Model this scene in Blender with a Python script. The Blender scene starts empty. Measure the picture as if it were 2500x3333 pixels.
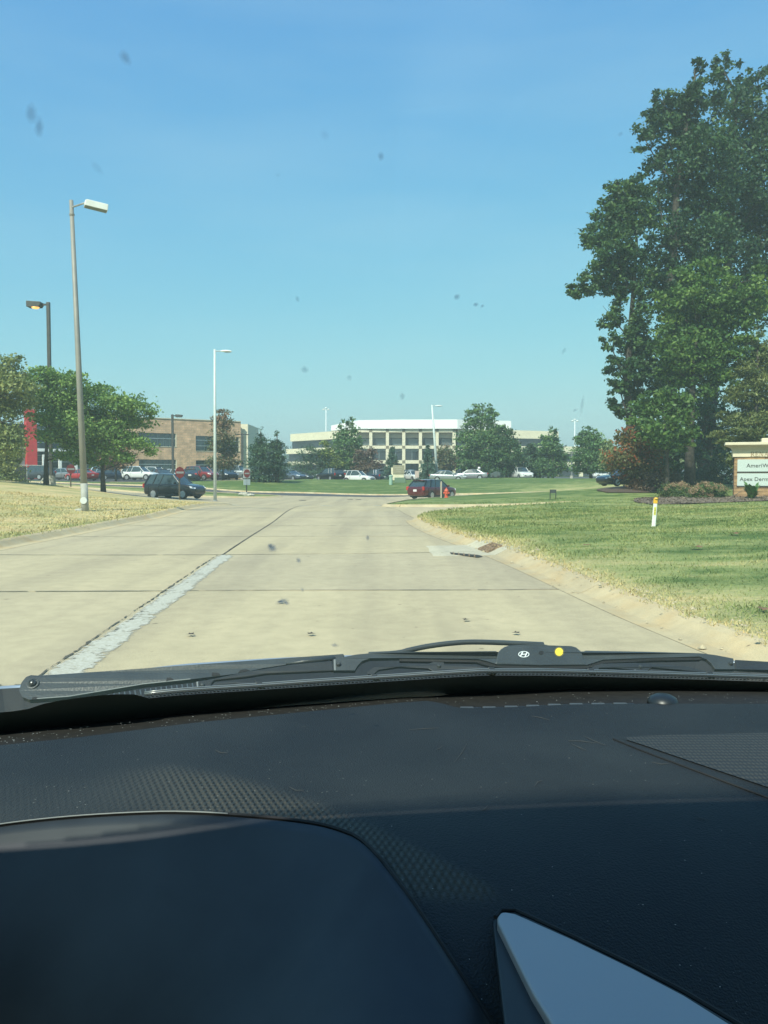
import bpy, bmesh, math, random
import numpy as np
from mathutils import Vector, Matrix
from mathutils.geometry import delaunay_2d_cdt, tessellate_polygon

S = bpy.context.scene
COL = S.collection
R = math.radians

# ------------------------------------------------------------------ camera
F = 2685.0                      # focal length in photograph pixels (2500 x 3333)
CX, CY, HOR = 1250.0, 1666.5, 1550.0
CAMZ = 1.4
PITCH = math.atan((CY - HOR) / F)
cam_d = bpy.data.cameras.new('camera'); cam = bpy.data.objects.new('camera', cam_d); COL.objects.link(cam)
cam.location = (0, 0, CAMZ); cam.rotation_euler = (R(90) - PITCH, 0, 0)
cam_d.sensor_fit = 'VERTICAL'; cam_d.sensor_height = 36.0; cam_d.lens = 36.0 * F / 3333.0
cam_d.clip_start = 0.02; cam_d.clip_end = 6000
S.camera = cam

# ------------------------------------------------------------------ sky and sun
SUN_EL = 47.0
SUN_AZ = 27.0                   # degrees left of straight behind the camera
w = bpy.data.worlds.new('World'); S.world = w; w.use_nodes = True
nt = w.node_tree; bg = nt.nodes['Background']
sky = nt.nodes.new('ShaderNodeTexSky'); sky.sky_type = 'NISHITA'; sky.sun_disc = False
sky.sun_elevation = R(SUN_EL); sky.air_density = 1.0; sky.dust_density = 0.6; sky.ozone_density = 2.2; sky.altitude = 200
to_sun = Vector((-math.sin(R(SUN_AZ)) * math.cos(R(SUN_EL)), -math.cos(R(SUN_AZ)) * math.cos(R(SUN_EL)), math.sin(R(SUN_EL))))
sky.sun_rotation = math.atan2(to_sun.x, to_sun.y)
tint = nt.nodes.new('ShaderNodeMix'); tint.data_type = 'RGBA'; tint.blend_type = 'MULTIPLY'; tint.inputs[0].default_value = 1.0
nt.links.new(sky.outputs[0], tint.inputs[6]); tint.inputs[7].default_value = (0.80, 1.0, 1.10, 1)
# one response curve for the whole dome (the hazy, evenly bright blue of the photograph)
_sp = nt.nodes.new('ShaderNodeSeparateColor'); _cb = nt.nodes.new('ShaderNodeCombineColor'); nt.links.new(tint.outputs[2], _sp.inputs[0])
for _i, (_a, _b) in enumerate(((0.84, 12.0), (1.54, 4.8), (5.0, 1.05))):
    _d = nt.nodes.new('ShaderNodeMath'); _d.operation = 'MULTIPLY_ADD'; _d.inputs[1].default_value = 1 / _b; _d.inputs[2].default_value = 1.0
    _n = nt.nodes.new('ShaderNodeMath'); _n.operation = 'MULTIPLY'; _n.inputs[1].default_value = _a
    _q = nt.nodes.new('ShaderNodeMath'); _q.operation = 'DIVIDE'
    nt.links.new(_sp.outputs[_i], _d.inputs[0]); nt.links.new(_sp.outputs[_i], _n.inputs[0]); nt.links.new(_n.outputs[0], _q.inputs[0]); nt.links.new(_d.outputs[0], _q.inputs[1]); nt.links.new(_q.outputs[0], _cb.inputs[_i])
_tc = nt.nodes.new('ShaderNodeTexCoord'); _mp = nt.nodes.new('ShaderNodeMapping'); _mp.inputs['Scale'].default_value = (1.2, 1.2, 7.0); _mp.inputs['Rotation'].default_value = (.15, .1, .6); nt.links.new(_tc.outputs['Generated'], _mp.inputs[0])
_nz = nt.nodes.new('ShaderNodeTexNoise'); _nz.inputs['Scale'].default_value = 1.6; _nz.inputs['Detail'].default_value = 6; _nz.inputs['Roughness'].default_value = .55; nt.links.new(_mp.outputs[0], _nz.inputs['Vector'])
_rp = nt.nodes.new('ShaderNodeValToRGB'); _rp.color_ramp.elements[0].position = .46; _rp.color_ramp.elements[0].color = (0, 0, 0, 1); _rp.color_ramp.elements[1].position = .80; _rp.color_ramp.elements[1].color = (.13, .13, .13, 1); nt.links.new(_nz.outputs[0], _rp.inputs[0])
_cm = nt.nodes.new('ShaderNodeMix'); _cm.data_type = 'RGBA'; nt.links.new(_rp.outputs[0], _cm.inputs[0]); nt.links.new(_cb.outputs[0], _cm.inputs[6]); _cm.inputs[7].default_value = (3.6, 4.5, 4.9, 1)     # thin high cirrus
nt.links.new(_cm.outputs[2], bg.inputs[0]); bg.inputs[1].default_value = 0.14
sl = bpy.data.lights.new('sun', 'SUN'); so = bpy.data.objects.new('sun', sl); COL.objects.link(so)
sl.energy = 4.2; sl.angle = R(0.55); sl.color = (1.0, 0.955, 0.86)
so.rotation_euler = to_sun.to_track_quat('Z', 'Y').to_euler(); so.location = (0, 0, 60)
S.view_settings.view_transform = 'Standard'; S.view_settings.look = 'None'
S.view_settings.gamma = 1.0; S.view_settings.use_curve_mapping = False
S.view_settings.exposure = 0.56
S.render.engine = 'CYCLES'
S.cycles.max_bounces = 8; S.cycles.transparent_max_bounces = 24; S.cycles.use_denoising = True
S.cycles.caustics_reflective = False; S.cycles.caustics_refractive = False

# ------------------------------------------------------------------ helpers
rng = np.random.default_rng(7)
random.seed(7)

def ray(px, py):
    u = (px - CX) / F; v = -(py - CY) / F
    c, s = math.cos(PITCH), math.sin(PITCH)
    return Vector((u, c + v * s, -s + v * c))
def at(px, py, d):
    r = ray(px, py); return Vector((0, 0, CAMZ)) + r * (d / r.y)
def on_z(px, py, z):
    r = ray(px, py); return Vector((0, 0, CAMZ)) + r * ((z - CAMZ) / r.z)

def tag(o, label=None, cat=None, group=None, kind=None):
    if label: o['label'] = label
    if cat: o['category'] = cat
    if group: o['group'] = group
    if kind: o['kind'] = kind
    return o
def thing(name, label, cat, loc=(0, 0, 0), rz=0.0, group=None):
    o = bpy.data.objects.new(name, None); COL.objects.link(o)
    o.empty_display_size = 0.3
    o.location = loc; o.rotation_euler = (0, 0, rz)
    return tag(o, label, cat, group)
def children(o): return [c for c in bpy.data.objects if c.parent == o]
def copy_tree(o, parent=None, kids=None):
    c = o.copy(); COL.objects.link(c)
    if parent is not None: c.parent = parent
    for ch in children(o): copy_tree(ch, c)
    return c

class MB:
    """collects shapes; build() links them as ONE mesh object"""
    def __init__(s): s.v = []; s.f = []; s.m = []
    def add(s, vs, fs, mi=0):
        b = len(s.v); s.v += [tuple(p) for p in vs]; s.f += [tuple(i + b for i in f) for f in fs]; s.m += [mi] * len(fs); return s
    def box(s, c, d, mi=0, rz=0.0, M=None):
        x, y, z = d[0] / 2, d[1] / 2, d[2] / 2
        vs = [Vector((i * x, j * y, k * z)) for k in (-1, 1) for j in (-1, 1) for i in (-1, 1)]
        if rz: vs = [Matrix.Rotation(rz, 3, 'Z') @ p for p in vs]
        if M is not None: vs = [M @ p for p in vs]
        c = Vector(c)
        return s.add([p + c for p in vs], [(0, 2, 3, 1), (4, 5, 7, 6), (0, 1, 5, 4), (2, 6, 7, 3), (0, 4, 6, 2), (1, 3, 7, 5)], mi)
    def tube(s, pts, rad, n=8, mi=0, cap=True):
        pts = [Vector(p) for p in pts]
        if not hasattr(rad, '__len__'): rad = [rad] * len(pts)
        vs = []; ref = None
        for i, p in enumerate(pts):
            t = (pts[min(i + 1, len(pts) - 1)] - pts[max(i - 1, 0)])
            if t.length < 1e-9: t = Vector((0, 0, 1))
            t.normalize()
            if ref is None: ref = t.orthogonal()
            a = (ref - t * ref.dot(t))
            if a.length < 1e-6: a = t.orthogonal()
            a.normalize(); b = t.cross(a); ref = a
            for k in range(n):
                an = 2 * math.pi * k / n
                vs.append(p + (a * math.cos(an) + b * math.sin(an)) * rad[i])
        fs = []
        for i in range(len(pts) - 1):
            for k in range(n):
                k2 = (k + 1) % n
                fs.append((i * n + k, i * n + k2, (i + 1) * n + k2, (i + 1) * n + k))
        if cap:
            fs.append(tuple(range(n - 1, -1, -1))); fs.append(tuple((len(pts) - 1) * n + k for k in range(n)))
        return s.add(vs, fs, mi)
    def cyl(s, c, r, h, n=16, axis='Z', mi=0, r2=None):
        c = Vector(c); ax = {'X': Vector((1, 0, 0)), 'Y': Vector((0, 1, 0)), 'Z': Vector((0, 0, 1))}[axis] if isinstance(axis, str) else Vector(axis).normalized()
        return s.tube([c - ax * h / 2, c + ax * h / 2], [r, r if r2 is None else r2], n, mi)
    def lathe(s, prof, n=16, c=(0, 0, 0), mi=0):
        c = Vector(c); vs = []
        for r_, z in prof:
            for k in range(n):
                a = 2 * math.pi * k / n
                vs.append(c + Vector((r_ * math.cos(a), r_ * math.sin(a), z)))
        fs = [(i * n + k, i * n + (k + 1) % n, (i + 1) * n + (k + 1) % n, (i + 1) * n + k) for i in range(len(prof) - 1) for k in range(n)]
        fs.append(tuple(range(n - 1, -1, -1))); fs.append(tuple((len(prof) - 1) * n + k for k in range(n)))
        return s.add(vs, fs, mi)
    def prism(s, poly, ext, mi=0):
        """poly: list of 3D points (planar, any shape); ext: extrusion vector"""
        n = len(poly); poly = [Vector(p) for p in poly]; ext = Vector(ext)
        tris = tessellate_polygon([poly])
        vs = poly + [p + ext for p in poly]
        fs = [tuple(t) for t in tris] + [tuple(i + n for i in reversed(t)) for t in tris]
        fs += [(i, (i + 1) % n, (i + 1) % n + n, i + n) for i in range(n)]
        return s.add(vs, fs, mi)
    def grid(s, P, mi=0):
        """P: 2D list of points"""
        a, b = len(P), len(P[0]); vs = [p for row in P for p in row]
        return s.add(vs, [(i * b + j, i * b + j + 1, (i + 1) * b + j + 1, (i + 1) * b + j) for i in range(a - 1) for j in range(b - 1)], mi)
    def build(s, name, mats, parent=None, origin=None, smooth=False, bevel=0, subd=0, fix=True, segs=2):
        me = bpy.data.meshes.new(name)
        o0 = Vector(origin) if origin is not None else Vector((0, 0, 0))
        me.from_pydata([tuple(Vector(p) - o0) for p in s.v], [], s.f)
        if not isinstance(mats, (list, tuple)): mats = [mats]
        for m in mats: me.materials.append(m)
        if len(mats) > 1: me.polygons.foreach_set('material_index', s.m)
        if fix:
            bm = bmesh.new(); bm.from_mesh(me); bmesh.ops.recalc_face_normals(bm, faces=bm.faces); bm.to_mesh(me); bm.free()
        if smooth: me.polygons.foreach_set('use_smooth', [True] * len(me.polygons))
        me.update()
        o = bpy.data.objects.new(name, me); COL.objects.link(o)
        if parent is not None: o.parent = parent
        elif origin is not None: o.location = o0
        if bevel:
            b = o.modifiers.new('bevel', 'BEVEL'); b.width = bevel; b.segments = segs; b.limit_method = 'ANGLE'; b.angle_limit = R(35)
        if subd:
            b = o.modifiers.new('subd', 'SUBSURF'); b.levels = subd; b.render_levels = subd
        return o

def np_mesh(name, V, Fc, mat, parent=None, origin=None, attrs=None, smooth=False):
    """V (n,3), Fc (m,k) arrays -> one mesh object"""
    me = bpy.data.meshes.new(name)
    V = np.asarray(V, dtype=np.float32); Fc = np.asarray(Fc, dtype=np.int32)
    if origin is not None: V = V - np.array(origin, dtype=np.float32)
    m, k = Fc.shape
    me.vertices.add(len(V)); me.vertices.foreach_set('co', V.ravel())
    me.loops.add(m * k); me.loops.foreach_set('vertex_index', Fc.ravel())
    me.polygons.add(m); me.polygons.foreach_set('loop_start', np.arange(0, m * k, k, dtype=np.int32))
    try: me.polygons.foreach_set('loop_total', np.full(m, k, dtype=np.int32))
    except Exception: pass
    if smooth: me.polygons.foreach_set('use_smooth', np.ones(m, dtype=bool))
    me.materials.append(mat)
    for nm, arr in (attrs or {}).items():
        a = me.attributes.new(nm, 'FLOAT', 'POINT'); a.data.foreach_set('value', np.asarray(arr, dtype=np.float32).ravel())
    me.update(calc_edges=True); me.validate()
    o = bpy.data.objects.new(name, me); COL.objects.link(o)
    if parent is not None: o.parent = parent
    elif origin is not None: o.location = origin
    return o

# ------------------------------------------------------------------ materials
def rgb(c): return (c[0], c[1], c[2], 1.0)
def mat(name, col, rough=0.6, metal=0.0, spec=0.5, noise=0.0, nscale=8.0, bump=0.0, bscale=60.0, col2=None, coat=0.0, emit=None, estr=0.0, detail=6.0, nlo=0.35, nhi=0.65):
    m = bpy.data.materials.new(name); m.use_nodes = True; n = m.node_tree; b = n.nodes['Principled BSDF']
    b.inputs['Base Color'].default_value = rgb(col); b.inputs['Roughness'].default_value = rough
    b.inputs['Metallic'].default_value = metal; b.inputs['Specular IOR Level'].default_value = spec
    if coat: b.inputs['Coat Weight'].default_value = coat; b.inputs['Coat Roughness'].default_value = 0.05
    tc = n.nodes.new('ShaderNodeTexCoord')
    if noise or col2 is not None:
        nz = n.nodes.new('ShaderNodeTexNoise'); nz.inputs['Scale'].default_value = nscale; nz.inputs['Detail'].default_value = detail
        n.links.new(tc.outputs['Object'], nz.inputs['Vector'])
        rp = n.nodes.new('ShaderNodeValToRGB')
        c2 = col2 if col2 is not None else tuple(min(1, x * (1 - noise)) for x in col)
        c1 = col if col2 is not None else tuple(min(1, x * (1 + noise)) for x in col)
        rp.color_ramp.elements[0].position = nlo; rp.color_ramp.elements[0].color = rgb(c2)
        rp.color_ramp.elements[1].position = nhi; rp.color_ramp.elements[1].color = rgb(c1)
        n.links.new(nz.outputs[0], rp.inputs[0]); n.links.new(rp.outputs[0], b.inputs['Base Color'])
    if bump:
        nb = n.nodes.new('ShaderNodeTexNoise'); nb.inputs['Scale'].default_value = bscale; nb.inputs['Detail'].default_value = 4
        n.links.new(tc.outputs['Object'], nb.inputs['Vector'])
        bp = n.nodes.new('ShaderNodeBump'); bp.inputs['Strength'].default_value = bump; bp.inputs['Distance'].default_value = 0.02
        n.links.new(nb.outputs[0], bp.inputs['Height']); n.links.new(bp.outputs[0], b.inputs['Normal'])
    if emit is not None:
        b.inputs['Emission Color'].default_value = rgb(emit); b.inputs['Emission Strength'].default_value = estr
    return m

def leaf_mat(name, dark, mid, light, trans=0.25, rough=0.55):
    m = bpy.data.materials.new(name); m.use_nodes = True; n = m.node_tree; b = n.nodes['Principled BSDF']; out = n.nodes['Material Output']
    at_ = n.nodes.new('ShaderNodeAttribute'); at_.attribute_name = 'tone'
    rp = n.nodes.new('ShaderNodeValToRGB'); e = rp.color_ramp.elements
    e[0].position = 0.0; e[0].color = rgb(dark); e[1].position = 1.0; e[1].color = rgb(light)
    k = e.new(0.5); k.color = rgb(mid)
    n.links.new(at_.outputs['Fac'], rp.inputs[0]); n.links.new(rp.outputs[0], b.inputs['Base Color'])
    b.inputs['Roughness'].default_value = rough; b.inputs['Specular IOR Level'].default_value = 0.35
    t = n.nodes.new('ShaderNodeBsdfTranslucent'); n.links.new(rp.outputs[0], t.inputs[0])
    mx = n.nodes.new('ShaderNodeMixShader'); mx.inputs[0].default_value = trans
    n.links.new(b.outputs[0], mx.inputs[1]); n.links.new(t.outputs[0], mx.inputs[2]); n.links.new(mx.outputs[0], out.inputs[0])
    return m

M_white = mat('white_paint', (0.78, 0.78, 0.74), 0.5, noise=0.06, nscale=3)
M_galv = mat('galvanised_steel', (0.36, 0.37, 0.36), 0.55, metal=0.3, noise=0.22, nscale=3)
M_weather = mat('weathered_aluminium', (0.285, 0.27, 0.235), 0.6, metal=0.2, col2=(0.235, 0.23, 0.21), nscale=1.6, nlo=0.4, nhi=0.6)
M_bronze = mat('dark_bronze_paint', (0.055, 0.055, 0.05), 0.5, noise=0.2, nscale=5)
M_black = mat('black_plastic', (0.015, 0.016, 0.016), 0.45)
M_tyre = mat('tyre_rubber', (0.02, 0.02, 0.02), 0.8, noise=0.3, nscale=20)
M_rim = mat('alloy_rim', (0.55, 0.56, 0.57), 0.3, metal=0.7)
M_glass = mat('tinted_car_glass', (0.035, 0.055, 0.06), 0.06, spec=0.9)
M_head = mat('headlamp_lens', (0.75, 0.77, 0.78), 0.12, spec=0.8)
M_tail = mat('red_tail_lens', (0.45, 0.02, 0.015), 0.15, spec=0.8)
M_plate = mat('licence_plate', (0.7, 0.7, 0.68), 0.4)
M_red_sign = mat('red_sign_sheeting', (0.27, 0.03, 0.028), 0.5, noise=0.1)
M_wood = mat('weathered_timber', (0.11, 0.09, 0.06), 0.85, noise=0.3, nscale=10)
M_bark = mat('grey_brown_bark', (0.058, 0.050, 0.040), 0.95, noise=0.4, nscale=6, bump=0.6, bscale=25)
M_bark2 = mat('pale_bark', (0.16, 0.13, 0.10), 0.95, noise=0.35, nscale=6, bump=0.5, bscale=25)
M_stone = mat('pale_stone', (0.42, 0.40, 0.33), 0.9, noise=0.2, nscale=9, bump=0.5, bscale=30)

# ------------------------------------------------------------------ terrain
_cp = []
def cpz(x, y, z): _cp.append((x, y, z))
def cpp(px, py, d):
    p = at(px, py, d); _cp.append((p.x, p.y, p.z))
for x, y, z in [(-12, -15, .1), (0, -15, 0), (12, -15, .1), (-6.5, 0, 0), (0, 0, 0), (6, 0, .08), (-7.2, 10, 0), (0, 10, 0), (3, 10, .02), (6, 10, .12), (-8, 20, 0.02), (-3, 20, 0), (1.6, 20, 0), (.9, 26, 0), (-4, 30, 0), (-7.8, 28, 0),
                (-4, 40, -.1), (-8.4, 46, -.2), (-2, 55, -.35), (-9, 60, -.4), (-6, 70, -.48), (3, 68, -.5), (-8, 82, -.36), (-14, 82, -.25), (-1.5, 80, -.5), (14, 76, -.5), (26, 76, -.4),
                (-15.8, 62, -.29), (-13, 56, -.25), (-14.6, 52, -.06), (1, 44, -.22), (7, 44, -.12), (4.4, 58, -.22), (8, 36.2, .17), (12, 35, .3), (8, 43, -.12), (14, 44.5, -.08), (24, 48, .1), (24, 37.5, .65), (9, 65, -.08), (14, 66, .12), (20, 67, .45), (4, 12, .1), (8, 12, .2), (12, 20, .35), (20, 36, .5), (30, 20, .8),
                (-10.4, 28, .12), (-12, 20, .15), (-13, 16, .15), (-20, 25, .4), (-24, 60, .6), (-10, 48, -.2), (-30, 40, .95), (-24, 70, .45),
                (0, 118, .55), (-8, 130, .6), (20, 130, .65), (-25, 104, .82), (-40, 100, .83), (-40, 130, .9), (0, 215, 1.2), (40, 220, 1.2), (-60, 120, .9), (60, 120, 1.2), (80, 60, 1.5), (-60, 60, 1.2), (30, 80, 1.0), (45, 40, 1.2),
                (-200, 100, 1.5), (200, 100, 1.8), (0, 300, 1.5), (-200, 300, 2), (200, 300, 2), (-200, -60, 1), (200, -60, 1.2), (0, -60, 0)]: cpz(x, y, z)
cpp(2128, 1727, 20); cpp(2388, 1628, 36); cpp(2185, 1580, 55); cpp(2090, 1600, 50); cpp(1800, 1632, 45); cpp(1900, 1563, 110)
cpp(1800, 1610, 62); cpp(1800, 1590, 85); cpp(1000, 1588, 91); cpp(1000, 1563, 104); cpp(1300, 1566, 104); cpp(1500, 1562, 106); cpp(1680, 1557, 108)
cpp(0, 1586, 45); cpp(337, 1602, 55); cpp(150, 1580, 54); cpp(165, 1580, 58); cpp(180, 1577, 85); cpp(380, 1579, 88); cpp(380, 1588, 80); cpp(2260, 1640, 34)
cpp(640, 1572, 94); cpp(860, 1572, 92)
_cp = np.array(_cp)
def _ker(a, b):
    d2 = ((a[:, None, :2] - b[None, :, :2]) ** 2).sum(-1); return np.sqrt(d2 + 9.0)
_A = _ker(_cp, _cp); _w = np.linalg.solve(_A + 1e-3 * np.eye(len(_cp)), _cp[:, 2] - _cp[:, 2].mean()); _m = _cp[:, 2].mean()
def Tn(xy):
    xy = np.atleast_2d(np.asarray(xy, dtype=float))[:, :2]
    c = xy.copy(); r = np.hypot(c[:, 0], c[:, 1] - 100); f = np.minimum(1, 260 / np.maximum(r, 1e-6))
    c[:, 0] *= f; c[:, 1] = 100 + (c[:, 1] - 100) * f
    return _ker(c, _cp) @ _w + _m
def T(x, y): return float(Tn([[x, y]])[0])
def G(px, d, dz=0.0):
    """point on the terrain below photo column px at depth d"""
    x = (px - CX) / F * d * 1.0
    for _ in range(2):
        z = T(x, d); py = CY + 0
    return Vector((x, d, T(x, d) + dz))

# ------------------------------------------------------------------ plan
road_L = [(-6.3, -14), (-6.75, 0), (-7.2, 9), (-7.5, 16), (-7.62, 20), (-7.8, 25), (-7.9, 29), (-8.15, 34), (-8.35, 41), (-8.4, 44.5)]
road_R = [(4.4, -14), (3.25, 3), (2.92, 6.4), (2.72, 8), (2.52, 10), (2.1, 13.3), (1.75, 16.3), (1.3, 21), (1.0, 25.3)]
left_turn = [(-8.7, 46.6), (-9.6, 48.2), (-11.2, 49.6), (-14, 51.2), (-18, 52.6), (-24, 54.4), (-34, 57)]
left_far = [(-34, 66), (-24, 66), (-17, 66.8), (-13.2, 67.6), (-10.5, 69.2), (-9.2, 71.0)]
isl_back = [(-9.0, 74.2), (-10.2, 76.2), (-13.6, 77.6), (-20, 79.2), (-27, 81.2), (-40, 85.5), (-58, 91)]
b_far = [(-58, 97), (-44, 92.6), (-33, 89), (-26, 87.6), (-19.5, 85), (-14.3, 82.8), (-7.7, 83.2), (-1.5, 80.8), (3, 80.6), (9, 81), (16, 81.5), (26, 82)]
r_far = [(26, 72.5), (16, 72), (11, 71.2), (7.6, 69.2), (5.6, 66.6), (4.2, 63.4), (2.7, 59), (1.5, 54), (.55, 49), (-.05, 45.4)]
r_tip = [(0.05, 43.9), (.8, 43.1)]
r_mid = [(4, 42.9), (8, 43.0), (14, 44.2), (24, 47), (36, 52)]
r_near = [(40, 44), (26, 39.6), (15, 37.2), (9, 36.2), (5.6, 35.2), (3.2, 33.2), (1.75, 30.2), (1.12, 27.6)]
road_poly = road_L + left_turn + left_far + isl_back + b_far + r_far + r_tip + r_mid + r_near + road_R[::-1]
lot_left = [(-75, 99), (-44, 95.6), (-31, 93.5), (-27.5, 95), (-13, 97.5), (-11, 101), (-11, 128), (-22, 136), (-36, 126), (-75, 104)]
lot_mid = [(-10, 108.5), (4, 108.5), (20, 110), (30, 116), (46, 124), (60, 140), (70, 205), (20, 205), (-30, 225), (-10, 150)]

def dens(pts, step):
    out = []
    for a, b in zip(pts[:-1], pts[1:]):
        n = max(1, int(round(math.dist(a, b) / step)))
        for i in range(n): out.append((a[0] + (b[0] - a[0]) * i / n, a[1] + (b[1] - a[1]) * i / n))
    out.append(tuple(pts[-1])); return out
def smooth(pts, it=2):
    for _ in range(it):
        q = [pts[0]]
        for a, b in zip(pts[:-1], pts[1:]):
            q += [(a[0] * .75 + b[0] * .25, a[1] * .75 + b[1] * .25), (a[0] * .25 + b[0] * .75, a[1] * .25 + b[1] * .75)]
        q.append(pts[-1]); pts = q
    return pts
K_left = smooth(road_L + left_turn, 2)
K_lfar = smooth(left_far + isl_back, 2)
K_far = smooth(b_far, 2)
K_isl = smooth(r_far + r_tip + r_mid, 2)
K_right = smooth(r_near + road_R[::-1], 2)
road_poly = K_left + K_lfar + K_far + K_isl + K_right
road_poly = [p for i, p in enumerate(road_poly) if math.dist(p, road_poly[i - 1]) > 0.03]
def inpoly(P, poly):
    P = np.asarray(P); x, y = P[:, 0], P[:, 1]; r = np.zeros(len(P), bool); n = len(poly)
    for i in range(n):
        x1, y1 = poly[i]; x2, y2 = poly[i - 1]
        if y1 == y2: continue
        c = ((y1 > y) != (y2 > y)) & (x < (x2 - x1) * (y - y1) / (y2 - y1) + x1); r ^= c
    return r
# point cloud for the triangulation
pts = []
def grid_pts(x0, x1, y0, y1, s):
    for y in np.arange(y0, y1, s):
        for x in np.arange(x0, x1, s): pts.append((x + random.uniform(-.2, .2) * s, y + random.uniform(-.2, .2) * s))
grid_pts(-14, 14, -14, 50, 1.3); grid_pts(-45, 45, 50, 112, 2.2); grid_pts(14, 40, -14, 50, 2.2); grid_pts(-45, -14, -14, 50, 2.2)
grid_pts(-90, 90, 112, 260, 7); grid_pts(-90, -45, -14, 112, 6); grid_pts(45, 90, -14, 112, 6)
for r_ in (300, 420, 700, 1000):
    for k in range(40): a = 2 * math.pi * k / 40; pts.append((r_ * math.cos(a), 100 + r_ * math.sin(a)))
verts2 = []; edges2 = []
for poly in (road_poly, lot_left, lot_mid):
    b = len(verts2); verts2 += poly; n = len(poly); edges2 += [(b + i, b + (i + 1) % n) for i in range(n)]
# keep free points away from the outlines
P = np.array(pts); O = np.array(dens(road_poly + [road_poly[0]], .5))
keep = np.ones(len(P), bool)
for i in range(0, len(P), 2000):
    d2 = ((P[i:i + 2000, None] - O[None]) ** 2).sum(-1).min(1); keep[i:i + 2000] = d2 > .3 ** 2
verts2 += [tuple(p) for p in P[keep]]
cv, ce, cf, *_r = delaunay_2d_cdt([Vector(v) for v in verts2], edges2, [], 0, 1e-4)
cv = np.array([(v.x, v.y) for v in cv]); cf = np.array([list(f) for f in cf])
cen = cv[cf].mean(1)
f_road = inpoly(cen, road_poly); f_ll = inpoly(cen, lot_left) & ~f_road; f_lm = inpoly(cen, lot_mid) & ~f_road & ~f_ll
cz = Tn(cv)
K_all = np.array(dens(K_left, .4) + dens(K_lfar, .4) + dens(K_far, .4) + dens(K_isl, .4) + dens(K_right, .4))
def kerb_d(P):
    P = np.asarray(P); out = np.zeros(len(P))
    for i in range(0, len(P), 1500): out[i:i + 1500] = np.sqrt(((P[i:i + 1500, None] - K_all[None]) ** 2).sum(-1).min(1))
    return out

def sub(mask, dz):
    f = cf[mask]; u, inv = np.unique(f, return_inverse=True)
    V = np.column_stack([cv[u], cz[u] + (dz if np.isscalar(dz) else dz[u])]); return V, inv.reshape(f.shape), u

# dry / green balance of the grass as a property of the turf
def dry_fn(P):
    x, y = P[:, 0], P[:, 1]
    s = lambda a, b, v: np.clip((v - a) / (b - a), 0, 1)
    left = s(-6, -8.5, x) * s(74, 58, y) * 0.84
    right = s(0.9, 0.0, x - np.interp(y, [3, 6.4, 10, 13.3, 16.3, 21, 25.3, 30], [3.25, 2.92, 2.52, 2.1, 1.75, 1.3, 1.0, 1.5]) - .15) * s(34, 22, y) * (x > -2) * .85
    rn = s(12, 6.5, y) * (x > 2) * .5
    mid = .26 * (x > -2) * s(62, 40, y) + s(55, 66, y) * s(95, 80, y) * s(11, 16, x) * .5
    return np.clip(np.maximum.reduce([left, right, rn, mid]), 0, 1)

def grass_material(name, blades=False):
    m = bpy.data.materials.new(name); m.use_nodes = True; n = m.node_tree; b = n.nodes['Principled BSDF']
    geo = n.nodes.new('ShaderNodeNewGeometry')
    at_ = n.nodes.new('ShaderNodeAttribute'); at_.attribute_name = 'dry'
    def noise(sc, det, vec=None):
        z = n.nodes.new('ShaderNodeTexNoise'); z.inputs['Scale'].default_value = sc; z.inputs['Detail'].default_value = det
        n.links.new(geo.outputs['Position'] if vec is None else vec, z.inputs['Vector']); return z.outputs[0]
    def math_(op, a, b_, clamp=False):
        q = n.nodes.new('ShaderNodeMath'); q.operation = op; q.use_clamp = clamp
        for i, v in enumerate((a, b_)):
            if isinstance(v, (int, float)): q.inputs[i].default_value = v
            else: n.links.new(v, q.inputs[i])
        return q.outputs[0]
    st = n.nodes.new('ShaderNodeMapping'); st.inputs['Scale'].default_value = (0.45, 1.0, 1.0); n.links.new(geo.outputs['Position'], st.inputs[0])
    a = math_('MULTIPLY', math_('SUBTRACT', noise(.5, 5, st.outputs[0]), .5), 1.05)
    c = math_('MULTIPLY', math_('SUBTRACT', noise(2.6, 5, st.outputs[0]), .5), 1.1)
    d = math_('MULTIPLY', math_('SUBTRACT', noise(24, 3), .5), .55)
    v = math_('ADD', math_('ADD', math_('ADD', at_.outputs['Fac'], a), c), d, True)
    rp = n.nodes.new('ShaderNodeValToRGB'); e = rp.color_ramp.elements
    e[0].position = 0.0; e[0].color = (0.085, 0.135, 0.036, 1)
    e[1].position = 1.0; e[1].color = (0.54, 0.415, 0.205, 1)
    k = e.new(0.30); k.color = (0.215, 0.245, 0.085, 1); k = e.new(0.62); k.color = (0.35, 0.32, 0.14, 1)
    n.links.new(v, rp.inputs[0])
    dk = math_('ADD', math_('MULTIPLY', noise(.9, 4), .5), .80)
    mx = n.nodes.new('ShaderNodeMix'); mx.data_type = 'RGBA'; mx.blend_type = 'MULTIPLY'; mx.inputs[0].default_value = 1
    n.links.new(rp.outputs[0], mx.inputs[6]); n.links.new(dk, mx.inputs[7])
    n.links.new(mx.outputs[2], b.inputs['Base Color']); b.inputs['Roughness'].default_value = .85; b.inputs['Specular IOR Level'].default_value = .15
    if not blades:
        bp = n.nodes.new('ShaderNodeBump'); bp.inputs['Strength'].default_value = 0.9; bp.inputs['Distance'].default_value = .05
        n.links.new(noise(14, 6), bp.inputs['Height']); n.links.new(bp.outputs[0], b.inputs['Normal'])
    return m
M_lawn = grass_material('lawn_turf'); M_blade = grass_material('grass_blade', True)

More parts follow.
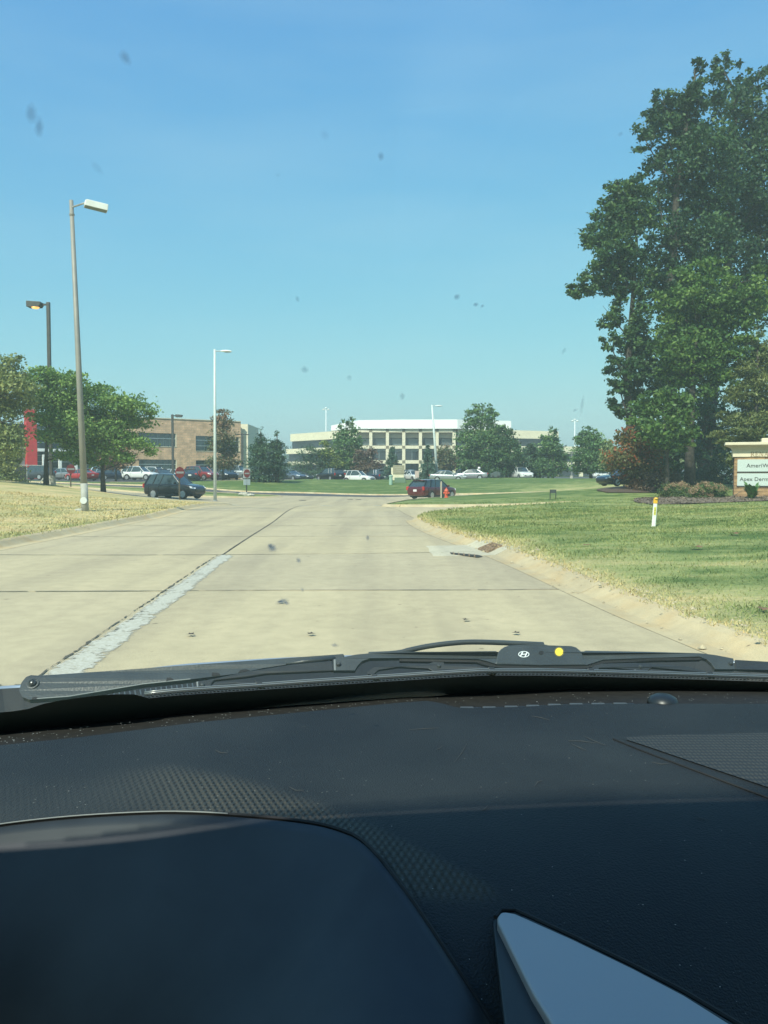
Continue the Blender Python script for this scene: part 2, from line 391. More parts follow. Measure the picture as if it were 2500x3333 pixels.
def concrete_material(name, base=(0.49, 0.402, 0.255), stain=False):
    m = bpy.data.materials.new(name); m.use_nodes = True; n = m.node_tree; b = n.nodes['Principled BSDF']
    geo = n.nodes.new('ShaderNodeNewGeometry'); L = n.links.new
    oi = n.nodes.new('ShaderNodeObjectInfo')
    def noise(sc, det, rough=.55, mapv=None):
        z = n.nodes.new('ShaderNodeTexNoise'); z.inputs['Scale'].default_value = sc; z.inputs['Detail'].default_value = det; z.inputs['Roughness'].default_value = rough
        if mapv:
            mp = n.nodes.new('ShaderNodeMapping'); mp.inputs['Scale'].default_value = mapv; mp.inputs['Rotation'].default_value = (0, 0, R(-5)); L(geo.outputs['Position'], mp.inputs[0]); L(mp.outputs[0], z.inputs['Vector'])
        else: L(geo.outputs['Position'], z.inputs['Vector'])
        return z.outputs[0]
    def ramp(v, stops):
        rp = n.nodes.new('ShaderNodeValToRGB'); e = rp.color_ramp.elements
        e[0].position, e[0].color = stops[0][0], rgb(stops[0][1]); e[1].position, e[1].color = stops[-1][0], rgb(stops[-1][1])
        for p, c in stops[1:-1]: k = e.new(p); k.color = rgb(c)
        L(v, rp.inputs[0]); return rp.outputs[0]
    def mul(a, c, f=1.0):
        x = n.nodes.new('ShaderNodeMix'); x.data_type = 'RGBA'; x.blend_type = 'MULTIPLY'; x.inputs[0].default_value = f; L(a, x.inputs[6]); L(c, x.inputs[7]); return x.outputs[2]
    g = lambda s: (s, s, s)
    v = ramp(noise(.7, 5), [(.3, tuple(c * .94 for c in base)), (.7, tuple(min(1, c * 1.05) for c in base))])
    v = mul(v, ramp(noise(1.0, 4, .5, (1.2, .06, 1)), [(.32, (.80, .80, .83)), (.56, g(1.0))]))      # tyre-worn streaks along the lane
    v = mul(v, ramp(noise(5, 6, .6), [(.3, g(.9)), (.65, g(1.05))]))
    v = mul(v, ramp(noise(130, 2), [(.25, g(.8)), (.6, g(1.06))]))
    v = mul(v, ramp(noise(9, 2, .5, (1, 1, 1)), [(.22, (.45, .43, .42)), (.27, g(1.0))]))            # small dark oil spots
    if stain: v = mul(v, ramp(noise(1.6, 6), [(.45, g(1.0)), (.68, (1.02, .92, .80))]))         # rusty silt along the gutter
    sh = ramp(oi.outputs['Random'], [(0, (.93, .93, .95)), (1, (1.05, 1.04, 1.0))])
    v = mul(v, sh)
    L(v, b.inputs['Base Color']); b.inputs['Roughness'].default_value = .85; b.inputs['Specular IOR Level'].default_value = .25
    bp = n.nodes.new('ShaderNodeBump'); bp.inputs['Strength'].default_value = .35; bp.inputs['Distance'].default_value = .01
    L(noise(70, 4), bp.inputs['Height']); L(bp.outputs[0], b.inputs['Normal'])
    return m
M_conc = concrete_material('road_concrete')
M_kerb = concrete_material('kerb_concrete', (0.54, 0.435, 0.265), True)
M_newconc = concrete_material('new_concrete', (0.55, 0.49, 0.36))
M_joint = mat('joint_filler', (0.085, 0.075, 0.055), 0.9, noise=0.4, nscale=30)
M_asph = mat('asphalt', (0.075, 0.075, 0.075), 0.9, noise=0.25, nscale=2.0, bump=.3, bscale=80)

# lawn: everything outside the roads and lots, kerb-high
lawn_mask = ~(f_road | f_ll | f_lm)
kd = kerb_d(cv)
lump = np.sin(cv[:, 0] * 1.7 + np.sin(cv[:, 1] * .8)) * np.sin(cv[:, 1] * 1.3 + 1.1) * .02
dzl = np.where(kd < .1, .07, .115 + np.where((kd > .5) & (cv[:, 1] < 60), lump, 0)) * (np.hypot(cv[:, 0], cv[:, 1]) < 250)
V, Fc, u = sub(lawn_mask, dzl)
lawn = np_mesh('lawn', V, Fc, M_lawn, attrs={'dry': dry_fn(cv[u])}, smooth=True); tag(lawn, kind='structure')
V, Fc, u = sub(f_ll, 0.10); tag(np_mesh('parking_lot', V, Fc, M_asph), kind='structure')
V, Fc, u = sub(f_lm, 0.0); tag(np_mesh('parking_lot', V, Fc, M_asph), kind='structure')
# road bed under everything paved; asphalt tongue of the side road; concrete beyond the slabs
asph_poly = [(-60, 91), (-40, 85.7), (-27, 81.4), (-16, 78.4), (-12, 78.5), (-6, 77.6), (0, 77.2), (2.8, 79), (3, 81.6), (-1.5, 81), (-7.7, 83.4), (-14.3, 83), (-19.5, 85.2), (-33, 89.2), (-44, 92.8), (-60, 97.5)]
is_asph = inpoly(cen, asph_poly) & f_road
far_c = (cen[:, 1] > 46.2)
V, Fc, u = sub(f_road & ~far_c, -0.007); tag(np_mesh('road', V, Fc, M_joint, smooth=True), kind='structure'); road = bpy.data.objects['road']
V, Fc, u = sub(f_road & far_c, 0.0); rf_ = np_mesh('road_junction', V, Fc, M_conc, smooth=True); tag(rf_, kind='structure')

# asphalt of the crossing street: its own sheet 5 mm proud, draped
def drape_poly(poly, dz, name, m, step=1.6, parent=None):
    poly = dens(list(poly) + [poly[0]], step)[:-1]; n = len(poly)
    xs = np.array(poly); q = [(x, y) for x in np.arange(xs[:, 0].min(), xs[:, 0].max(), step) for y in np.arange(xs[:, 1].min(), xs[:, 1].max(), step)]
    q = [p for p, k in zip(q, inpoly(np.array(q), poly)) if k] if q else []
    q = [p for p in q if ((xs - np.array(p)) ** 2).sum(1).min() > (.3 * step) ** 2]
    v, e, f, *_ = delaunay_2d_cdt([Vector(p) for p in poly + q], [(i, (i + 1) % n) for i in range(n)], [], 0, 1e-4)
    v = np.array([(a.x, a.y) for a in v]); f = np.array([list(t) for t in f]); f = f[inpoly(v[f].mean(1), poly)]
    return np_mesh(name, np.column_stack([v, Tn(v) + dz]), f, m, parent=parent, smooth=True)
tag(drape_poly(asph_poly, .012, 'side_road', M_asph), kind='structure')

# concrete slabs of the carriageway (joints left open between them)
def xl(y): return float(np.interp(y, [p[1] for p in K_left[:60]], [p[0] for p in K_left[:60]]))
_kr = sorted([(p[1], p[0]) for p in K_right if p[1] < 27.2])
def xr(y):
    if y <= 26.5: return float(np.interp(y, [a for a, b in _kr], [b for a, b in _kr]))
    return float(np.interp(y, [26.5, 30, 34, 43.2, 46.2], [xr(26.5), .75, .6, .1, -.2]))
def xc(y): return -2.05 - .055 * y
slab_rows = [-12.6, -8.05, -3.5, 1.0, 5.55, 10.05, 14.55, 19.1, 23.6, 28.1, 32.6, 37.1, 41.6, 46.15]
GUT = .36; Jw = .021
slab_mesh = None
for r0, r1 in zip(slab_rows[:-1], slab_rows[1:]):
    for side in (0, 1):
        n_u, n_v = 8, 7; Pg = []
        for j in range(n_v + 1):
            y = r0 + Jw + (r1 - r0 - 2 * Jw) * j / n_v; row = []
            yl = min(y, 44.4)
            a, b = ((xl(yl) + GUT, xc(y) - Jw) if side == 0 else (xc(y) + Jw, xr(y) - (GUT if y < 26 else .0)))
            for i in range(n_u + 1):
                x = a + (b - a) * i / n_u; yy = y + (-.02 if side == 0 else .0) + .012 * (x - xc(y))
                row.append((x, yy, T(x, yy) + .004 + (0 if 0 < i < n_u and 0 < j < n_v else -.004)))
            Pg.append(row)
        # skirts so that each slab has depth at its joints
        top = [[Vector(p) for p in row] for row in Pg]
        mb = MB(); mb.grid(top)
        ring = top[0] + [r[-1] for r in top[1:-1]] + top[-1][::-1] + [r[0] for r in top[1:-1]][::-1]
        low = [p - Vector((0, 0, .028)) for p in ring]; k = len(ring)
        mb.add(ring + low, [(i, (i + 1) % k, (i + 1) % k + k, i + k) for i in range(k)])
        mb.build('concrete_slab', M_conc, parent=road, fix=False)
# concrete wedges filling the mouths of the two driveways (right mouth beside the slabs)
mouth = [(xr(y) + .012, y) for y in np.arange(26.6, 46.0, .8)]
# right driveway apron
apron = mouth + [(-.1, 45.3), (.1, 43.85), (.9, 43.0), (4, 42.8), (8, 42.9), (14, 44.1), (24, 46.9), (35.9, 51.9), (39.9, 44.1), (26, 39.7), (15, 37.3), (9, 36.3), (5.6, 35.3), (3.2, 33.3), (1.78, 30.3), (1.15, 27.7)]
drape_poly(apron, .004, 'concrete_apron', M_conc, parent=road)

# ------------------------------------------------------------------ kerbs, in cast lengths
kerb = thing('kerb', None, None); tag(kerb, kind='structure')
def make_kerb(line, side, gutter=True, length=4.5, h=.12):
    """side: +1 when the lawn lies to the left of the walking direction"""
    line = dens(line, .45); acc = 0; seg = []; segs = []
    for i, p in enumerate(line):
        seg.append(p)
        if i + 1 < len(line):
            acc += math.dist(p, line[i + 1])
            if acc > length and len(seg) > 2: segs.append(seg); seg = [p]; acc = 0
    if len(seg) > 1: segs.append(seg)
    for sg in segs:
        rows = []
        for i, p in enumerate(sg):
            a = Vector(sg[max(0, i - 1)]); b = Vector(sg[min(len(sg) - 1, i + 1)]); t = (b - a).normalized(); nrm = Vector((-t.y, t.x)) * side
            q = Vector(p); e = 0
            if i == 0: q = q + t * .008
            if i == len(sg) - 1: q = q - t * .008
            prof = ([(-GUT + .012, .002), (-.17, .006)] if gutter else [(-.16, -.02)]) + [(-.13, .02), (-.06, h * .52), (0, h * .86), (.07, h + .006), (.15, h), (.17, -.05)]
            row = []
            for o_, z_ in prof:
                x, y = q + nrm * o_
                row.append((x, y, T(x, y) + z_))
            rows.append(row)
        mb = MB(); mb.grid(rows)
        for row in (rows[0], rows[-1]): mb.add(row + [(row[0][0], row[0][1], row[0][2] - .03)], [tuple(range(len(row) + 1))])
        mb.build('kerb_section', M_kerb, parent=kerb, smooth=False)
K_left_near = [p for p in K_left if p[1] < 44.4]; 
make_kerb([p for p in K_left_near if p[1] > -6], 1)
make_kerb(K_left[len(K_left_near) - 1:], 1, gutter=False, h=.10)
make_kerb(K_lfar, 1, gutter=False, h=.11, length=6)
make_kerb(K_far, 1, gutter=False, h=.13, length=6)
make_kerb(K_isl, 1, gutter=False, h=.13)
_kn = [p for p in K_right if p[1] < 26.4 and p[0] < 4.5]
_kf = K_right[:len(K_right) - len(_kn)]
make_kerb(_kf + _kn[:1], 1, gutter=False, h=.05)
_y = [p for p in _kn if -6 < p[1]]
# break the near right kerb for the storm drain between 13.1 and 16.2 m
make_kerb([p for p in _y if p[1] > 16.2] + [(xr(16.08), 16.08)], 1, h=.10)
make_kerb([(xr(13.86), 13.86)] + [p for p in _y if p[1] < 13.7], 1, h=.10)
# lot edge kerb strips seen beside the side road
make_kerb([(-31, 93.3), (-28.6, 93.6), (-27.2, 94.6), (-24, 95.4), (-13, 97.3), (-10.9, 100.5)], -1, gutter=False, h=.14, length=6)

# ------------------------------------------------------------------ faded centre stripe (thick worn paint)
def stripe_material():
    m = bpy.data.materials.new('worn_road_paint'); m.use_nodes = True; n = m.node_tree; b = n.nodes['Principled BSDF']; L = n.links.new; out = n.nodes['Material Output']
    geo = n.nodes.new('ShaderNodeNewGeometry'); cv_ = n.nodes.new('ShaderNodeAttribute'); cv_.attribute_name = 'cover'
    def noise(sc, det, ro):
        z = n.nodes.new('ShaderNodeTexNoise'); z.inputs['Scale'].default_value = sc; z.inputs['Detail'].default_value = det; z.inputs['Roughness'].default_value = ro; L(geo.outputs['Position'], z.inputs['Vector']); return z.outputs[0]
    a = noise(16, 8, .7); c = noise(2.2, 5, .6)
    def M(op, x, y):
        q = n.nodes.new('ShaderNodeMath'); q.operation = op
        for k, v in enumerate((x, y)):
            if isinstance(v, (int, float)): q.inputs[k].default_value = v
            else: L(v, q.inputs[k])
        return q.outputs[0]
    v = M('ADD', M('ADD', M('MULTIPLY', a, 1.5), M('MULTIPLY', c, 1.0)), M('MULTIPLY', cv_.outputs['Fac'], .95))
    mr = n.nodes.new('ShaderNodeMapRange'); mr.inputs[1].default_value = 1.84; mr.inputs[2].default_value = 2.10; L(v, mr.inputs[0])
    rp = n.nodes.new('ShaderNodeValToRGB'); e = rp.color_ramp.elements; e[0].position = .35; e[0].color = (.40, .36, .27, 1); e[1].position = .6; e[1].color = (.52, .49, .41, 1); L(noise(40, 4, .6), rp.inputs[0]); L(rp.outputs[0], b.inputs['Base Color']); b.inputs['Roughness'].default_value = .8
    tr = n.nodes.new('ShaderNodeBsdfTransparent'); mx = n.nodes.new('ShaderNodeMixShader'); L(mr.outputs[0], mx.inputs[0]); L(tr.outputs[0], mx.inputs[1]); L(b.outputs[0], mx.inputs[2]); L(mx.outputs[0], out.inputs[0])
    return m
M_stripe = stripe_material()
def stripe_band(y0, y1, wd, off, dz, mb):
    n = int((y1 - y0) / .045); rows = []; lj = rj = 0
    for i in range(n + 1):
        y = y0 + (y1 - y0) * i / n; lj = lj * .6 + random.gauss(0, .006); rj = rj * .6 + random.gauss(0, .006)
        a = xc(y) + off - wd / 2 + lj; b = xc(y) + off + wd / 2 + rj
        rows.append([(a + (b - a) * t, y, T(a + (b - a) * t, y) + dz) for t in (0, .33, .66, 1)])
    mb.grid(rows)
vs_, cv2, fs_ = [], [], []; ny = 200
for i in range(ny + 1):
    y = 5.0 + 9.55 * i / ny
    for k, (u, c_) in enumerate(((-.20, 0), (-.13, .75), (-.06, 1), (.06, 1), (.12, .75), (.19, 0))):
        x = xc(y) + .09 + u * (1 - .06 * math.sin(y * 1.7)); vs_.append((x, y, T(x, y) + .0062)); cv2.append(c_ * min(1, (ny - i) / 3))
for i in range(ny):
    for k in range(5): a = i * 6 + k; fs_.append((a, a + 1, a + 7, a + 6))
tag(np_mesh('centre_stripe', np.array(vs_), np.array(fs_), M_stripe, attrs={'cover': cv2}), kind='structure')
mb = MB(); stripe_band(4.0, 14.45, .015, -.085, .0085, mb)      # crumbling joint along the stripe's left edge
tag(mb.build('crack', M_joint, fix=False), kind='structure')
mb = MB(); stripe_band(14.65, 41, .024, .0, .008, mb)
tag(mb.build('crack', M_joint, fix=False), kind='structure')

# ragged sealant in the transverse joints
mb = MB()
for r_ in slab_rows[2:]:
    xa_, xb_ = xl(min(r_, 44.4)) + GUT, xr(r_) - (GUT if r_ < 26 else 0); n = int((xb_ - xa_) / .09); w1 = .016; w2_ = .016; strip = []
    for i in range(n + 1):
        x = xa_ + (xb_ - xa_) * i / n; y = r_ + .012 * (x - xc(r_)) + .006 * math.sin(x * 2.1); w1 = .6 * w1 + .4 * random.uniform(.002, .022); w2_ = .6 * w2_ + .4 * random.uniform(.002, .022)
        if random.random() < .10 and len(strip) > 2: mb.grid(strip); strip = []
        strip.append([(x, y - w1, T(x, y) + .0075), (x, y + w2_, T(x, y) + .0075)])
    if len(strip) > 1: mb.grid(strip)
mb.build('joint_sealant', mat('black_joint_sealant', (.13, .115, .085), .9, noise=.4, nscale=20), parent=road, fix=False)

# ------------------------------------------------------------------ storm drain
dr = thing('storm_drain', 'rusty grated storm drain in a pale new concrete collar at the right kerb', 'storm drain', (1.7, 14.7, 0))
o_ = dr.location
prof = [(-1.2, .007), (-.36, .007), (-.17, .009), (-.13, .024), (-.06, .056), (0, .090), (.07, .110), (.16, .104), (.28, .102), (.30, -.04)]
rows = []
for y in np.linspace(13.87, 16.07, 11): rows.append([(xr(y) + x + (.12 * (y - 14) + .015 * math.sin(y * 5) if x < -1 else 0), y, T(xr(y) + x, y) + z) for x, z in prof])
mb = MB(); mb.grid(rows)
for r_ in (rows[0], rows[-1]): mb.add(list(r_) + [(r_[0][0], r_[0][1], r_[-1][2])], [tuple(range(len(r_) + 1))])
mb.build('collar', M_newconc, dr, o_)
M_rust = mat('rusty_iron', (0.24, 0.16, 0.10), 0.8, noise=.5, nscale=20)
M_hole = mat('drain_hole', (0.03, 0.026, 0.02), 0.9)
def road_pt(px, py, dz):
    z = dz
    for _ in range(4): p = on_z(px, py, z); z = T(p.x, p.y) + dz
    return on_z(px, py, z)
q = [road_pt(*p) for p in ((1464, 1797.5, .013), (1556, 1806, .013), (1572, 1810, .013), (1556, 1814, .013), (1468, 1803, .013))]
mb = MB(); mb.add(q, [(0, 1, 2, 3, 4)])
_g = lambda y, dx, z: Vector((xr(y) + dx, y, T(xr(y) + dx, y) + z))
A_, B_, C_, D_ = _g(14.95, -.19, .012), _g(14.3, -.19, .012), _g(14.3, .06, .112), _g(14.95, .06, .112)
up3 = Vector((0, 0, .006)); mb.add([A_ + up3, B_ + up3, C_ + up3, D_ + up3], [(0, 1, 2, 3)]); mb.build('opening', M_hole, dr, o_, fix=False)
for k in range(5):
    t_ = .12 + .19 * k; mb = MB(); mb.tube([q[0].lerp(q[1], t_) + Vector((0, .0, .004)), q[4].lerp(q[3], t_) + Vector((0, 0, .004))], .012, 4); mb.build('grate_bar', M_rust, dr, o_)
for k in range(6):
    t_ = k / 5; mb = MB(); mb.tube([A_.lerp(B_, t_) + up3 * 2, D_.lerp(C_, t_) + up3 * 2], .022, 4); mb.build('grate_bar', M_rust, dr, o_)
for t_ in (0, .5, 1): mb = MB(); mb.tube([A_.lerp(D_, t_) + up3 * 2, B_.lerp(C_, t_) + up3 * 2], .018, 4); mb.build('grate_frame', M_rust, dr, o_)

# ------------------------------------------------------------------ street lamps
def zz(py, d): return CAMZ + (HOR - py) / F * d
def street_lamp(base_px, d, top_px, top_py, head, label, m_pole, r0=.10, r1=.06, plate=False, kind='box'):
    """head: (px0, px1, py0, py1) outline of the luminaire"""
    B = G(base_px, d); t = thing('street_lamp', label, 'street lamp', B, group='tall street lamps along the road')
    Tp = at(top_px, top_py, d); Tp = Vector((Tp.x, d, Tp.z))
    mb = MB(); mb.tube([B - Vector((0, 0, .1)), B.lerp(Tp, .5), Tp], [r0, (r0 + r1) / 2, r1], 12); mb.build('pole', m_pole, t, B, smooth=True)
    mb = MB(); mb.cyl(B + Vector((0, 0, .02)), r0 * 1.5, .07, 12); mb.build('base_plate', M_galv, t, B)
    if plate:
        mb = MB(); mb.tube([B, B.lerp(Tp, .05), B.lerp(Tp, .10)], [r0 + .004, r0 * .985 + .003, r0 * .96 + .001], 14); mb.build('sleeve', mat('chalky_base_paint', (.40, .41, .37), .7, col2=(.32, .30, .25), nscale=3), t, B, smooth=True)
        mb = MB(); q = B.lerp(Tp, .045); mb.tube([q + Vector((0.01, -r0 * .8, 0)), q + Vector((0.01, -r0 - .035, 0))], .115, 16); mb.build('hand_hole_cover', mat('cover_paint', (.6, .62, .58), .5), t, B)
    px0, px1, py0, py1 = head
    a = at(px0, (py0 + py1) / 2, d); b = at(px1, (py0 + py1) / 2, d); L_ = (b - a); hgt = (py1 - py0) / F * d
    dirv = Vector((1 if b.x > Tp.x else -1, 0, 0))
    if kind == 'box':
        mb = MB(); q = B.lerp(Tp, .985); mb.cyl(B.lerp(Tp, .955), r1 * 1.35, .05, 10); mb.build('collar', M_weather, t, B)
        y_ = d - .1; ln = abs(L_.x); c = Vector(((a.x + b.x) / 2, y_ - .05, (a.z + b.z) / 2))
        M_ = Matrix.Rotation(R(8), 3, 'Y') @ Matrix.Rotation(R(24), 3, 'Z')
        mb = MB(); hw = .20; hl = ln * .47; hh = hgt * .26
        pf = [(-hl, -hh), (hl, -hh), (hl, hh), (-hl * .8, hh), (-hl, hh * .6)]
        mb.prism([c + M_ @ Vector((x, -hw, z)) for x, z in pf], M_ @ Vector((0, 2 * hw, 0))); mb.build('lamp_head', M_white, t, B, bevel=.02)
        mb = MB(); mb.box(c + M_ @ Vector((0, 0, -hh - .004)), (hl * 1.9, hw * 1.85, .012), M=M_); mb.build('lens', mat('lamp_lens', (.16, .18, .18), .3), t, B)
        mb = MB(); mb.tube([B.lerp(Tp, .978), c + M_ @ Vector((-hl, 0, 0))], .03, 8); mb.build('arm', M_galv, t, B)
    else:
        c = Vector(((a.x + b.x) / 2, d, (a.z + b.z) / 2)); hl = abs(L_.x) / 2; s = dirv.x
        mb = MB(); vs = []
        n = 9; rows = []
        for i in range(n):
            u = i / (n - 1); x = -hl + 2 * hl * u; k = (math.sin(math.pi * min(1, .12 + u * .85))) ** .6
            rows.append([c + Vector((s * x, math.cos(q) * .17 * k, (math.sin(q) * (.10 if math.sin(q) > 0 else .05)) * k)) for q in np.linspace(0, 2 * math.pi, 12, endpoint=False)])
        for i in range(n): rows[i].append(rows[i][0])
        mb.grid(rows); mb.build('lamp_head', M_white, t, B, smooth=True)
        mb = MB(); mb.box(c + Vector((s * .1, 0, -.05)), (hl * 1.1, .2, .05)); mb.build('lens', mat('lamp_lens', (.3, .32, .3), .3), t, B)
        mb = MB(); mb.tube([Tp - Vector((0, 0, .12)), c + Vector((-s * hl, 0, .02))], .03, 8); mb.build('arm', M_galv, t, B)
    return t
street_lamp(277, 28, 232, 652, (280, 356, 656, 694), 'tall weathered lamp post leaning left with white box head on the dry verge', M_weather, .118, .066, True, 'box')
M_gpaint = mat('pale_green_grey_paint', (0.54, 0.60, 0.57), 0.5, noise=.08, nscale=2)
street_lamp(700, 57, 699, 1137, (719, 755, 1137, 1150), 'straight pale lamp post at the kerb tip left of the junction', M_gpaint, .115, .075, False, 'cobra')
street_lamp(1424, 111, 1406, 1318, (1416, 1440, 1317, 1325), 'distant pale lamp post leaning left behind the maroon car', M_gpaint, .2, .1, False, 'cobra')

def lot_lamp(px, d, py_top, label, left=None, right=None, w_=.10, lit=False, m=None, hh=.16):
    m = m or M_bronze
    B = G(px, d); t = thing('parking_lot_lamp', label, 'lamp post', B, group='dark lamp posts of the parking lots'); zt = zz(py_top, d)
    mb = MB(); mb.box((B.x, d, (B.z + zt) / 2), (w_ * 2, w_ * 2, zt - B.z)); mb.build('pole', m, t, B, bevel=.02)
    mb = MB(); mb.cyl((B.x, d, B.z + .3), .28, .7, 16); mb.build('concrete_base', M_stone, t, B)
    for s, ln in ((-1, left), (1, right)):
        if not ln: continue
        c = Vector((B.x + s * (w_ + .3 + ln / 2), d - .05, zt - .16))
        pf = [(-ln / 2, -hh), (ln / 2 * .75, -hh), (ln / 2, -hh * .2), (ln / 2, hh * .7), (-ln / 2, hh)]
        mb = MB(); mb.prism([c + Vector((-x if s > 0 else x, -ln * .36, z)) for x, z in pf] if s < 0 else [c + Vector((x, -ln * .36, z)) for x, z in pf], (0, ln * .72, 0)); mb.build('lamp_head', m, t, B, bevel=.02)
        mb = MB(); mb.box((B.x + s * (w_ + .16), d, zt - .16), (.4, .1, .12)); mb.build('arm', m, t, B)
        if lit:
            mb = MB(); mb.lathe([(.01, -.11), (ln * .2, -.09), (ln * .29, 0)], 18, c + Vector((-.05 * s, -.06, -hh - .0)))
            mb.build('lamp_bulb_lens', mat('lit_sodium_lens', (.9, .5, .2), .3, emit=(1.0, .42, .12), estr=1.1), t, B, smooth=True)
        else:
            mb = MB(); mb.box(c + Vector((0, 0, -hh - .012)), (ln * .7, ln * .5, .02)); mb.build('lens', mat('dull_lens', (.2, .2, .18), .3), t, B)
    return t
lot_lamp(168, 57, 990, 'dark lamp post with a lit orange lamp behind the left trees', left=.95, w_=.11, lit=True, hh=.2)
lot_lamp(564, 101, 1350, 'dark lamp post in front of the left window of the stone building', right=.8, w_=.13)
lot_lamp(790, 118, 1411, 'dark twin-headed lamp post before the cream end of the stone building', left=.55, right=.55, w_=.12, hh=.08)
M_grpole = mat('grey_pole_paint', (0.16, 0.17, 0.16), 0.6)
lot_lamp(1457, 132, 1440, 'grey twin-headed lamp post in front of the right end of the office facade', left=.6, right=.6, w_=.11, m=M_grpole, hh=.09)
lot_lamp(1686, 120, 1434, 'thick grey lamp post right of the big twin-crowned tree', right=None, left=.3, w_=.16, m=M_grpole, hh=.09)
lot_lamp(1860, 150, 1470, 'slim grey lamp post before the low office wing', left=.4, right=.4, w_=.12, m=M_grpole, hh=.07)
def mast(px, d, py, label):
    B = G(px, d); t = thing('light_mast', label, 'light mast', B, group='white floodlight masts on the skyline'); zt = zz(py, d)
    mb = MB(); mb.tube([B, (B.x, d, zt)], [.28, .16], 8); M_pw = mat('white_mast_paint', (.72, .74, .74), .5); mb.build('pole', M_pw, t, B, smooth=True)
    for dx, dz in ((-.85, 0), (0, .5), (.85, 0)):
        mb = MB(); mb.lathe([(.1, .3), (.42, .12), (.5, -.12), (.3, -.2)], 10, (B.x + dx, d, zt + dz)); mb.build('floodlight', M_white, t, B, smooth=True)
    mb = MB(); mb.box((B.x, d, zt - .05), (1.8, .1, .08)); mb.build('crossbar', M_pw, t, B)
mast(1062, 300, 1334, 'white floodlight mast rising behind the left wing of the office building')
mast(1869, 300, 1371, 'white floodlight mast in the gap right of the office building')

# ------------------------------------------------------------------ brick/stone building at left
def stone_block_material():
    m = bpy.data.materials.new('split_face_stone'); m.use_nodes = True; n = m.node_tree; b = n.nodes['Principled BSDF']; L = n.links.new
    tc = n.nodes.new('ShaderNodeTexCoord'); br = n.nodes.new('ShaderNodeTexBrick')
    mp = n.nodes.new('ShaderNodeMapping'); mp.inputs['Rotation'].default_value = (R(90), 0, 0); L(tc.outputs['Object'], mp.inputs[0]); L(mp.outputs[0], br.inputs['Vector'])
    br.inputs['Scale'].default_value = 1.0; br.inputs['Brick Width'].default_value = .8; br.inputs['Row Height'].default_value = .4; br.inputs['Mortar Size'].default_value = .02
    br.inputs['Color1'].default_value = (.76, .48, .29, 1); br.inputs['Color2'].default_value = (.58, .375, .23, 1); br.inputs['Mortar'].default_value = (.45, .34, .23, 1)
    z = n.nodes.new('ShaderNodeTexNoise'); z.inputs['Scale'].default_value = 1.1; z.inputs['Detail'].default_value = 6; L(tc.outputs['Object'], z.inputs['Vector'])
    rp = n.nodes.new('ShaderNodeValToRGB'); rp.color_ramp.elements[0].position = .3; rp.color_ramp.elements[0].color = (.72, .72, .72, 1); rp.color_ramp.elements[1].position = .7; rp.color_ramp.elements[1].color = (1.15, 1.12, 1.1, 1); L(z.outputs[0], rp.inputs[0])
    mx = n.nodes.new('ShaderNodeMix'); mx.data_type = 'RGBA'; mx.blend_type = 'MULTIPLY'; mx.inputs[0].default_value = 1; L(br.outputs[0], mx.inputs[6]); L(rp.outputs[0], mx.inputs[7]); L(mx.outputs[2], b.inputs['Base Color'])
    b.inputs['Roughness'].default_value = .95
    z2 = n.nodes.new('ShaderNodeTexNoise'); z2.inputs['Scale'].default_value = 5; z2.inputs['Detail'].default_value = 5; L(tc.outputs['Object'], z2.inputs['Vector'])
    bp = n.nodes.new('ShaderNodeBump'); bp.inputs['Strength'].default_value = .9; bp.inputs['Distance'].default_value = .08; L(z2.outputs[0], bp.inputs['Height']); L(bp.outputs[0], b.inputs['Normal'])
    return m
M_block = stone_block_material()
M_win = mat('green_window_glass', (0.02, 0.045, 0.05), 0.04, spec=1.0)
M_win2 = mat('dark_window_glass', (0.018, 0.026, 0.032), 0.05, spec=0.9)
M_alu = mat('window_aluminium', (0.36, 0.42, 0.42), 0.4, metal=.3)
M_cream = mat('cream_precast', (0.72, 0.65, 0.48), 0.85, noise=.07, nscale=2)
M_roofw = mat('white_roof_panel', (0.80, 0.79, 0.76), 0.6, noise=.03)
M_redp = mat('red_pillar_paint', (0.55, 0.03, 0.03), 0.5, noise=.08, nscale=2)

# local frame: X along the facade to the right, Y into the building, Z up; origin at the right front corner on the ground
Bc = at(785, 1550, 140); Bc.z = .85
fdir = Vector((-24.2 + 36.6, 9.0, 0)).normalized(); ang = math.atan2(fdir.y, fdir.x)
bb = thing('office_building', 'two-storey tan stone office building with green ribbon windows behind the left parking lot', 'building', Bc, ang)
inv = Matrix.Rotation(-ang, 3, 'Z')
def fx(px):   # local x on the facade plane seen at photo column px
    u = (px - CX) / F; # solve Bc + s*fdir on ray x = u*y
    s = (u * Bc.y - Bc.x) / (fdir.x - u * fdir.y); return s
def fz(px, py):
    s = fx(px); y = Bc.y + s * fdir.y; return zz(py, y) - Bc.z
WT = fz(785, 1374)
wins = [(fx(454), fx(576), fz(515, 1453), fz(515, 1410)), (fx(639), fx(781), fz(710, 1469), fz(710, 1421)), (fx(454), fx(576), .5, fz(515, 1496)), (fx(639), fx(781), .5, fz(710, 1499))]
X0 = fx(330)
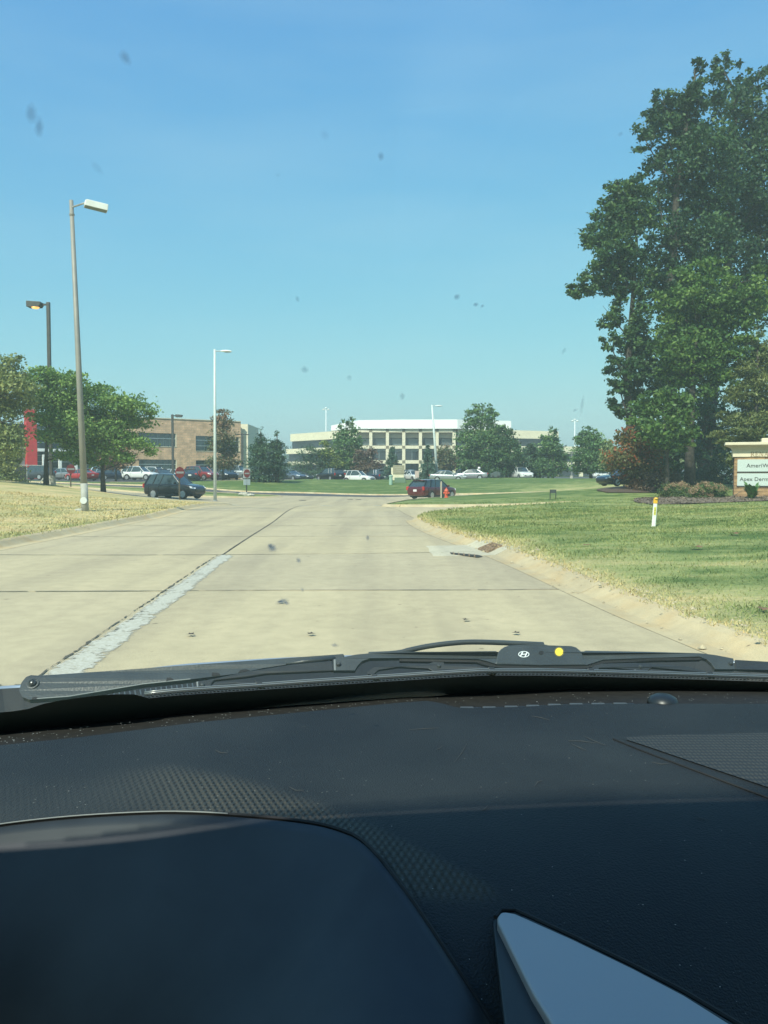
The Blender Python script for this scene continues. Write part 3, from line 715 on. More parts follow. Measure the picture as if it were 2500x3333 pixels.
# stone wall built as panels around the openings
mb = MB(); th = .45
def wall_rect(x0, x1, z0, z1): mb.box(((x0 + x1) / 2, th / 2, (z0 + z1) / 2), (x1 - x0, th, z1 - z0))
xsL = [X0, wins[0][0], wins[0][1], wins[1][0], wins[1][1], 0]
wall_rect(xsL[0], xsL[1], -1, WT); wall_rect(xsL[2], xsL[3], -1, WT); wall_rect(xsL[4], xsL[5], -1, WT)
for a, b in ((0, 2), (1, 3)):
    wall_rect(wins[a][0], wins[a][1], wins[a][3], WT); wall_rect(wins[a][0], wins[a][1], wins[b][3], wins[a][2]); wall_rect(wins[a][0], wins[a][1], -1, wins[b][2])
mb.box((X0 / 2, 12, WT / 2 - .5), (-X0 - .02, 23, WT + .9)); mb.build('wall', M_block, bb)
mb = MB(); mb.box((X0 / 2, .2, WT + .06), (-X0 + .1, .62, .12)); mb.build('coping', M_cream, bb)
for (x0, x1, z0, z1), nm in zip(wins, (6, 5, 6, 5)):
    mb = MB(); mb.box(((x0 + x1) / 2, .30, (z0 + z1) / 2), (x1 - x0, .03, z1 - z0)); wv = mb.build('window', M_win, bb)
    H_ = z1 - z0
    for k, zf in enumerate((.34, .72) if H_ > 2.2 else (.6,)):
        mb = MB(); mb.box(((x0 + x1) / 2, .25, z0 + H_ * zf), (x1 - x0, .1, .09)); mb.build('transom', M_alu, wv)
    for k in range(1, nm):
        mb = MB(); mb.box((x0 + (x1 - x0) * k / nm, .262, (z0 + z1) / 2), (.06, .08, H_)); mb.build('mullion', mat('green_mullion', (.08, .13, .13), .4), wv)
    mb = MB(); mb.box(((x0 + x1) / 2, .06, z0 - .03), (x1 - x0 + .1, .25, .07)); mb.build('sill', M_cream, wv)
    mb = MB(); mb.box((x1 - .03, .1, (z0 + z1) / 2), (.07, .22, H_)); mb.build('jamb', M_cream, wv)
# cream wing set back past the right end, facing the road
E = inv @ (at(797, 1550, 143.5) - Bc)
c0 = inv @ (at(784, 1550, 141.4) - Bc); c1 = inv @ (at(808, 1550, 141.4) - Bc)
mb = MB(); zt = zz(1381, 141.4) - Bc.z
v1 = (c1 - c0); nrm = inv @ Vector((0, 1, 0))
mb.prism([Vector((c0.x, c0.y, -1)), Vector((c1.x, c1.y, -1)), Vector((c1.x, c1.y, zt)), Vector((c0.x, c0.y, zt))], nrm * 12); mb.build('cream_wing', M_cream, bb)
# glazed entrance at the left, red pillar, white columns and canopy
XE0 = fx(-60)
M_curt = mat('curtain_wall_glass', (0.03, 0.05, 0.055), 0.08, spec=.9)
mb = MB(); mb.box(((XE0 + X0) / 2, 1.4, 3.6), (X0 - XE0, .2, 9.2)); cw = mb.build('curtain_wall', M_curt, bb)
for k in range(9):
    mb = MB(); mb.box(((XE0 + X0) / 2, 1.27, .8 + k * .95), (X0 - XE0, .08, .12)); mb.build('transom', M_alu, cw)
mb = MB(); mb.box(((XE0 + X0) / 2, 14, 3.6), (X0 - XE0 - .1, 24, 9.0)); mb.build('rear_block', M_block, bb)
xr0, xr1 = fx(83), fx(117); mb = MB(); mb.box(((xr0 + xr1) / 2, -.6, fz(100, 1335) / 2 - .3), (xr1 - xr0, 1.4, fz(100, 1335) + .6)); mb.build('red_pillar', M_redp, bb, bevel=.03)
xg0, xg1 = fx(50), fx(82); mb = MB(); mb.box(((xg0 + xg1) / 2, .3, fz(70, 1430) / 2 - .3), (xg1 - xg0, 1.0, fz(70, 1430) + .6)); mb.build('grey_pier', mat('grey_render', (.22, .23, .23), .8), bb)
for px in (138, 190, 241):
    x = fx(px); mb = MB(); mb.box((x, -1.2, 1.5), (.42, .42, 4.4)); mb.build('entrance_column', M_white, bb, bevel=.02)
mb = MB(); x0, x1 = fx(118), fx(300); zc = fz(200, 1467); mb.box(((x0 + x1) / 2, -.2, zc), (x1 - x0, 2.6, .42)); mb.build('canopy', M_white, bb, bevel=.02)

# ------------------------------------------------------------------ three-storey office building in the middle
D0 = 215.0
oc = G(1300, D0); oc.z = zz(1552, D0)
ob = thing('office_building', 'long cream three-storey office building with a bright white roof storey', 'building', oc)
def L(px, py, d): p = at(px, py, d); return Vector((p.x, d, p.z)) - oc
px2x = lambda px, d=D0: (px - CX) / F * d - oc.x
colp = [1157, 1207, 1261, 1314, 1368, 1422, 1477]
z_top, z_f3, z_f2, z_g = zz(1397, D0) - oc.z, zz(1451.5, D0) - oc.z, zz(1498, D0) - oc.z, -1.0
z1b = lambda py: zz(py, D0) - oc.z
xa, xb = px2x(1157), px2x(1490)
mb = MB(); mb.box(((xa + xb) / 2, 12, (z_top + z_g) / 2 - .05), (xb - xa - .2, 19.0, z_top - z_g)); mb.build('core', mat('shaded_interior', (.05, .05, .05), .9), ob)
M_join = mat('brown_joint_block', (.20, .17, .115), .85)
bands = [(1397, 1408), (1451, 1461), (1498, 1509)]
for px in colp:
    mb = MB(); mb.box((px2x(px), 0, (z_top + z_g) / 2), (.82, .9, z_top - z_g - .02)); cl = mb.build('column', M_cream, ob)
    for y0, y1 in bands:
        za, zb = z1b(y1), z1b(y0); mb = MB(); mb.box((px2x(px), -.47, (za + zb) / 2), (.80, .06, (zb - za) * .9)); mb.build('joint_block', M_join, cl)
for y0, y1 in bands:
    za, zb = z1b(y1), z1b(y0)
    for a, b in zip(colp[:-1], colp[1:]):
        x0, x1 = px2x(a) + .41, px2x(b) - .41
        mb = MB(); mb.box(((x0 + x1) / 2, -.05, (za + zb) / 2), (x1 - x0, .8, zb - za)); mb.build('floor_band', M_cream, ob)
M_blind = mat('pale_window_blind', (.17, .21, .22), .12, spec=.9)
M_span = mat('tan_spandrel', (.46, .39, .29), .85)
for fl, (yt, yb) in enumerate(((1408, 1451), (1461, 1498), (1509, 1556))):
    for a, b in zip(colp[:-1], colp[1:]):
        x0, x1 = px2x(a) + .41, px2x(b) - .41; za, zb = z1b(yb), z1b(yt)
        if fl == 0:
            zs = za + (zb - za) * .60
            mb = MB(); mb.box(((x0 + x1) / 2, .95, (zs + zb) / 2), (x1 - x0, .3, zb - zs)); mb.build('spandrel', M_span, ob)
            mb = MB(); mb.box(((x0 + x1) / 2, 2.05, (za + zs) / 2), (x1 - x0, .12, zs - za)); wv = mb.build('window', M_win2, ob)
            mb = MB(); mb.box((x0 + (x1 - x0) * .62, 1.96, (za + zs) / 2 + .1), ((x1 - x0) * .72, .03, (zs - za) * .8)); mb.build('blind', M_blind, wv)
            mb = MB(); mb.box(((x0 + x1) / 2, 1.2, za + .04), (x1 - x0, 1.6, .08)); mb.build('sill', M_join, wv)
        else:
            mb = MB(); mb.box(((x0 + x1) / 2, (.5, .5, 1.6)[fl], (za + zb) / 2), (x1 - x0, .12, zb - za)); wv = mb.build('window', M_win2, ob)
            if fl == 1:
                mb = MB(); mb.box(((x0 + x1) / 2, .42, zb - .35), (x1 - x0 - .1, .03, .6)); mb.build('blind', M_blind, wv)
                mb = MB(); mb.box(((x0 + x1) / 2, .40, (za + zb) / 2), (.08, .05, zb - za)); mb.build('mullion', M_alu, wv)
# angled wings: stacks of projecting bands and ribbon windows
def wing(name, pA, dA, pB, dB, levels, depth=14):
    for (yA0, yA1, yB0, yB1, ext, kind) in levels:
        a0 = L(pA - ext[0] if False else pA, yA0, dA); a1 = L(pA, yA1, dA); b0 = L(pB + ext[1], yB0, dB); b1 = L(pB + ext[1], yB1, dB)
        quad = [a1, b1, b0, a0]
        t = (b1 - a1).normalized(); nrm = Vector((-t.y, t.x, 0)).normalized()
        if nrm.y < 0: nrm = -nrm
        off = 0 if kind == 'band' else .7
        quad = [q + nrm * off for q in quad]
        mb = MB(); mb.prism(quad, nrm * depth)
        mb.build('wing_band' if kind == 'band' else 'window', M_cream if kind == 'band' else M_win2, ob)
wing('wing', 1158, 215.6, 945, 235, [(1398.5, 1425, 1413, 1437, (0, 0), 'band'), (1425.3, 1452, 1437.2, 1461.8, (0, 0), 'w'), (1452.3, 1472, 1462, 1478, (0, -14), 'band'), (1472.3, 1500, 1478.2, 1502.8, (0, -10), 'w'), (1500.3, 1512, 1503, 1514, (0, -9), 'band'), (1512.3, 1560, 1514.2, 1560, (0, -4), 'w')])
wing('wing', 1490, 215.6, 1818, 221, [(1396, 1424, 1404, 1429, (0, 0), 'band'), (1424.3, 1452, 1429.3, 1452, (0, 0), 'w'), (1452.3, 1471, 1452.3, 1473, (0, 6), 'band'), (1471.3, 1502, 1473.3, 1503, (0, 0), 'w'), (1502.3, 1518, 1503.3, 1519, (0, 8), 'band'), (1518.3, 1560, 1519.3, 1560, (0, 2), 'w')])
# lower wing further right with ground-floor columns
wing('wing', 1822, 224, 1990, 228, [(1453, 1476, 1455, 1477, (0, 0), 'band'), (1476.3, 1503, 1477.3, 1504, (0, 0), 'w'), (1503.3, 1521, 1504.3, 1521, (0, 0), 'band'), (1521.3, 1560, 1521.3, 1560, (0, 0), 'w')])
for px in (1811, 1891, 1950, 1738):
    mb = MB(); p = L(px, 1545, 213); mb.box((p.x, p.y, .7), (.9, .9, 4.0)); mb.build('ground_column', M_cream, ob)
# white roof storey with angled ends
prof = [(1078, 224, 1385), (1165, 214.5, 1367.5), (1300, 214.2, 1365.5), (1489, 214.2, 1365), (1512, 215.5, 1366.5), (1664, 222, 1369.5)]
mb = MB(); fr = []; bk = []
zb_ = z_top + .02
for px, d, py in prof: p = L(px, py, d); fr.append(p); bk.append(Vector((p.x, 28, p.z)))
n = len(fr)
vs = [Vector((p.x, p.y - .25, zb_)) for p in fr] + [p + Vector((0, .12, 0)) for p in fr] + bk + [Vector((p.x, p.y, zb_)) for p in bk]
fs = []
for i in range(n - 1):
    for k in range(3): fs.append((k * n + i, k * n + i + 1, (k + 1) * n + i + 1, (k + 1) * n + i))
fs += [(0, n, 2 * n, 3 * n), (n - 1, 2 * n - 1, 3 * n - 1, 4 * n - 1)]
mb.add(vs, fs); mb.build('roof_storey', M_roofw, ob)

# far wooded skyline beyond the buildings
def skyline(name, px0, px1, d, py, label):
    pass

# ------------------------------------------------------------------ trees
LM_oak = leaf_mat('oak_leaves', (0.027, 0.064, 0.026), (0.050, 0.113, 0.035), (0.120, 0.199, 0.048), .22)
LM_oak2 = leaf_mat('dark_oak_leaves', (0.023, 0.060, 0.029), (0.044, 0.101, 0.040), (0.091, 0.164, 0.055), .2)  # darker leaf greens than the oak set above
LM_maple = leaf_mat('maple_leaves', (0.044, 0.103, 0.021), (0.088, 0.173, 0.037), (0.176, 0.264, 0.052), .28)
LM_olive = leaf_mat('olive_pine_needles', (0.082, 0.118, 0.033), (0.146, 0.182, 0.055), (0.237, 0.255, 0.082), .15)
LM_locust = leaf_mat('locust_leaves', (0.108, 0.204, 0.050), (0.192, 0.316, 0.076), (0.339, 0.452, 0.113), .3)
LM_locol = leaf_mat('dusty_locust_leaves', (0.149, 0.199, 0.075), (0.236, 0.284, 0.098), (0.373, 0.397, 0.136), .25)
LM_green = leaf_mat('green_leaves', (0.059, 0.130, 0.046), (0.105, 0.200, 0.063), (0.189, 0.294, 0.084), .22)
LM_dark = leaf_mat('dark_pine_needles', (0.032, 0.081, 0.049), (0.057, 0.117, 0.061), (0.101, 0.173, 0.072), .1)
LM_spruce = leaf_mat('blue_spruce_needles', (0.046, 0.101, 0.076), (0.084, 0.157, 0.109), (0.147, 0.231, 0.147), .08)
LM_red = leaf_mat('reddening_leaves', (0.092, 0.109, 0.034), (0.143, 0.126, 0.042), (0.437, 0.092, 0.042), .25)
LM_purple = leaf_mat('purple_brown_leaves', (0.098, 0.059, 0.049), (0.147, 0.098, 0.069), (0.196, 0.157, 0.088), .15)
LM_bronze = leaf_mat('bronze_top_leaves', (0.088, 0.137, 0.049), (0.176, 0.157, 0.078), (0.333, 0.206, 0.127), .2)
LM_rust = leaf_mat('rusty_leaves', (0.164, 0.100, 0.046), (0.273, 0.155, 0.073), (0.400, 0.200, 0.091), .2)
LM_yel = leaf_mat('yellow_green_leaves', (0.118, 0.176, 0.039), (0.216, 0.274, 0.059), (0.392, 0.412, 0.118), .3)

def px_seed(v): return int(v * 7) % 9973
def leaf_quads(C, s, up=.45, asp=.6):
    n = len(C); N = rng.normal(size=(n, 3)); N[:, 2] += up; N /= np.linalg.norm(N, axis=1)[:, None]
    A = rng.normal(size=(n, 3)); U = np.cross(N, A); U /= np.linalg.norm(U, axis=1)[:, None]; W = np.cross(N, U)
    s = np.broadcast_to(np.asarray(s), (n,)) * rng.uniform(.65, 1.3, n)
    U *= (s * .5)[:, None]; W *= (s * .5 * asp)[:, None]
    fold = N * (s * .12)[:, None]
    V = np.stack([C - U, C - W + fold, C + U, C + W + fold], 1).reshape(-1, 3)
    return V, np.arange(4 * n).reshape(n, 4)

def crown_points(lobes, n, clump=.30, fill=2.0, per=26):
    """lobes: (center, radii); returns leaf centres and a per-clump tone"""
    vol = np.array([r[0] * r[1] * r[2] for c, r in lobes]) ** .75; vol = vol / vol.sum()
    C = []; Tn_ = []
    for (c, r), v in zip(lobes, vol):
        m = max(6, int(n * v)); k = max(3, m // per)
        d = rng.normal(size=(k, 3)); d /= np.linalg.norm(d, axis=1)[:, None]
        rad = rng.uniform(.2, 1, k) ** (1 / fill); rad = np.where(rng.uniform(0, 1, k) < .22, rad * 1.3, rad)
        cc = d * rad[:, None]; which = rng.integers(0, k, m)
        p = cc[which] + rng.normal(size=(m, 3)) * clump * np.array([1, 1, .62])
        C.append(np.array(c) + p * np.array(r)); tone = rng.normal(.42, .24, k)[which] + rng.normal(0, .15, m); Tn_.append(tone)
    return np.concatenate(C), np.clip(np.concatenate(Tn_), 0, 1)

def tree(name, label, base, d, trunk, lobes, n, leaf, lm, group, bark=None, r0=.25, depth=.9, asp=.6, cat='tree', limbs=True, clump=.30, up=.45, tone_top=None, dspread=.5, per=26, bare=0):
    if group == 'tall oaks and maples at the right': clump, per = .19, 34; random.seed(px_seed(base))
    """base (px); trunk: list of (px,py); lobes: (px,py,rx,ry) in photograph pixels at distance d"""
    k = d / F
    B = G(base, d); t = thing(name, label, cat, B, group=group)
    L3 = []
    for l in lobes:
        p = at(l[0], l[1], d); off = random.uniform(-1, 1) * dspread * l[2] * k * 1.6
        L3.append(((p.x * (d + off) / d, d + off, CAMZ + (p.z - CAMZ) * (d + off) / d), (l[2] * k, l[2] * k * depth, l[3] * k)))
    C, tn = crown_points(L3, n, clump, per=per)
    keep = C[:, 2] > T(B.x, d) + .05; C = C[keep]; tn = tn[keep]
    if tone_top is not None:
        z0, z1 = C[:, 2].min(), C[:, 2].max(); tn = np.clip(tn + tone_top * np.clip((C[:, 2] - z0) / (z1 - z0) - .45, 0, 1), 0, 1)
    V, Fc = leaf_quads(C, leaf, up, asp)
    np_mesh('crown', V, Fc, lm, t, B, {'tone': np.repeat(tn, 4)})
    if trunk:
        pts = [B - Vector((0, 0, .15))] + [at(px, py, d) for px, py in trunk]
        mb = MB(); m = len(pts); mb.tube(pts, [max(.035, r0 * (1 - .82 * i / (m - 1))) * (1.35 if i == 0 else 1) for i in range(m)], 9)
        if limbs:
            for c, r in L3:
                c = Vector(c); i = min(range(len(pts)), key=lambda q: (pts[q] - c).length + (6 if pts[q].z > c.z + .2 else 0)); a = pts[i]
                mid = a.lerp(c, .5) + Vector((random.uniform(-.2, .2), random.uniform(-.2, .2), -.1)) * (c - a).length * .4
                rr = r0 * .22 * (1 - .5 * i / m) + .012
                mb.tube([a, mid, c], [rr, rr * .7, rr * .3], 5)
                for q in range(2 + bare):
                    e = c + Vector((random.uniform(-1, 1) * r[0], random.uniform(-1, 1) * r[1], random.uniform(-.4, 1) * r[2])) * (.95 if q < 2 else 1.15)
                    mb.tube([mid.lerp(c, .6), e], [rr * .4, rr * .12 + .004], 4)
        mb.build('trunk', bark or M_bark, t, B, smooth=True)
    return t

GR = 'tall oaks and maples at the right'
tree('oak_tree', 'outermost tall oak, its trunk showing and a limb reaching out over the lawn', 2096, 54, [(2080, 1500), (2052, 1390), (2040, 1250), (2050, 1100), (2062, 950), (2072, 800), (2070, 700)],
     [(2030, 620, 45, 45), (2075, 600, 40, 45), (2060, 700, 80, 60), (1975, 700, 50, 45), (1940, 775, 45, 45), (2000, 800, 60, 60), (2045, 860, 60, 55), (1985, 880, 60, 50), (1880, 945, 48, 22), (1925, 920, 40, 36), (2005, 950, 45, 45),
      (2095, 940, 40, 50), (1990, 1035, 38, 40), (2085, 1030, 34, 50), (1985, 1115, 34, 34), (2060, 1120, 48, 40), (1995, 1190, 34, 32), (2060, 1200, 50, 40), (2015, 1262, 42, 28), (2075, 1262, 40, 40), (2100, 1130, 40, 50), (2000, 1320, 30, 24), (2040, 1330, 40, 34), (2110, 1330, 40, 40), (2130, 1200, 40, 60), (2075, 1400, 36, 34), (2130, 1400, 44, 40), (2070, 1080, 40, 60)], 28000, .25, LM_oak, GR, r0=.34, bare=1)
tree('oak_tree', 'tallest oak, its crown topping the whole cluster left of the frame edge', 2186, 57, [(2182, 1400), (2186, 1200), (2180, 1000), (2192, 800), (2205, 600), (2235, 400), (2262, 250)],
     [(2262, 225, 22, 38), (2280, 235, 20, 24), (2290, 300, 55, 50), (2245, 320, 40, 40), (2190, 335, 55, 36), (2148, 320, 28, 34), (2130, 380, 35, 40), (2100, 455, 42, 40), (2170, 430, 70, 60), (2255, 400, 70, 70), (2130, 530, 42, 40), (2215, 520, 80, 70), (2310, 480, 80, 80),
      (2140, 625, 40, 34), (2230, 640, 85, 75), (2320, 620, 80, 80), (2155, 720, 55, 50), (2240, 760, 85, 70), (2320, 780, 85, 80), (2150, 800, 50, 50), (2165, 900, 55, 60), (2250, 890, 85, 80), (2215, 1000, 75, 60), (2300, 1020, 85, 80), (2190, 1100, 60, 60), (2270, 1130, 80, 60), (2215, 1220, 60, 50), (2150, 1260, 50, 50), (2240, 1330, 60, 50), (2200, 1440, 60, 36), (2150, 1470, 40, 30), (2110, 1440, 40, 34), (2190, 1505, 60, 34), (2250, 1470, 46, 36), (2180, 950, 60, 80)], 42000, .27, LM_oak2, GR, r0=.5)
tree('oak_tree', 'broad dark oak running out of the frame, behind the stone sign', 2296, 63, [(2310, 1350), (2340, 1100), (2370, 850), (2385, 600), (2392, 400), (2390, 300)],
     [(2345, 215, 30, 40), (2368, 250, 40, 45), (2385, 330, 70, 60), (2440, 290, 24, 50), (2490, 270, 50, 50), (2480, 370, 60, 70), (2410, 440, 85, 80), (2500, 470, 80, 85), (2400, 560, 90, 80), (2495, 600, 90, 90), (2390, 700, 90, 80), (2485, 740, 90, 90),
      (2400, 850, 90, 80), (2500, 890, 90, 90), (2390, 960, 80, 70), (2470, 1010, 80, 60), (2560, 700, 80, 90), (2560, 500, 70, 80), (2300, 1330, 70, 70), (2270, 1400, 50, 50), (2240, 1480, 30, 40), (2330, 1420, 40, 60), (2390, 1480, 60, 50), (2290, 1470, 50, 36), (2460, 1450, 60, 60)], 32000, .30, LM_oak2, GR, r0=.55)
tree('maple_tree', 'lighter green maple filling the middle of the tall cluster', 2246, 51, [(2246, 1420), (2255, 1250), (2270, 1080), (2285, 930)],
     [(2285, 890, 75, 45), (2345, 960, 75, 60), (2255, 975, 70, 55), (2190, 1000, 60, 55), (2300, 1060, 85, 65), (2390, 1040, 65, 65), (2165, 1090, 50, 50), (2245, 1140, 85, 65), (2335, 1150, 85, 65), (2190, 1190, 55, 55), (2275, 1240, 80, 55), (2360, 1250, 55, 50), (2420, 1130, 60, 40), (2450, 960, 60, 55), (2490, 900, 40, 40)], 17000, .25, LM_maple, GR, r0=.3)
tree('maple_tree', 'small bright green maple low in front of the tall trunks', 2172, 47, [(2172, 1500), (2165, 1400), (2160, 1330)],
     [(2105, 1330, 50, 38), (2165, 1318, 58, 45), (2218, 1335, 45, 45), (2085, 1385, 42, 30), (2150, 1400, 65, 45), (2222, 1395, 45, 42), (2180, 1445, 52, 26), (2100, 1290, 24, 24), (2235, 1445, 26, 20)], 6500, .22, LM_maple, GR, r0=.13)
tree('pine_tree', 'olive green pine right above the stone sign', 2462, 50, [(2462, 1400), (2465, 1250), (2468, 1100)],
     [(2465, 1120, 32, 40), (2490, 1170, 45, 45), (2430, 1200, 45, 35), (2480, 1250, 60, 45), (2405, 1290, 50, 32), (2470, 1320, 65, 40), (2390, 1365, 48, 28), (2450, 1390, 65, 35), (2510, 1370, 45, 40), (2360, 1420, 40, 20), (2420, 1440, 60, 25), (2500, 1450, 50, 40), (2440, 1500, 70, 40), (2500, 1560, 60, 40)], 27000, .24, LM_olive, GR, r0=.22, asp=.3)
tree('maple_tree', 'reddening small maple over the mulch circle left of the tall trunks', 2088, 50.5, [(2086, 1540), (2080, 1480), (2075, 1430)],
     [(2040, 1418, 34, 30), (2075, 1440, 48, 42), (2112, 1478, 45, 40), (2032, 1490, 45, 42), (2078, 1520, 52, 34), (2125, 1530, 36, 30), (2000, 1510, 26, 34), (2055, 1560, 34, 20)], 6000, .20, LM_red, 'small trees', r0=.12, clump=.34)
tree('shrub', 'purple-brown domed shrub under the reddening maple', 2128, 49.5, [(2128, 1580)], [(2125, 1560, 30, 30), (2120, 1585, 34, 16)], 1500, .13, LM_purple, 'low shrubs', r0=.04, cat='shrub')
tree('shrub', 'dark rusty shrub between two trunks beside the mulch circle', 2150, 50, [(2155, 1580)], [(2155, 1570, 22, 22), (2075, 1580, 26, 22), (2100, 1590, 30, 14)], 1400, .13, LM_rust, 'low shrubs', r0=.04, cat='shrub')
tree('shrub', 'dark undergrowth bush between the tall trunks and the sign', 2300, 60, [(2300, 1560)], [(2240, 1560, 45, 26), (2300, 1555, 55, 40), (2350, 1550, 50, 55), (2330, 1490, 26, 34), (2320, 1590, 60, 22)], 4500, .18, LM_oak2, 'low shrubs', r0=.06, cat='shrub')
# left side
GL = 'spreading honey locusts on the left verge'
tree('locust_tree', 'olive spreading locust cut off by the left frame edge', -60, 50, [(-55, 1480), (-40, 1380), (-15, 1290), (0, 1230)],
     [(20, 1185, 40, 26), (62, 1160, 14, 12), (-40, 1230, 80, 55), (28, 1250, 52, 34), (60, 1228, 26, 20), (-30, 1320, 90, 50), (15, 1335, 50, 34), (0, 1405, 75, 38), (-60, 1420, 80, 50), (30, 1420, 34, 24), (84, 1300, 40, 28), (100, 1352, 22, 11), (64, 1440, 30, 13), (92, 1260, 36, 22), (20, 1460, 50, 24)], 13500, .20, LM_locol, GL, r0=.22, bark=M_bark2, bare=2, clump=.33, per=18)
tree('locust_tree', 'middle locust standing in front of the red pillar and lamp post', 151, 53, [(150, 1500), (152, 1440), (160, 1380), (165, 1310)],
     [(145, 1212, 38, 18), (105, 1240, 40, 26), (180, 1236, 58, 30), (238, 1230, 34, 22), (125, 1295, 40, 30), (170, 1300, 66, 40), (240, 1290, 48, 36), (150, 1365, 42, 28), (205, 1365, 66, 34), (170, 1420, 48, 24), (235, 1425, 46, 26), (262, 1390, 40, 40), (215, 1480, 40, 20), (250, 1460, 36, 24)], 13500, .20, LM_locust, GL, r0=.15, clump=.33, per=18)
tree('locust_tree', 'wide flat-topped locust in front of the stone building', 337, 55, [(334, 1530), (338, 1470), (346, 1410), (352, 1350)],
     [(318, 1268, 46, 20), (272, 1285, 44, 26), (345, 1310, 66, 28), (405, 1312, 58, 24), (452, 1335, 46, 20), (486, 1352, 24, 12), (295, 1360, 58, 30), (378, 1360, 66, 26), (440, 1380, 44, 18), (300, 1420, 56, 28), (385, 1415, 60, 20), (490, 1472, 22, 16), (460, 1450, 34, 18), (270, 1455, 40, 30), (245, 1340, 40, 40), (225, 1420, 40, 30), (345, 1462, 56, 22), (410, 1490, 30, 18), (310, 1500, 36, 20), (275, 1500, 34, 18), (350, 1395, 60, 26), (430, 1440, 40, 22)], 16000, .20, LM_locust, GL, r0=.15, clump=.33, per=18)
tree('shrub', 'olive brown bush at the left frame edge beside the dark enclosure', 10, 62, [(10, 1560)], [(10, 1500, 40, 50), (36, 1470, 30, 40), (56, 1490, 18, 30), (20, 1555, 45, 25), (0, 1440, 40, 34)], 4500, .2, LM_locol, 'low shrubs', r0=.06, cat='shrub')
tree('maple_tree', 'small rusty maple in front of the lower stone wall', 378, 97, [(378, 1530), (376, 1490), (374, 1450)], [(372, 1455, 42, 30), (352, 1492, 36, 28), (404, 1490, 36, 30), (376, 1515, 40, 14)], 2800, .32, LM_rust, 'small trees', r0=.12)
tree('maple_tree', 'bronze-topped young maple behind the straight lamp post', 726, 97, [(726, 1530), (725, 1450), (724, 1380)], [(726, 1348, 22, 18), (708, 1375, 26, 24), (742, 1378, 26, 24), (724, 1420, 36, 28), (700, 1455, 26, 26), (742, 1460, 36, 28), (716, 1500, 36, 24), (745, 1505, 30, 22)], 4200, .30, LM_bronze, 'small trees', r0=.12, tone_top=.9)
def pine(px, d, py_top, py_bot, half, label, lm, n, leaf=.3, group='evergreens on the far mound'):
    h = py_bot - py_top; lob = [(px + random.uniform(-.12, .12) * half, py_top + h * .05, half * .2, h * .08), (px - half * .15, py_top + h * .16, half * .3, h * .09), (px + half * .2, py_top + h * .22, half * .34, h * .09)]
    for i in range(9): f = i / 8; q = half * (.42 + .5 * f); lob += [(px - q * random.uniform(.35, .6), py_top + h * (.28 + .62 * f), half * .42, h * .08), (px + q * random.uniform(.3, .6), py_top + h * (.25 + .62 * f), half * .42, h * .08), (px, py_top + h * (.3 + .6 * f), half * .45, h * .09)]
    return tree('pine_tree', label, px, d, [(px, py_bot - h * .3), (px, py_top + h * .3), (px, py_top + 4)], lob, n, leaf, lm, group, r0=.22, asp=.28, limbs=False, clump=.34)
pine(848, 92, 1400, 1572, 56, 'broad dark pine, the taller of a pair on the grassy mound', LM_dark, 6500)
pine(902, 93, 1412, 1568, 44, 'dark pine, slimmer of a pair, a stray clump at its tip', LM_dark, 5200)
def spruce(px, d, py_top, py_bot, half, label, n=4200):
    B = G(px, d); t = thing('spruce_tree', label, 'tree', B, group='blue spruces before the office building')
    zt = zz(py_top, d); zb = zz(py_bot, d) - .1; Rm = half * d / F; C = []; D = []
    nl = 15
    for i in range(nl):
        f = (i + .5) / nl; z = zb + (zt - zb) * (1 - f) ** 1.0 if False else zt - (zt - zb) * f
        r = Rm * (.06 + .94 * f ** .9); m = int(6 + 10 * f)
        for k in range(m):
            a = random.uniform(0, 6.283); rr = r * random.uniform(.8, 1.1); q = int(n / nl / m * (.4 + 1.2 * f)) + 3
            s = rng.uniform(.05, 1, q) ** .7
            C.append(np.column_stack([B.x + np.cos(a) * rr * s, d + np.sin(a) * rr * s, z - .28 * rr * s ** 1.4 * .9 + rng.normal(0, .05, q)]) + rng.normal(0, .10, (q, 3)))
    C = np.concatenate(C); V, Fc = leaf_quads(C, .3, .9, .3)
    np_mesh('crown', V, Fc, LM_spruce, t, B, {'tone': np.repeat(np.clip(rng.normal(.45, .22, len(C)), 0, 1), 4)})
    mb = MB(); mb.tube([B - Vector((0, 0, .2)), (B.x, d, zt)], [.16, .02], 8); mb.build('trunk', M_bark, t, B)
spruce(1277, 112, 1456, 1562, 44, 'blue spruce right behind the small tan monument sign')
spruce(1392, 109, 1450, 1566, 40, 'bluish spruce right behind the maroon car and leaning lamp post')
GM = 'trees of the office parking lot'
tree('pear_tree', 'upright forked pear tree hiding the left corner of the white roof', 1131, 124, [(1131, 1530), (1131, 1460), (1130, 1400)],
     [(1112, 1380, 10, 18), (1128, 1375, 8, 18), (1142, 1374, 8, 18), (1125, 1405, 26, 20), (1148, 1402, 16, 24), (1108, 1420, 20, 22), (1135, 1440, 36, 22), (1165, 1440, 18, 20), (1110, 1470, 34, 24), (1150, 1475, 34, 22), (1128, 1505, 42, 22), (1110, 1530, 30, 18), (1150, 1525, 30, 18)], 5200, .36, LM_green, GM, r0=.16)
tree('pine_tree', 'squat dark pine beside the left office wing', 1010, 121, [(1010, 1540), (1012, 1480)], [(1012, 1452, 16, 14), (1000, 1475, 30, 20), (1032, 1478, 28, 20), (985, 1510, 34, 22), (1030, 1510, 40, 24), (978, 1540, 30, 16), (1025, 1542, 40, 16)], 3600, .34, LM_dark, GM, r0=.14, asp=.3)
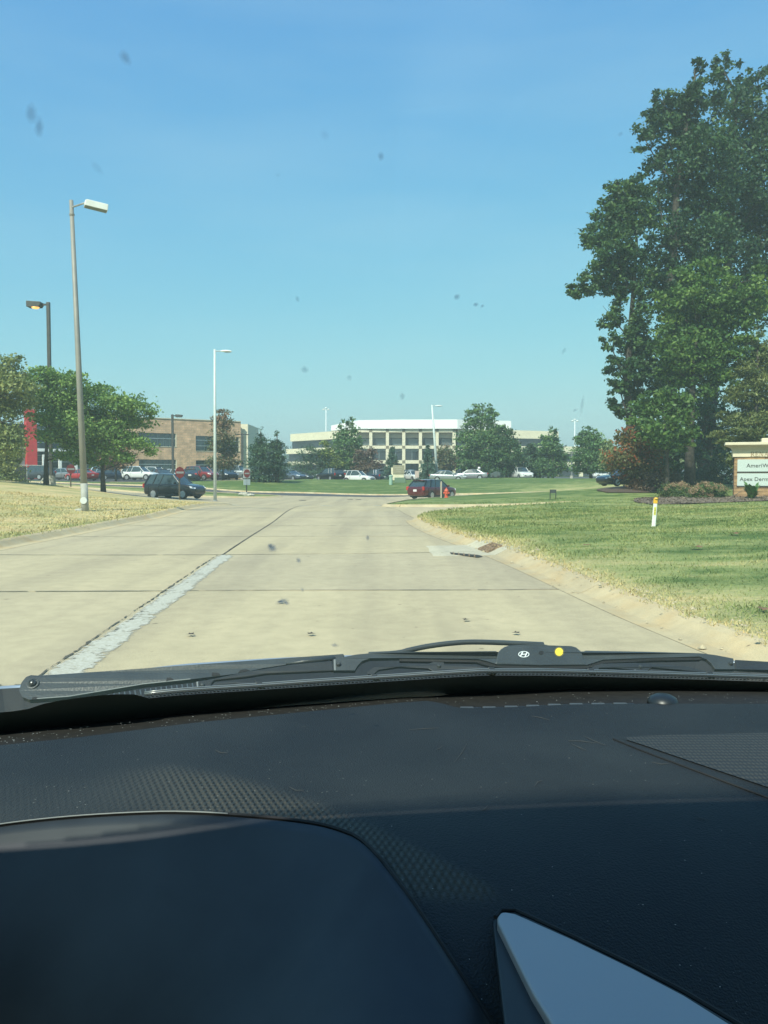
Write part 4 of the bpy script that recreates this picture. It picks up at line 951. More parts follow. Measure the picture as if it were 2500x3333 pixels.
tree('maple_tree', 'yellowing maple between the squat pine and forked pear', 1068, 123, [(1068, 1540), (1066, 1480)], [(1060, 1450, 16, 14), (1062, 1478, 30, 22), (1080, 1505, 30, 20), (1055, 1515, 28, 20), (1085, 1530, 22, 12)], 2600, .34, LM_yel, GM, r0=.1)
tree('maple_tree', 'small purple-tinged maple under the facade beside the forked pear', 1196, 122, [(1196, 1535), (1194, 1490)], [(1180, 1478, 22, 16), (1206, 1482, 22, 18), (1172, 1505, 24, 18), (1214, 1512, 26, 20), (1192, 1525, 34, 14)], 2600, .34, LM_purple, GM, r0=.1)
tree('maple_tree', 'small round tree before the right end columns of the facade', 1455, 128, [(1455, 1540), (1455, 1500)], [(1450, 1470, 24, 18), (1470, 1490, 22, 20), (1440, 1495, 22, 20), (1458, 1520, 32, 18)], 2200, .36, LM_bronze, GM, r0=.1)
tree('maple_tree', 'biggest tree before the office building, its crown topping the white roof', 1556, 119, [(1556, 1520), (1558, 1450), (1566, 1380), (1572, 1340)],
     [(1560, 1332, 20, 16), (1585, 1328, 18, 14), (1605, 1345, 16, 18), (1535, 1348, 20, 18), (1570, 1365, 36, 22), (1535, 1390, 28, 22), (1595, 1390, 36, 24), (1520, 1425, 30, 24), (1565, 1430, 42, 28), (1610, 1430, 36, 26), (1510, 1465, 26, 24), (1550, 1475, 44, 26), (1605, 1480, 44, 28), (1520, 1510, 34, 22), (1570, 1515, 44, 22), (1500, 1488, 18, 18), (1625, 1460, 26, 30)], 9500, .38, LM_green, GM, r0=.26, tone_top=.35)
tree('maple_tree', 'dull olive tree grown into the right side of the biggest tree', 1648, 117, [(1648, 1535), (1648, 1470), (1648, 1420)],
     [(1635, 1405, 20, 16), (1660, 1412, 22, 18), (1640, 1440, 34, 24), (1676, 1445, 20, 22), (1620, 1480, 34, 28), (1660, 1485, 36, 28), (1640, 1525, 46, 24), (1610, 1535, 34, 22), (1675, 1530, 24, 22), (1600, 1550, 28, 12)], 6500, .36, LM_oak, GM, r0=.2)
tree('maple_tree', 'dark rounded tree beneath the right office wing', 1738, 121, [(1738, 1535), (1738, 1490)], [(1736, 1450, 20, 18), (1722, 1475, 26, 20), (1752, 1478, 26, 20), (1712, 1508, 28, 22), (1750, 1512, 34, 24), (1725, 1540, 34, 16), (1765, 1540, 24, 14)], 4200, .36, LM_dark, GM, r0=.15)
tree('pear_tree', 'taller light green tree crossing the end of the right office wing', 1800, 118, [(1800, 1535), (1800, 1470), (1798, 1420)], [(1798, 1402, 12, 16), (1772, 1430, 12, 16), (1800, 1428, 20, 18), (1780, 1455, 26, 20), (1812, 1462, 22, 20), (1790, 1485, 36, 22), (1826, 1495, 22, 20), (1772, 1515, 30, 20), (1815, 1520, 34, 18), (1790, 1540, 30, 12)], 5200, .36, LM_green, GM, r0=.15)
tree('maple_tree', 'rounded green tree alone on the lawn edge near the low office wing', 1924, 106, [(1923, 1535), (1923, 1490), (1922, 1440)], [(1915, 1403, 20, 14), (1900, 1425, 26, 20), (1932, 1425, 24, 20), (1915, 1450, 40, 24), (1950, 1455, 28, 26), (1890, 1480, 28, 24), (1925, 1490, 44, 26), (1960, 1490, 24, 24), (1890, 1515, 28, 20), (1945, 1520, 40, 18), (1912, 1528, 28, 12)], 6500, .34, LM_green, GM, r0=.2)
tree('maple_tree', 'small leafy tree between the rounded tree and reddening maple', 1998, 100, [(1996, 1545), (1996, 1500)], [(1990, 1452, 22, 18), (2005, 1480, 28, 22), (1978, 1490, 22, 22), (2000, 1515, 34, 20), (2030, 1500, 26, 26)], 3200, .32, LM_locol, GM, r0=.1)
for px, d, lb in ((2235, 150, 'hazy brown-green tree far behind, seen between the dark trunks'), (2290, 160, 'hazy green tree far behind, right of the brown-green one')):
    tree('maple_tree', lb, px, d, [(px, 1530)], [(px - 10, 1500, 26, 24), (px + 14, 1510, 26, 26), (px, 1530, 34, 22)], 1500, .5, LM_locol if px < 2250 else LM_green, GM, r0=.15)
# far wooded ridge on the horizon
C = []
for k in range(260):
    a = R(random.uniform(-40, 40)); dd = random.uniform(620, 760); c = np.array([math.sin(a) * dd, math.cos(a) * dd, random.uniform(6, 16)])
    C.append(c + rng.normal(size=(60, 3)) * np.array([9, 9, 4.5]))
C = np.concatenate(C); C = C[C[:, 2] > 1]; V, Fc = leaf_quads(C, 4.2)
wd = np_mesh('woods', V, Fc, LM_oak, attrs={'tone': np.repeat(np.clip(rng.normal(.4, .2, len(C)), 0, 1), 4)}); tag(wd, kind='stuff')

# hydrangea shrubs and hosta in front of the sign
LM_hyd = leaf_mat('hydrangea_leaves', (0.047, 0.094, 0.028), (0.078, 0.133, 0.040), (0.133, 0.187, 0.055), .2)
LM_hydf = leaf_mat('faded_hydrangea_heads', (0.276, 0.171, 0.098), (0.406, 0.269, 0.155), (0.552, 0.406, 0.244), .2)
def hydrangea(px, d, lobes, label):
    B = G(px, d); t = thing('hydrangea_bush', label, 'bush', B, group='faded hydrangeas by the sign'); k = d / F
    L3 = [((at(a, b, d).x, d + random.uniform(-.3, .3), at(a, b, d).z), (rx * k, rx * k, ry * k)) for a, b, rx, ry in lobes]
    C, tn = crown_points(L3, 4200, .26); C = C[C[:, 2] > B.z - .02]; V, Fc = leaf_quads(C, .085); np_mesh('foliage', V, Fc, LM_hyd, t, B, {'tone': np.repeat(rng.uniform(0, 1, len(C)), 4)})
    Hc = []
    for c, r in L3:
        for q in range(26):
            th = random.uniform(0, 6.283); ph = random.uniform(.1, 1.25); p = np.array(c) + np.array([r[0] * math.sin(ph) * math.cos(th), r[1] * math.sin(ph) * math.sin(th), r[2] * math.cos(ph)]) * 1.0
            Hc.append(p + rng.normal(size=(34, 3)) * .045)
    Hc = np.concatenate(Hc); V, Fc = leaf_quads(Hc, .045); np_mesh('flower_heads', V, Fc, LM_hydf, t, B, {'tone': np.repeat(np.clip(rng.normal(.5, .25, len(Hc)), 0, 1), 4)})
    mb = MB()
    for q in range(9): mb.tube([B, B + Vector((random.uniform(-.6, .6), random.uniform(-.4, .4), random.uniform(.3, .7)))], [.012, .005], 4)
    mb.build('stems', M_bark, t, B)
hydrangea(2205, 38, [(2195, 1605, 38, 30), (2230, 1598, 24, 26), (2180, 1622, 26, 16), (2215, 1618, 40, 18)], 'faded hydrangea bush, leftmost of two beside the sign')
hydrangea(2300, 36, [(2300, 1598, 46, 26), (2262, 1612, 26, 24), (2335, 1605, 26, 26), (2285, 1622, 40, 16), (2330, 1622, 30, 14)], 'larger faded hydrangea bush touching the left end of the sign')
B = G(2447, 34.2); t = thing('hosta_plant', 'bright green leafy plant at the foot of the sign panel', 'plant', B)
vs = MB()
for q in range(60):
    a = random.uniform(0, 6.283); l = random.uniform(.28, .55); wv = random.uniform(.07, .12); d_ = Vector((math.cos(a), math.sin(a), 0)); s_ = Vector((-d_.y, d_.x, 0)); e = random.uniform(.9, 2.0)
    r_ = [B + d_ * l * f * .75 + Vector((0, 0, .05 + l * e * (f - .45 * f * f) * 1.5)) for f in (0, .4, .75, 1)]
    vs.grid([[r_[0] - s_ * .01, r_[0] + s_ * .01], [r_[1] - s_ * wv, r_[1] + s_ * wv], [r_[2] - s_ * wv * .8, r_[2] + s_ * wv * .8], [r_[3] - s_ * .005, r_[3] + s_ * .005]])
vs.build('leaves', mat('hosta_leaf', (.09, .19, .045), .5, noise=.2, nscale=8), t, B, fix=False)

# mulch bed and mulch circle
M_mulch = mat('brown_mulch', (.17, .125, .085), .95, noise=.4, nscale=12, bump=1, bscale=30)
def mulch(poly_px, d0, label, name='mulch_bed'):
    pass
def bed(pts2, name, m, dz):
    pts2 = smooth(pts2 + [pts2[0]], 2)[:-1]
    o = drape_poly(pts2, dz, name, m, step=.7); return tag(o, kind='structure')
bed([(10.2, 31.2), (12.5, 32.4), (15, 32.8), (18, 32.2), (22, 31.0), (24, 33), (24, 39), (18, 39.5), (13.5, 40), (11.5, 37), (10.0, 33.5)], 'mulch_bed', M_mulch, .155)
bed([(13.2, 49), (15.5, 48.2), (18.5, 49), (19.5, 51.5), (18, 54), (15, 53.6), (13.0, 51.5)], 'mulch_bed', mat('dark_mulch', (.085, .055, .035), .95, noise=.4, nscale=12), .15)

# ------------------------------------------------------------------ grass blades on the near verges
def blades(n, x0, x1, y0, y1, pw):
    y = y0 * (y1 / y0) ** rng.uniform(0, 1, n) if pw else rng.uniform(y0, y1, n)
    x = rng.uniform(x0, x1, n); return np.column_stack([x, y])
P = np.concatenate([blades(110000, -.5, 13, 5.0, 30, True), blades(45000, -20, -7.3, 12, 40, True), blades(40000, 0, 22, 18, 46, True)])
lawn_ok = ~inpoly(P, road_poly)
P = P[lawn_ok]; kdP = kerb_d(P); P = P[kdP > .10]; kdP = kdP[kdP > .10]
bedA = [(10.2, 31.2), (12.5, 32.4), (15, 32.8), (18, 32.2), (22, 31.0), (24, 33), (24, 39), (18, 39.5), (13.5, 40), (11.5, 37), (10.0, 33.5)]
ok = ~inpoly(P, bedA); P = P[ok]; kdP = kdP[ok]
lumpP = np.sin(P[:, 0] * 1.7 + np.sin(P[:, 1] * .8)) * np.sin(P[:, 1] * 1.3 + 1.1) * .02
z = Tn(P) + .100 + np.where(kdP > .5, lumpP, 0)
n = len(P); h = rng.uniform(.022, .058, n) * np.clip(.7 + P[:, 1] / 40, .7, 1.3); a = rng.uniform(0, 6.283, n); wv = rng.uniform(.004, .009, n) * np.clip(P[:, 1] / 9, 1, 3.2)
ln = rng.normal(0, .55, (n, 2)) * h[:, None]
base = np.column_stack([P, z]); dx = np.column_stack([np.cos(a) * wv, np.sin(a) * wv, np.zeros(n)])
V = np.stack([base - dx, base + dx, base + np.column_stack([ln, h])], 1).reshape(-1, 3)
gb = np_mesh('grass', V, np.arange(3 * n).reshape(n, 3), M_blade, attrs={'dry': np.repeat(np.clip(dry_fn(P) + rng.normal(0, .1, n), 0, 1), 3)}); tag(gb, kind='stuff')
# crumbs of concrete and grit along the right kerb
q = []
for k in range(420):
    y = random.uniform(5.5, 24); x = xr(y) + random.choice([-.15, .12, .2, .3]) + random.gauss(0, .09); q.append((x, y, random.uniform(.006, .022) * (1 if k > 40 else 2.0)))
mb = MB()
for x, y, s in q:
    zt_ = T(x, y) + (.012 if x < xr(y) - .1 else .12); vs = [Vector((x + s * math.cos(t_) * random.uniform(.7, 1.3), y + s * math.sin(t_) * random.uniform(.7, 1.3), zt_)) for t_ in np.linspace(0, 6.283, 6)[:-1]]
    mb.add(vs + [Vector((x, y, zt_ + s * .8))], [(i, (i + 1) % 5, 5) for i in range(5)])
tag(mb.build('gravel', mat('tan_grit', (.40, .33, .21), .9, noise=.3, nscale=40)), kind='stuff')
# fallen leaves on the road and lawn
M_dleaf = mat('fallen_brown_leaf', (.20, .10, .05), .8, noise=.4, nscale=9)
M_dleaf2 = mat('dark_road_leaf', (.05, .04, .03), .9, noise=.4, nscale=9)
def fallen(px, py, s, m, label, dz=.12):
    p = on_z(px, py, dz); p.z = T(p.x, p.y) + dz
    mb = MB(); a = random.uniform(0, 6); pr = [(0, -1), (.35, -.5), (.9, -.35), (.5, .05), (.75, .6), (.2, .5), (0, 1.1), (-.2, .5), (-.7, .55), (-.5, .0), (-.85, -.4), (-.3, -.5)]
    mb.add([p + Vector(((x * math.cos(a) - y * math.sin(a)) * s, (x * math.sin(a) + y * math.cos(a)) * s, .012 + .25 * s * abs(x))) for x, y in pr], [tuple(range(12))])
    o = mb.build('fallen_leaf', m, origin=p, fix=False); tag(o, label, 'leaf', 'leaves lying on the lawn and road')
fallen(2388, 1765, .13, M_dleaf, 'tan fallen leaf alone on the lawn right of the marker post', .14)
fallen(2267, 1811, .12, M_dleaf, 'brown fallen leaf on the lawn below the tan one', .14)
fallen(1911, 1797, .10, M_dleaf, 'pale fallen leaf on the grass above the kerb bend', .12)
fallen(2490, 1990, .10, M_dleaf, 'rust fallen leaf on dry grass at the frame edge', .11)
for px, py, lb in ((1680, 2057, 'dark curled leaf on the road just above the wiper block'), (1013, 2060, 'dark leaf on the road above the middle of the wiper'), (620, 2062, 'dark oblong leaf on the road right of the white stripe'), (1518, 2014, 'thin dark leaf on the road ahead of the wiper tube'), (915, 1960, 'dark scrap on the road just past the near joint')):
    fallen(px, py, .045, M_dleaf2, lb, .012)

# loose chips over the mulch bed
q = rng.uniform((10, 31), (24, 40), (5200, 2)); q = q[inpoly(q, bedA)]; z = Tn(q) + .165; C = np.column_stack([q, z]); V, Fc = leaf_quads(C, .11, 2.0, .35)
tag(np_mesh('mulch_chips', V, Fc, leaf_mat('mulch_chips_bark', (.07, .05, .035), (.15, .11, .075), (.27, .21, .15), 0), attrs={'tone': np.repeat(rng.uniform(0, 1, len(C)), 4)}), kind='stuff')

# ------------------------------------------------------------------ parked and moving cars
def paint(name, c, metal=.25): return mat(name, c, .3, metal=metal, spec=.5, coat=.8)
P_black = paint('black_car_paint', (.008, .008, .009)); P_maroon = paint('maroon_car_paint', (.095, .008, .011)); P_red = paint('red_car_paint', (.42, .02, .016), .05); P_white = paint('white_car_paint', (.72, .73, .70), 0)
P_silver = paint('silver_car_paint', (.36, .38, .39), .5); P_grey = paint('dark_grey_car_paint', (.06, .07, .08), .4); P_navy = paint('navy_car_paint', (.016, .026, .055)); P_lblue = paint('light_blue_car_paint', (.19, .26, .30), .4); P_mred = paint('deep_red_car_paint', (.24, .02, .02), .1); P_bgrey = paint('blue_grey_car_paint', (.13, .16, .20), .4)
SPEC = {
 # length, width, height, hood z, trunk z, cabin: base-front x, roof-front x, roof-rear x, base-rear x (front is +x), belt, ground clearance, wheel radius, wheelbase
 'suv':   dict(L=4.6, W=1.84, H=1.77, hood=1.06, deck=1.08, cab=(1.02, .32, -1.75, -2.18), belt=1.06, gc=.26, wr=.355, wb=2.66),
 'wagon': dict(L=4.75, W=1.82, H=1.62, hood=.98, deck=1.02, cab=(1.12, .35, -1.65, -2.24), belt=1.0, gc=.24, wr=.34, wb=2.74),
 'sedan': dict(L=4.75, W=1.80, H=1.45, hood=.90, deck=1.00, cab=(1.05, .28, -.95, -1.75), belt=.93, gc=.2, wr=.32, wb=2.75),
 'coupe': dict(L=4.6, W=1.80, H=1.36, hood=.86, deck=.95, cab=(.95, .10, -.70, -1.72), belt=.88, gc=.18, wr=.32, wb=2.65),
 'van':   dict(L=5.0, W=1.95, H=1.76, hood=1.05, deck=1.1, cab=(1.55, .75, -2.05, -2.40), belt=1.06, gc=.22, wr=.34, wb=2.95),
 'pickup': dict(L=5.4, W=1.95, H=1.82, hood=1.14, deck=1.14, cab=(1.15, .5, -.65, -.95), belt=1.14, gc=.3, wr=.38, wb=3.4),
}
def make_car(kind, pm, label, cat, loc, head, group, name='parked_car'):
    """head: heading in degrees from straight ahead, clockwise"""
    s = SPEC[kind]; t = thing(name, label, cat, loc, R(90 - head), group)
    Lh = s['L'] / 2; W = s['W'] / 2; gc = s['gc']; belt = s['belt']; cf, rf, rr, cr = s['cab']
    # lower body: lofted sections from nose to tail
    st = []
    def sec(x, w, zb, zm, zt, crown): st.append((x, w, zb, zm, zt, crown))
    hd, dk = s['hood'], s['deck']
    sec(Lh, W * .66, gc + .22, gc + .32, hd * .62, 0); sec(Lh - .04, W * .80, gc + .08, .5, hd * .74, .01); sec(Lh - .18, W * .93, gc + .0, .56, hd * .84, .02); sec(Lh - .5, W * .99, gc - .02, .6, hd * .93, .03); sec(cf + .35, W, gc, .62, hd * .985, .035); sec(cf, W, gc, .64, hd, .035)
    sec(rf, W, gc, .64, belt + .0, .02); sec(0, W, gc, .64, belt + .01, .02); sec(rr * .6, W, gc, .64, belt + .02, .02); sec(max(cr + .35, -Lh + .7), W * 1.0, gc, .66, belt + .03, .02)
    sec(min(cr, -Lh + .4), W * .985, gc + .02, .66, dk, .02); sec(-Lh + .14, W * .95, gc + .06, .62, dk * .985, .02); sec(-Lh + .03, W * .90, gc + .12, .58, dk * .93, .01); sec(-Lh, W * .80, gc + .24, .5, dk * .82, 0)
    rows = []
    for x, w, zb, zm, zt, cw in st:
        half = [(0, zb), (w * .86, zb), (w * .97, zb + .07), (w, zm), (w * .985, zm + (zt - zm) * .55), (w * .94, zt - .03), (w * .86, zt + cw * .4), (0, zt + cw)]
        ring = [(x, y, z) for y, z in half] + [(x, -y, z) for y, z in half[::-1][1:-1]]
        rows.append(ring + [ring[0]])
    mb = MB(); mb.grid(rows)
    mb.add(rows[0][:-1], [tuple(range(len(rows[0]) - 1))]); mb.add(rows[-1][:-1], [tuple(range(len(rows[0]) - 1))])
    body = mb.build('body', pm, t, smooth=True)
    bm = bmesh.new(); bm.from_mesh(body.data); bmesh.ops.remove_doubles(bm, verts=bm.verts, dist=.001); bmesh.ops.recalc_face_normals(bm, faces=bm.faces); bm.to_mesh(body.data); bm.free()
    md = body.modifiers.new('subd', 'SUBSURF'); md.levels = 1; md.render_levels = 1
    # cabin glass
    H = s['H']; wb_, wr_ = W * .93, W * .70; zt = H - .045; b0 = belt - .02
    roofz = lambda x: zt - .05 * ((x - (rf + rr) / 2) / ((rf - rr) / 2)) ** 2
    xs_t = [rf, (rf * .6 + rr * .4), (rf * .3 + rr * .7), rr]; xs_b = [cf, cf * .45 + cr * .55, cf * .25 + cr * .75, cr]
    side = [[(xb, sg * wb_ * (1 if 0 < i < 3 else .93), b0) for i, xb in enumerate(xs_b)] for sg in (1, -1)]; top = [[(xt, sg * wr_, roofz(xt)) for xt in xs_t] for sg in (1, -1)]
    mb = MB()
    for sd, tp in zip(side, top): mb.grid([sd, tp])
    mb.build('side_window', M_glass, t)
    mb = MB(); mb.grid([[side[0][0], top[0][0]], [(cf + .06, 0, b0 + .01), (rf + .05, 0, roofz(rf) + .01)], [side[1][0], top[1][0]]]); mb.build('windscreen', M_glass, t)
    mb = MB(); mb.grid([[side[0][3], top[0][3]], [(cr - .04, 0, b0 + .01), (rr - .04, 0, roofz(rr) + .01)], [side[1][3], top[1][3]]]); mb.build('rear_window', M_glass, t)
    # roof and pillars
    mb = MB(); rows = []
    for x in np.linspace(rf + .06, rr - .10, 6):
        z = roofz(min(max(x, rr), rf)) + .01; rows.append([(x, y * wr_ * 1.035, z + .045 * (1 - abs(y) ** 2.2) - (.035 if abs(y) == 1 else 0)) for y in (-1, -.8, -.4, 0, .4, .8, 1)])
    mb.grid(rows); mb.grid([[(x, y, z - .05) for x, y, z in r_] for r_ in rows[::-1]])
    if kind in ('suv', 'wagon', 'van'):   # spoiler lip
        mb.box((rr - .14, 0, roofz(rr) - .005), (.16, wr_ * 1.9, .04))
    mb.build('roof', pm, t, smooth=True)
    mb = MB()
    for sg in (1, -1):
        for a, b, wd_ in (((cf, sg * wb_ * .94, b0), (rf, sg * wr_, roofz(rf)), .04), ((cr + .02, sg * wb_ * .94, b0), (rr, sg * wr_, roofz(rr)), .075 if kind in ('sedan', 'coupe') else .06), ((xs_b[1] - .02, sg * wb_ * 1.005, b0), (xs_t[1], sg * wr_ * 1.01, roofz(0)), .032)):
            mb.tube([a, b], wd_, 6)
        if kind in ('suv', 'wagon', 'van'): mb.tube([(xs_b[2], sg * wb_ * 1.005, b0), (xs_t[2], sg * wr_ * 1.01, roofz(rr * .7))], .04, 6)
    mb.build('pillar', pm if kind != 'wagon' else P_black, t)
    # wheels
    for sx in (s['wb'] / 2 + .05, -s['wb'] / 2 + .05):
        for sy in (1, -1):
            r_ = s['wr']; mb = MB(); mb.lathe([(r_ * .66, -.10), (r_ * .94, -.11), (r_, -.07), (r_, .07), (r_ * .94, .11), (r_ * .66, .10)], 20); tv = mb.build('wheel', M_tyre, t, smooth=False)
            tv.rotation_euler = (R(-90) * sy, 0, 0); tv.location = (sx, sy * (W - .055), r_)
            mb = MB(); mb.lathe([(.001, .085), (r_ * .2, .09), (r_ * .22, .08), (r_ * .6, .075), (r_ * .66, .108)], 20)
            for k in range(5):
                a = 2 * math.pi * k / 5; mb.box((math.cos(a) * r_ * .40, math.sin(a) * r_ * .40, .095), (r_ * .52, r_ * .2, .03), rz=a)
            mb.build('rim', M_rim, tv)
            mb = MB(); n = 14; pr = [(math.cos(q) * (r_ + .055), math.sin(q) * (r_ + .055)) for q in np.linspace(R(-12), R(192), n)]
            mb.prism([(sx + a, sy * (W * 1.0 - .02), max(gc - .02, r_ + b)) for a, b in pr], (0, sy * .024, 0)); mb.build('wheel_arch', M_black, t)
    for sy in (1, -1):
        mb = MB(); mb.prism([(Lh - .36, sy * W * .93, hd * .72), (Lh - .05, sy * W * .74, hd * .66), (Lh - .02, sy * W * .62, hd * .72), (Lh - .40, sy * W * .90, hd * .86)], Vector((.05, sy * .05, .012))); mb.build('headlight', M_head, t)
        mb = MB()
        if kind in ('suv', 'wagon', 'van', 'pickup'): mb.box((-Lh + .085, sy * W * .86, dk * .86), (.13, .24, .30), rz=sy * .35)
        else: mb.box((-Lh + .06, sy * W * .70, dk * .84), (.1, .40, .17), rz=sy * .3)
        mb.build('taillight', M_tail, t, bevel=.02)
        mb = MB(); mb.box((cf - .28, sy * (W + .09), belt + .06), (.12, .2, .14)); mb.build('mirror', pm, t, bevel=.03)
        for hx in (xs_b[1] + .08, xs_b[1] - .85) if kind not in ('coupe', 'pickup') else (xs_b[1] + .1,):
            mb = MB(); mb.box((hx, sy * (W * .985), belt - .14), (.2, .035, .035)); mb.build('door_handle', pm, t, bevel=.01)
            mb = MB(); mb.box((hx - .16, sy * (W * .987), .62), (.014, .03, .62)); mb.build('door_gap', M_black, t)
    mb = MB(); mb.box((-Lh + .02, 0, dk * .70), (.04, .34, .17)); mb.build('licence_plate', M_plate, t)
    mb = MB(); mb.box((Lh - .05, 0, gc + .27), (.09, W * 1.1, .16)); mb.build('grille', M_black, t, bevel=.02)
    mb = MB(); mb.box((0, 0, gc + .0), (s['L'] * .82, W * 1.9, .14)); mb.build('sill', M_black, t, bevel=.03)
    return t
def car(kind, pm, px, d, head, label, cat='car', group='cars parked at the left building', name='parked_car', dz=0.0, base=None):
    p = G(px, d); p.z += dz
    if base is not None: p.z = max(p.z, zz(base, d))
    return make_car(kind, pm, label, cat, p, head, group, name)
gl, gm = 'cars parked at the left building', 'cars parked at the office building'
rav = car('suv', P_black, 570, 62, 112, 'black compact crossover leaving the near left driveway beside a sign post', 'car', None, 'car')
rav.scale = (.99, 1.0, 1.07)
mar = car('wagon', P_maroon, 1408, 68, 40, 'maroon wagon driving off behind the orange hydrant', 'car', None, 'car')
LZ = .1
car('suv', P_grey, 118, 101, 288, 'dark grey crossover parked beside the dark enclosure', group=gl, dz=LZ)
car('sedan', P_silver, 206, 104, 292, 'silver sedan parked behind the bright red coupe', group=gl, dz=LZ)
car('coupe', P_red, 266, 99, 306, 'bright red coupe behind the leaning lamp post', group=gl, dz=LZ)
car('suv', P_lblue, 350, 110, 70, 'light blue crossover parked behind the wide locust trunk', group=gl, dz=LZ)
car('sedan', P_navy, 372, 104, 60, 'dark navy sedan parked just left of the big white crossover', group=gl, dz=LZ)
car('suv', P_white, 456, 104, 104, 'big white crossover parked side-on, left of the stone building windows', group=gl, dz=LZ)
car('van', P_white, 500, 113, 110, 'white van roof showing behind the big white crossover', 'van', group=gl, dz=LZ)
car('sedan', P_grey, 527, 108, 140, 'dark grey sedan between two white vehicles behind the crossover', group=gl, dz=LZ)
car('sedan', P_white, 560, 114, 60, 'white sedan behind the roof of the black crossover', group=gl, dz=LZ)
car('sedan', P_navy, 622, 98, 350, 'navy sedan with tail lights toward us left of the deep red crossover', group=gl, dz=LZ)
car('suv', P_mred, 655, 101, 122, 'deep red crossover parked left of the straight lamp post', group=gl, dz=LZ)
car('sedan', P_grey, 700, 110, 150, 'dark sedan mostly hidden by the straight lamp post', group=gl, dz=LZ)
car('sedan', P_black, 737, 104, 150, 'black sedan with bright headlamps facing us right of the lamp post', group=gl, dz=LZ)
car('pickup', P_silver, 768, 106, 283, 'silver pickup parked behind the sign on a white square', 'truck', group=gl, dz=LZ)
car('sedan', P_bgrey, 945, 112, 128, 'blue grey sedan right of the pair of dark pines', group=gm)
car('sedan', P_grey, 968, 117, 120, 'dark sedan behind the blue grey one right of the pines', group=gm)
car('suv', P_black, 1075, 113, 320, 'black crossover with one red tail light glowing in the sun', group=gm)
car('van', P_lblue, 1112, 120, 20, 'pale blue van squeezed between the black crossover and white hatch', 'van', group=gm)
car('suv', P_white, 1164, 114, 113, 'white crossover nosing right at the top of the mound', group=gm, dz=-.22)
car('suv', P_navy, 1222, 116, 325, 'navy crossover left of the small tan monument sign', group=gm)
car('van', P_silver, 1238, 124, 200, 'silver van roof behind the navy crossover', 'van', group=gm)
car('suv', P_black, 1328, 118, 200, 'black crossover right of the small tan monument sign', group=gm)
car('sedan', P_white, 1345, 113, 155, 'white car nose beside the little pink sign', group=gm)
car('sedan', P_grey, 1440, 114, 80, 'dark sedan behind the top of the leaning distant lamp', group=gm)
car('sedan', P_silver, 1458, 108, 100, 'low silver sedan roof just above the maroon car', group=gm, dz=-.2)
car('suv', P_navy, 1505, 121, 285, 'navy crossover parked behind the silver sedan', group=gm)
car('sedan', P_silver, 1532, 113, 282, 'silver sedan parked left of the striped bollard', group=gm)
car('pickup', P_white, 1692, 116, 165, 'small white pickup at the foot of the thick grey lamp post', 'truck', group=gm)
car('sedan', P_black, 2036, 66, 250, base=1582, label='black sedan nose left of the reddening maple', group=gm)
car('sedan', P_white, 1965, 170, 90, 'white sedan far off behind the rounded lawn tree', group=gm)
car('sedan', P_lblue, 2005, 172, 95, 'pale blue sedan far off right of the rounded tree', group=gm)
car('suv', P_white, 2110, 150, 90, 'white crossover glimpsed between the reddening maple and trunks', group=gm)
car('sedan', P_silver, 2222, 140, 90, 'silver sedan glimpsed between the two dark oak trunks', group=gm)

# ------------------------------------------------------------------ signs and small street furniture
def disc(mb, c, r, th, n=20, ax=(0, -1, 0)): mb.cyl(c, r, th, n, Vector(ax))
def no_entry(px, d, py_mid, label, r=.36, plate=False, square=False, post=M_wood):
    B = G(px, d, .1); t = thing('road_sign', label, 'road sign', B, R(52), group='red do-not-enter signs'); zc = zz(py_mid, d)
    mb = MB(); mb.box((B.x, d + .05, (B.z + zc) / 2), (.075, .07, zc - B.z + .3)); mb.build('post', post, t, B)
    if square: mb = MB(); mb.box((B.x, d, zc), (.80, .02, .84)); mb.build('backing', mat('sign_white', (.6, .6, .57), .5), t, B, bevel=.01)
    mb = MB(); disc(mb, (B.x, d - .016, zc), r, .02, 8 if not square else 24); mb.build('disc', M_red_sign, t, B)
    mb = MB(); mb.box((B.x, d - .03, zc), (r * 1.5, .01, r * .34)); mb.build('bar', mat('aged_white_sheeting', (.45, .43, .40), .6), t, B)
    if plate:
        for s in (-1, 1): mb = MB(); mb.box((B.x + s * .2, d, zc - .75), (.36, .02, .5)); mb.build('plate', mat('plate_white', (.6, .64, .64), .5), t, B)
no_entry(586, 56, 1538, 'red do-not-enter sign on a brown post in front of the black crossover', .40)
no_entry(804, 71.5, 1541, 'do-not-enter sign on white square with two plates, by the pines', .36, True, True, M_bronze)
no_entry(232, 66, 1527, 'red sign between the locust trunks before the red coupe', .40)
# rocks at sign and pole feet
def rock(px, py, d, s, label):
    p = G(px, d, .1); bm = bmesh.new(); bmesh.ops.create_icosphere(bm, subdivisions=2, radius=1)
    for v in bm.verts: v.co = Vector((v.co.x * s * 1.5, v.co.y * s, v.co.z * s * .6)) * random.uniform(.85, 1.12) + Vector((0, 0, s * .3))
    me = bpy.data.meshes.new('rock'); bm.to_mesh(me); bm.free(); me.materials.append(M_stone); o = bpy.data.objects.new('rock', me); COL.objects.link(o); o.location = p; tag(o, label, 'rock')
rock(255, 1672, 27.9, .10, 'small pale rock at the foot of the leaning lamp post')
rock(793, 1609, 71, .34, 'pale boulder at the foot of the sign with white plates')
rock(815, 1608, 70.6, .24, 'smaller pale boulder right of the sign with white plates')
rock(511, 1630, 46, .08, 'tiny white scrap of stone on the dry verge')
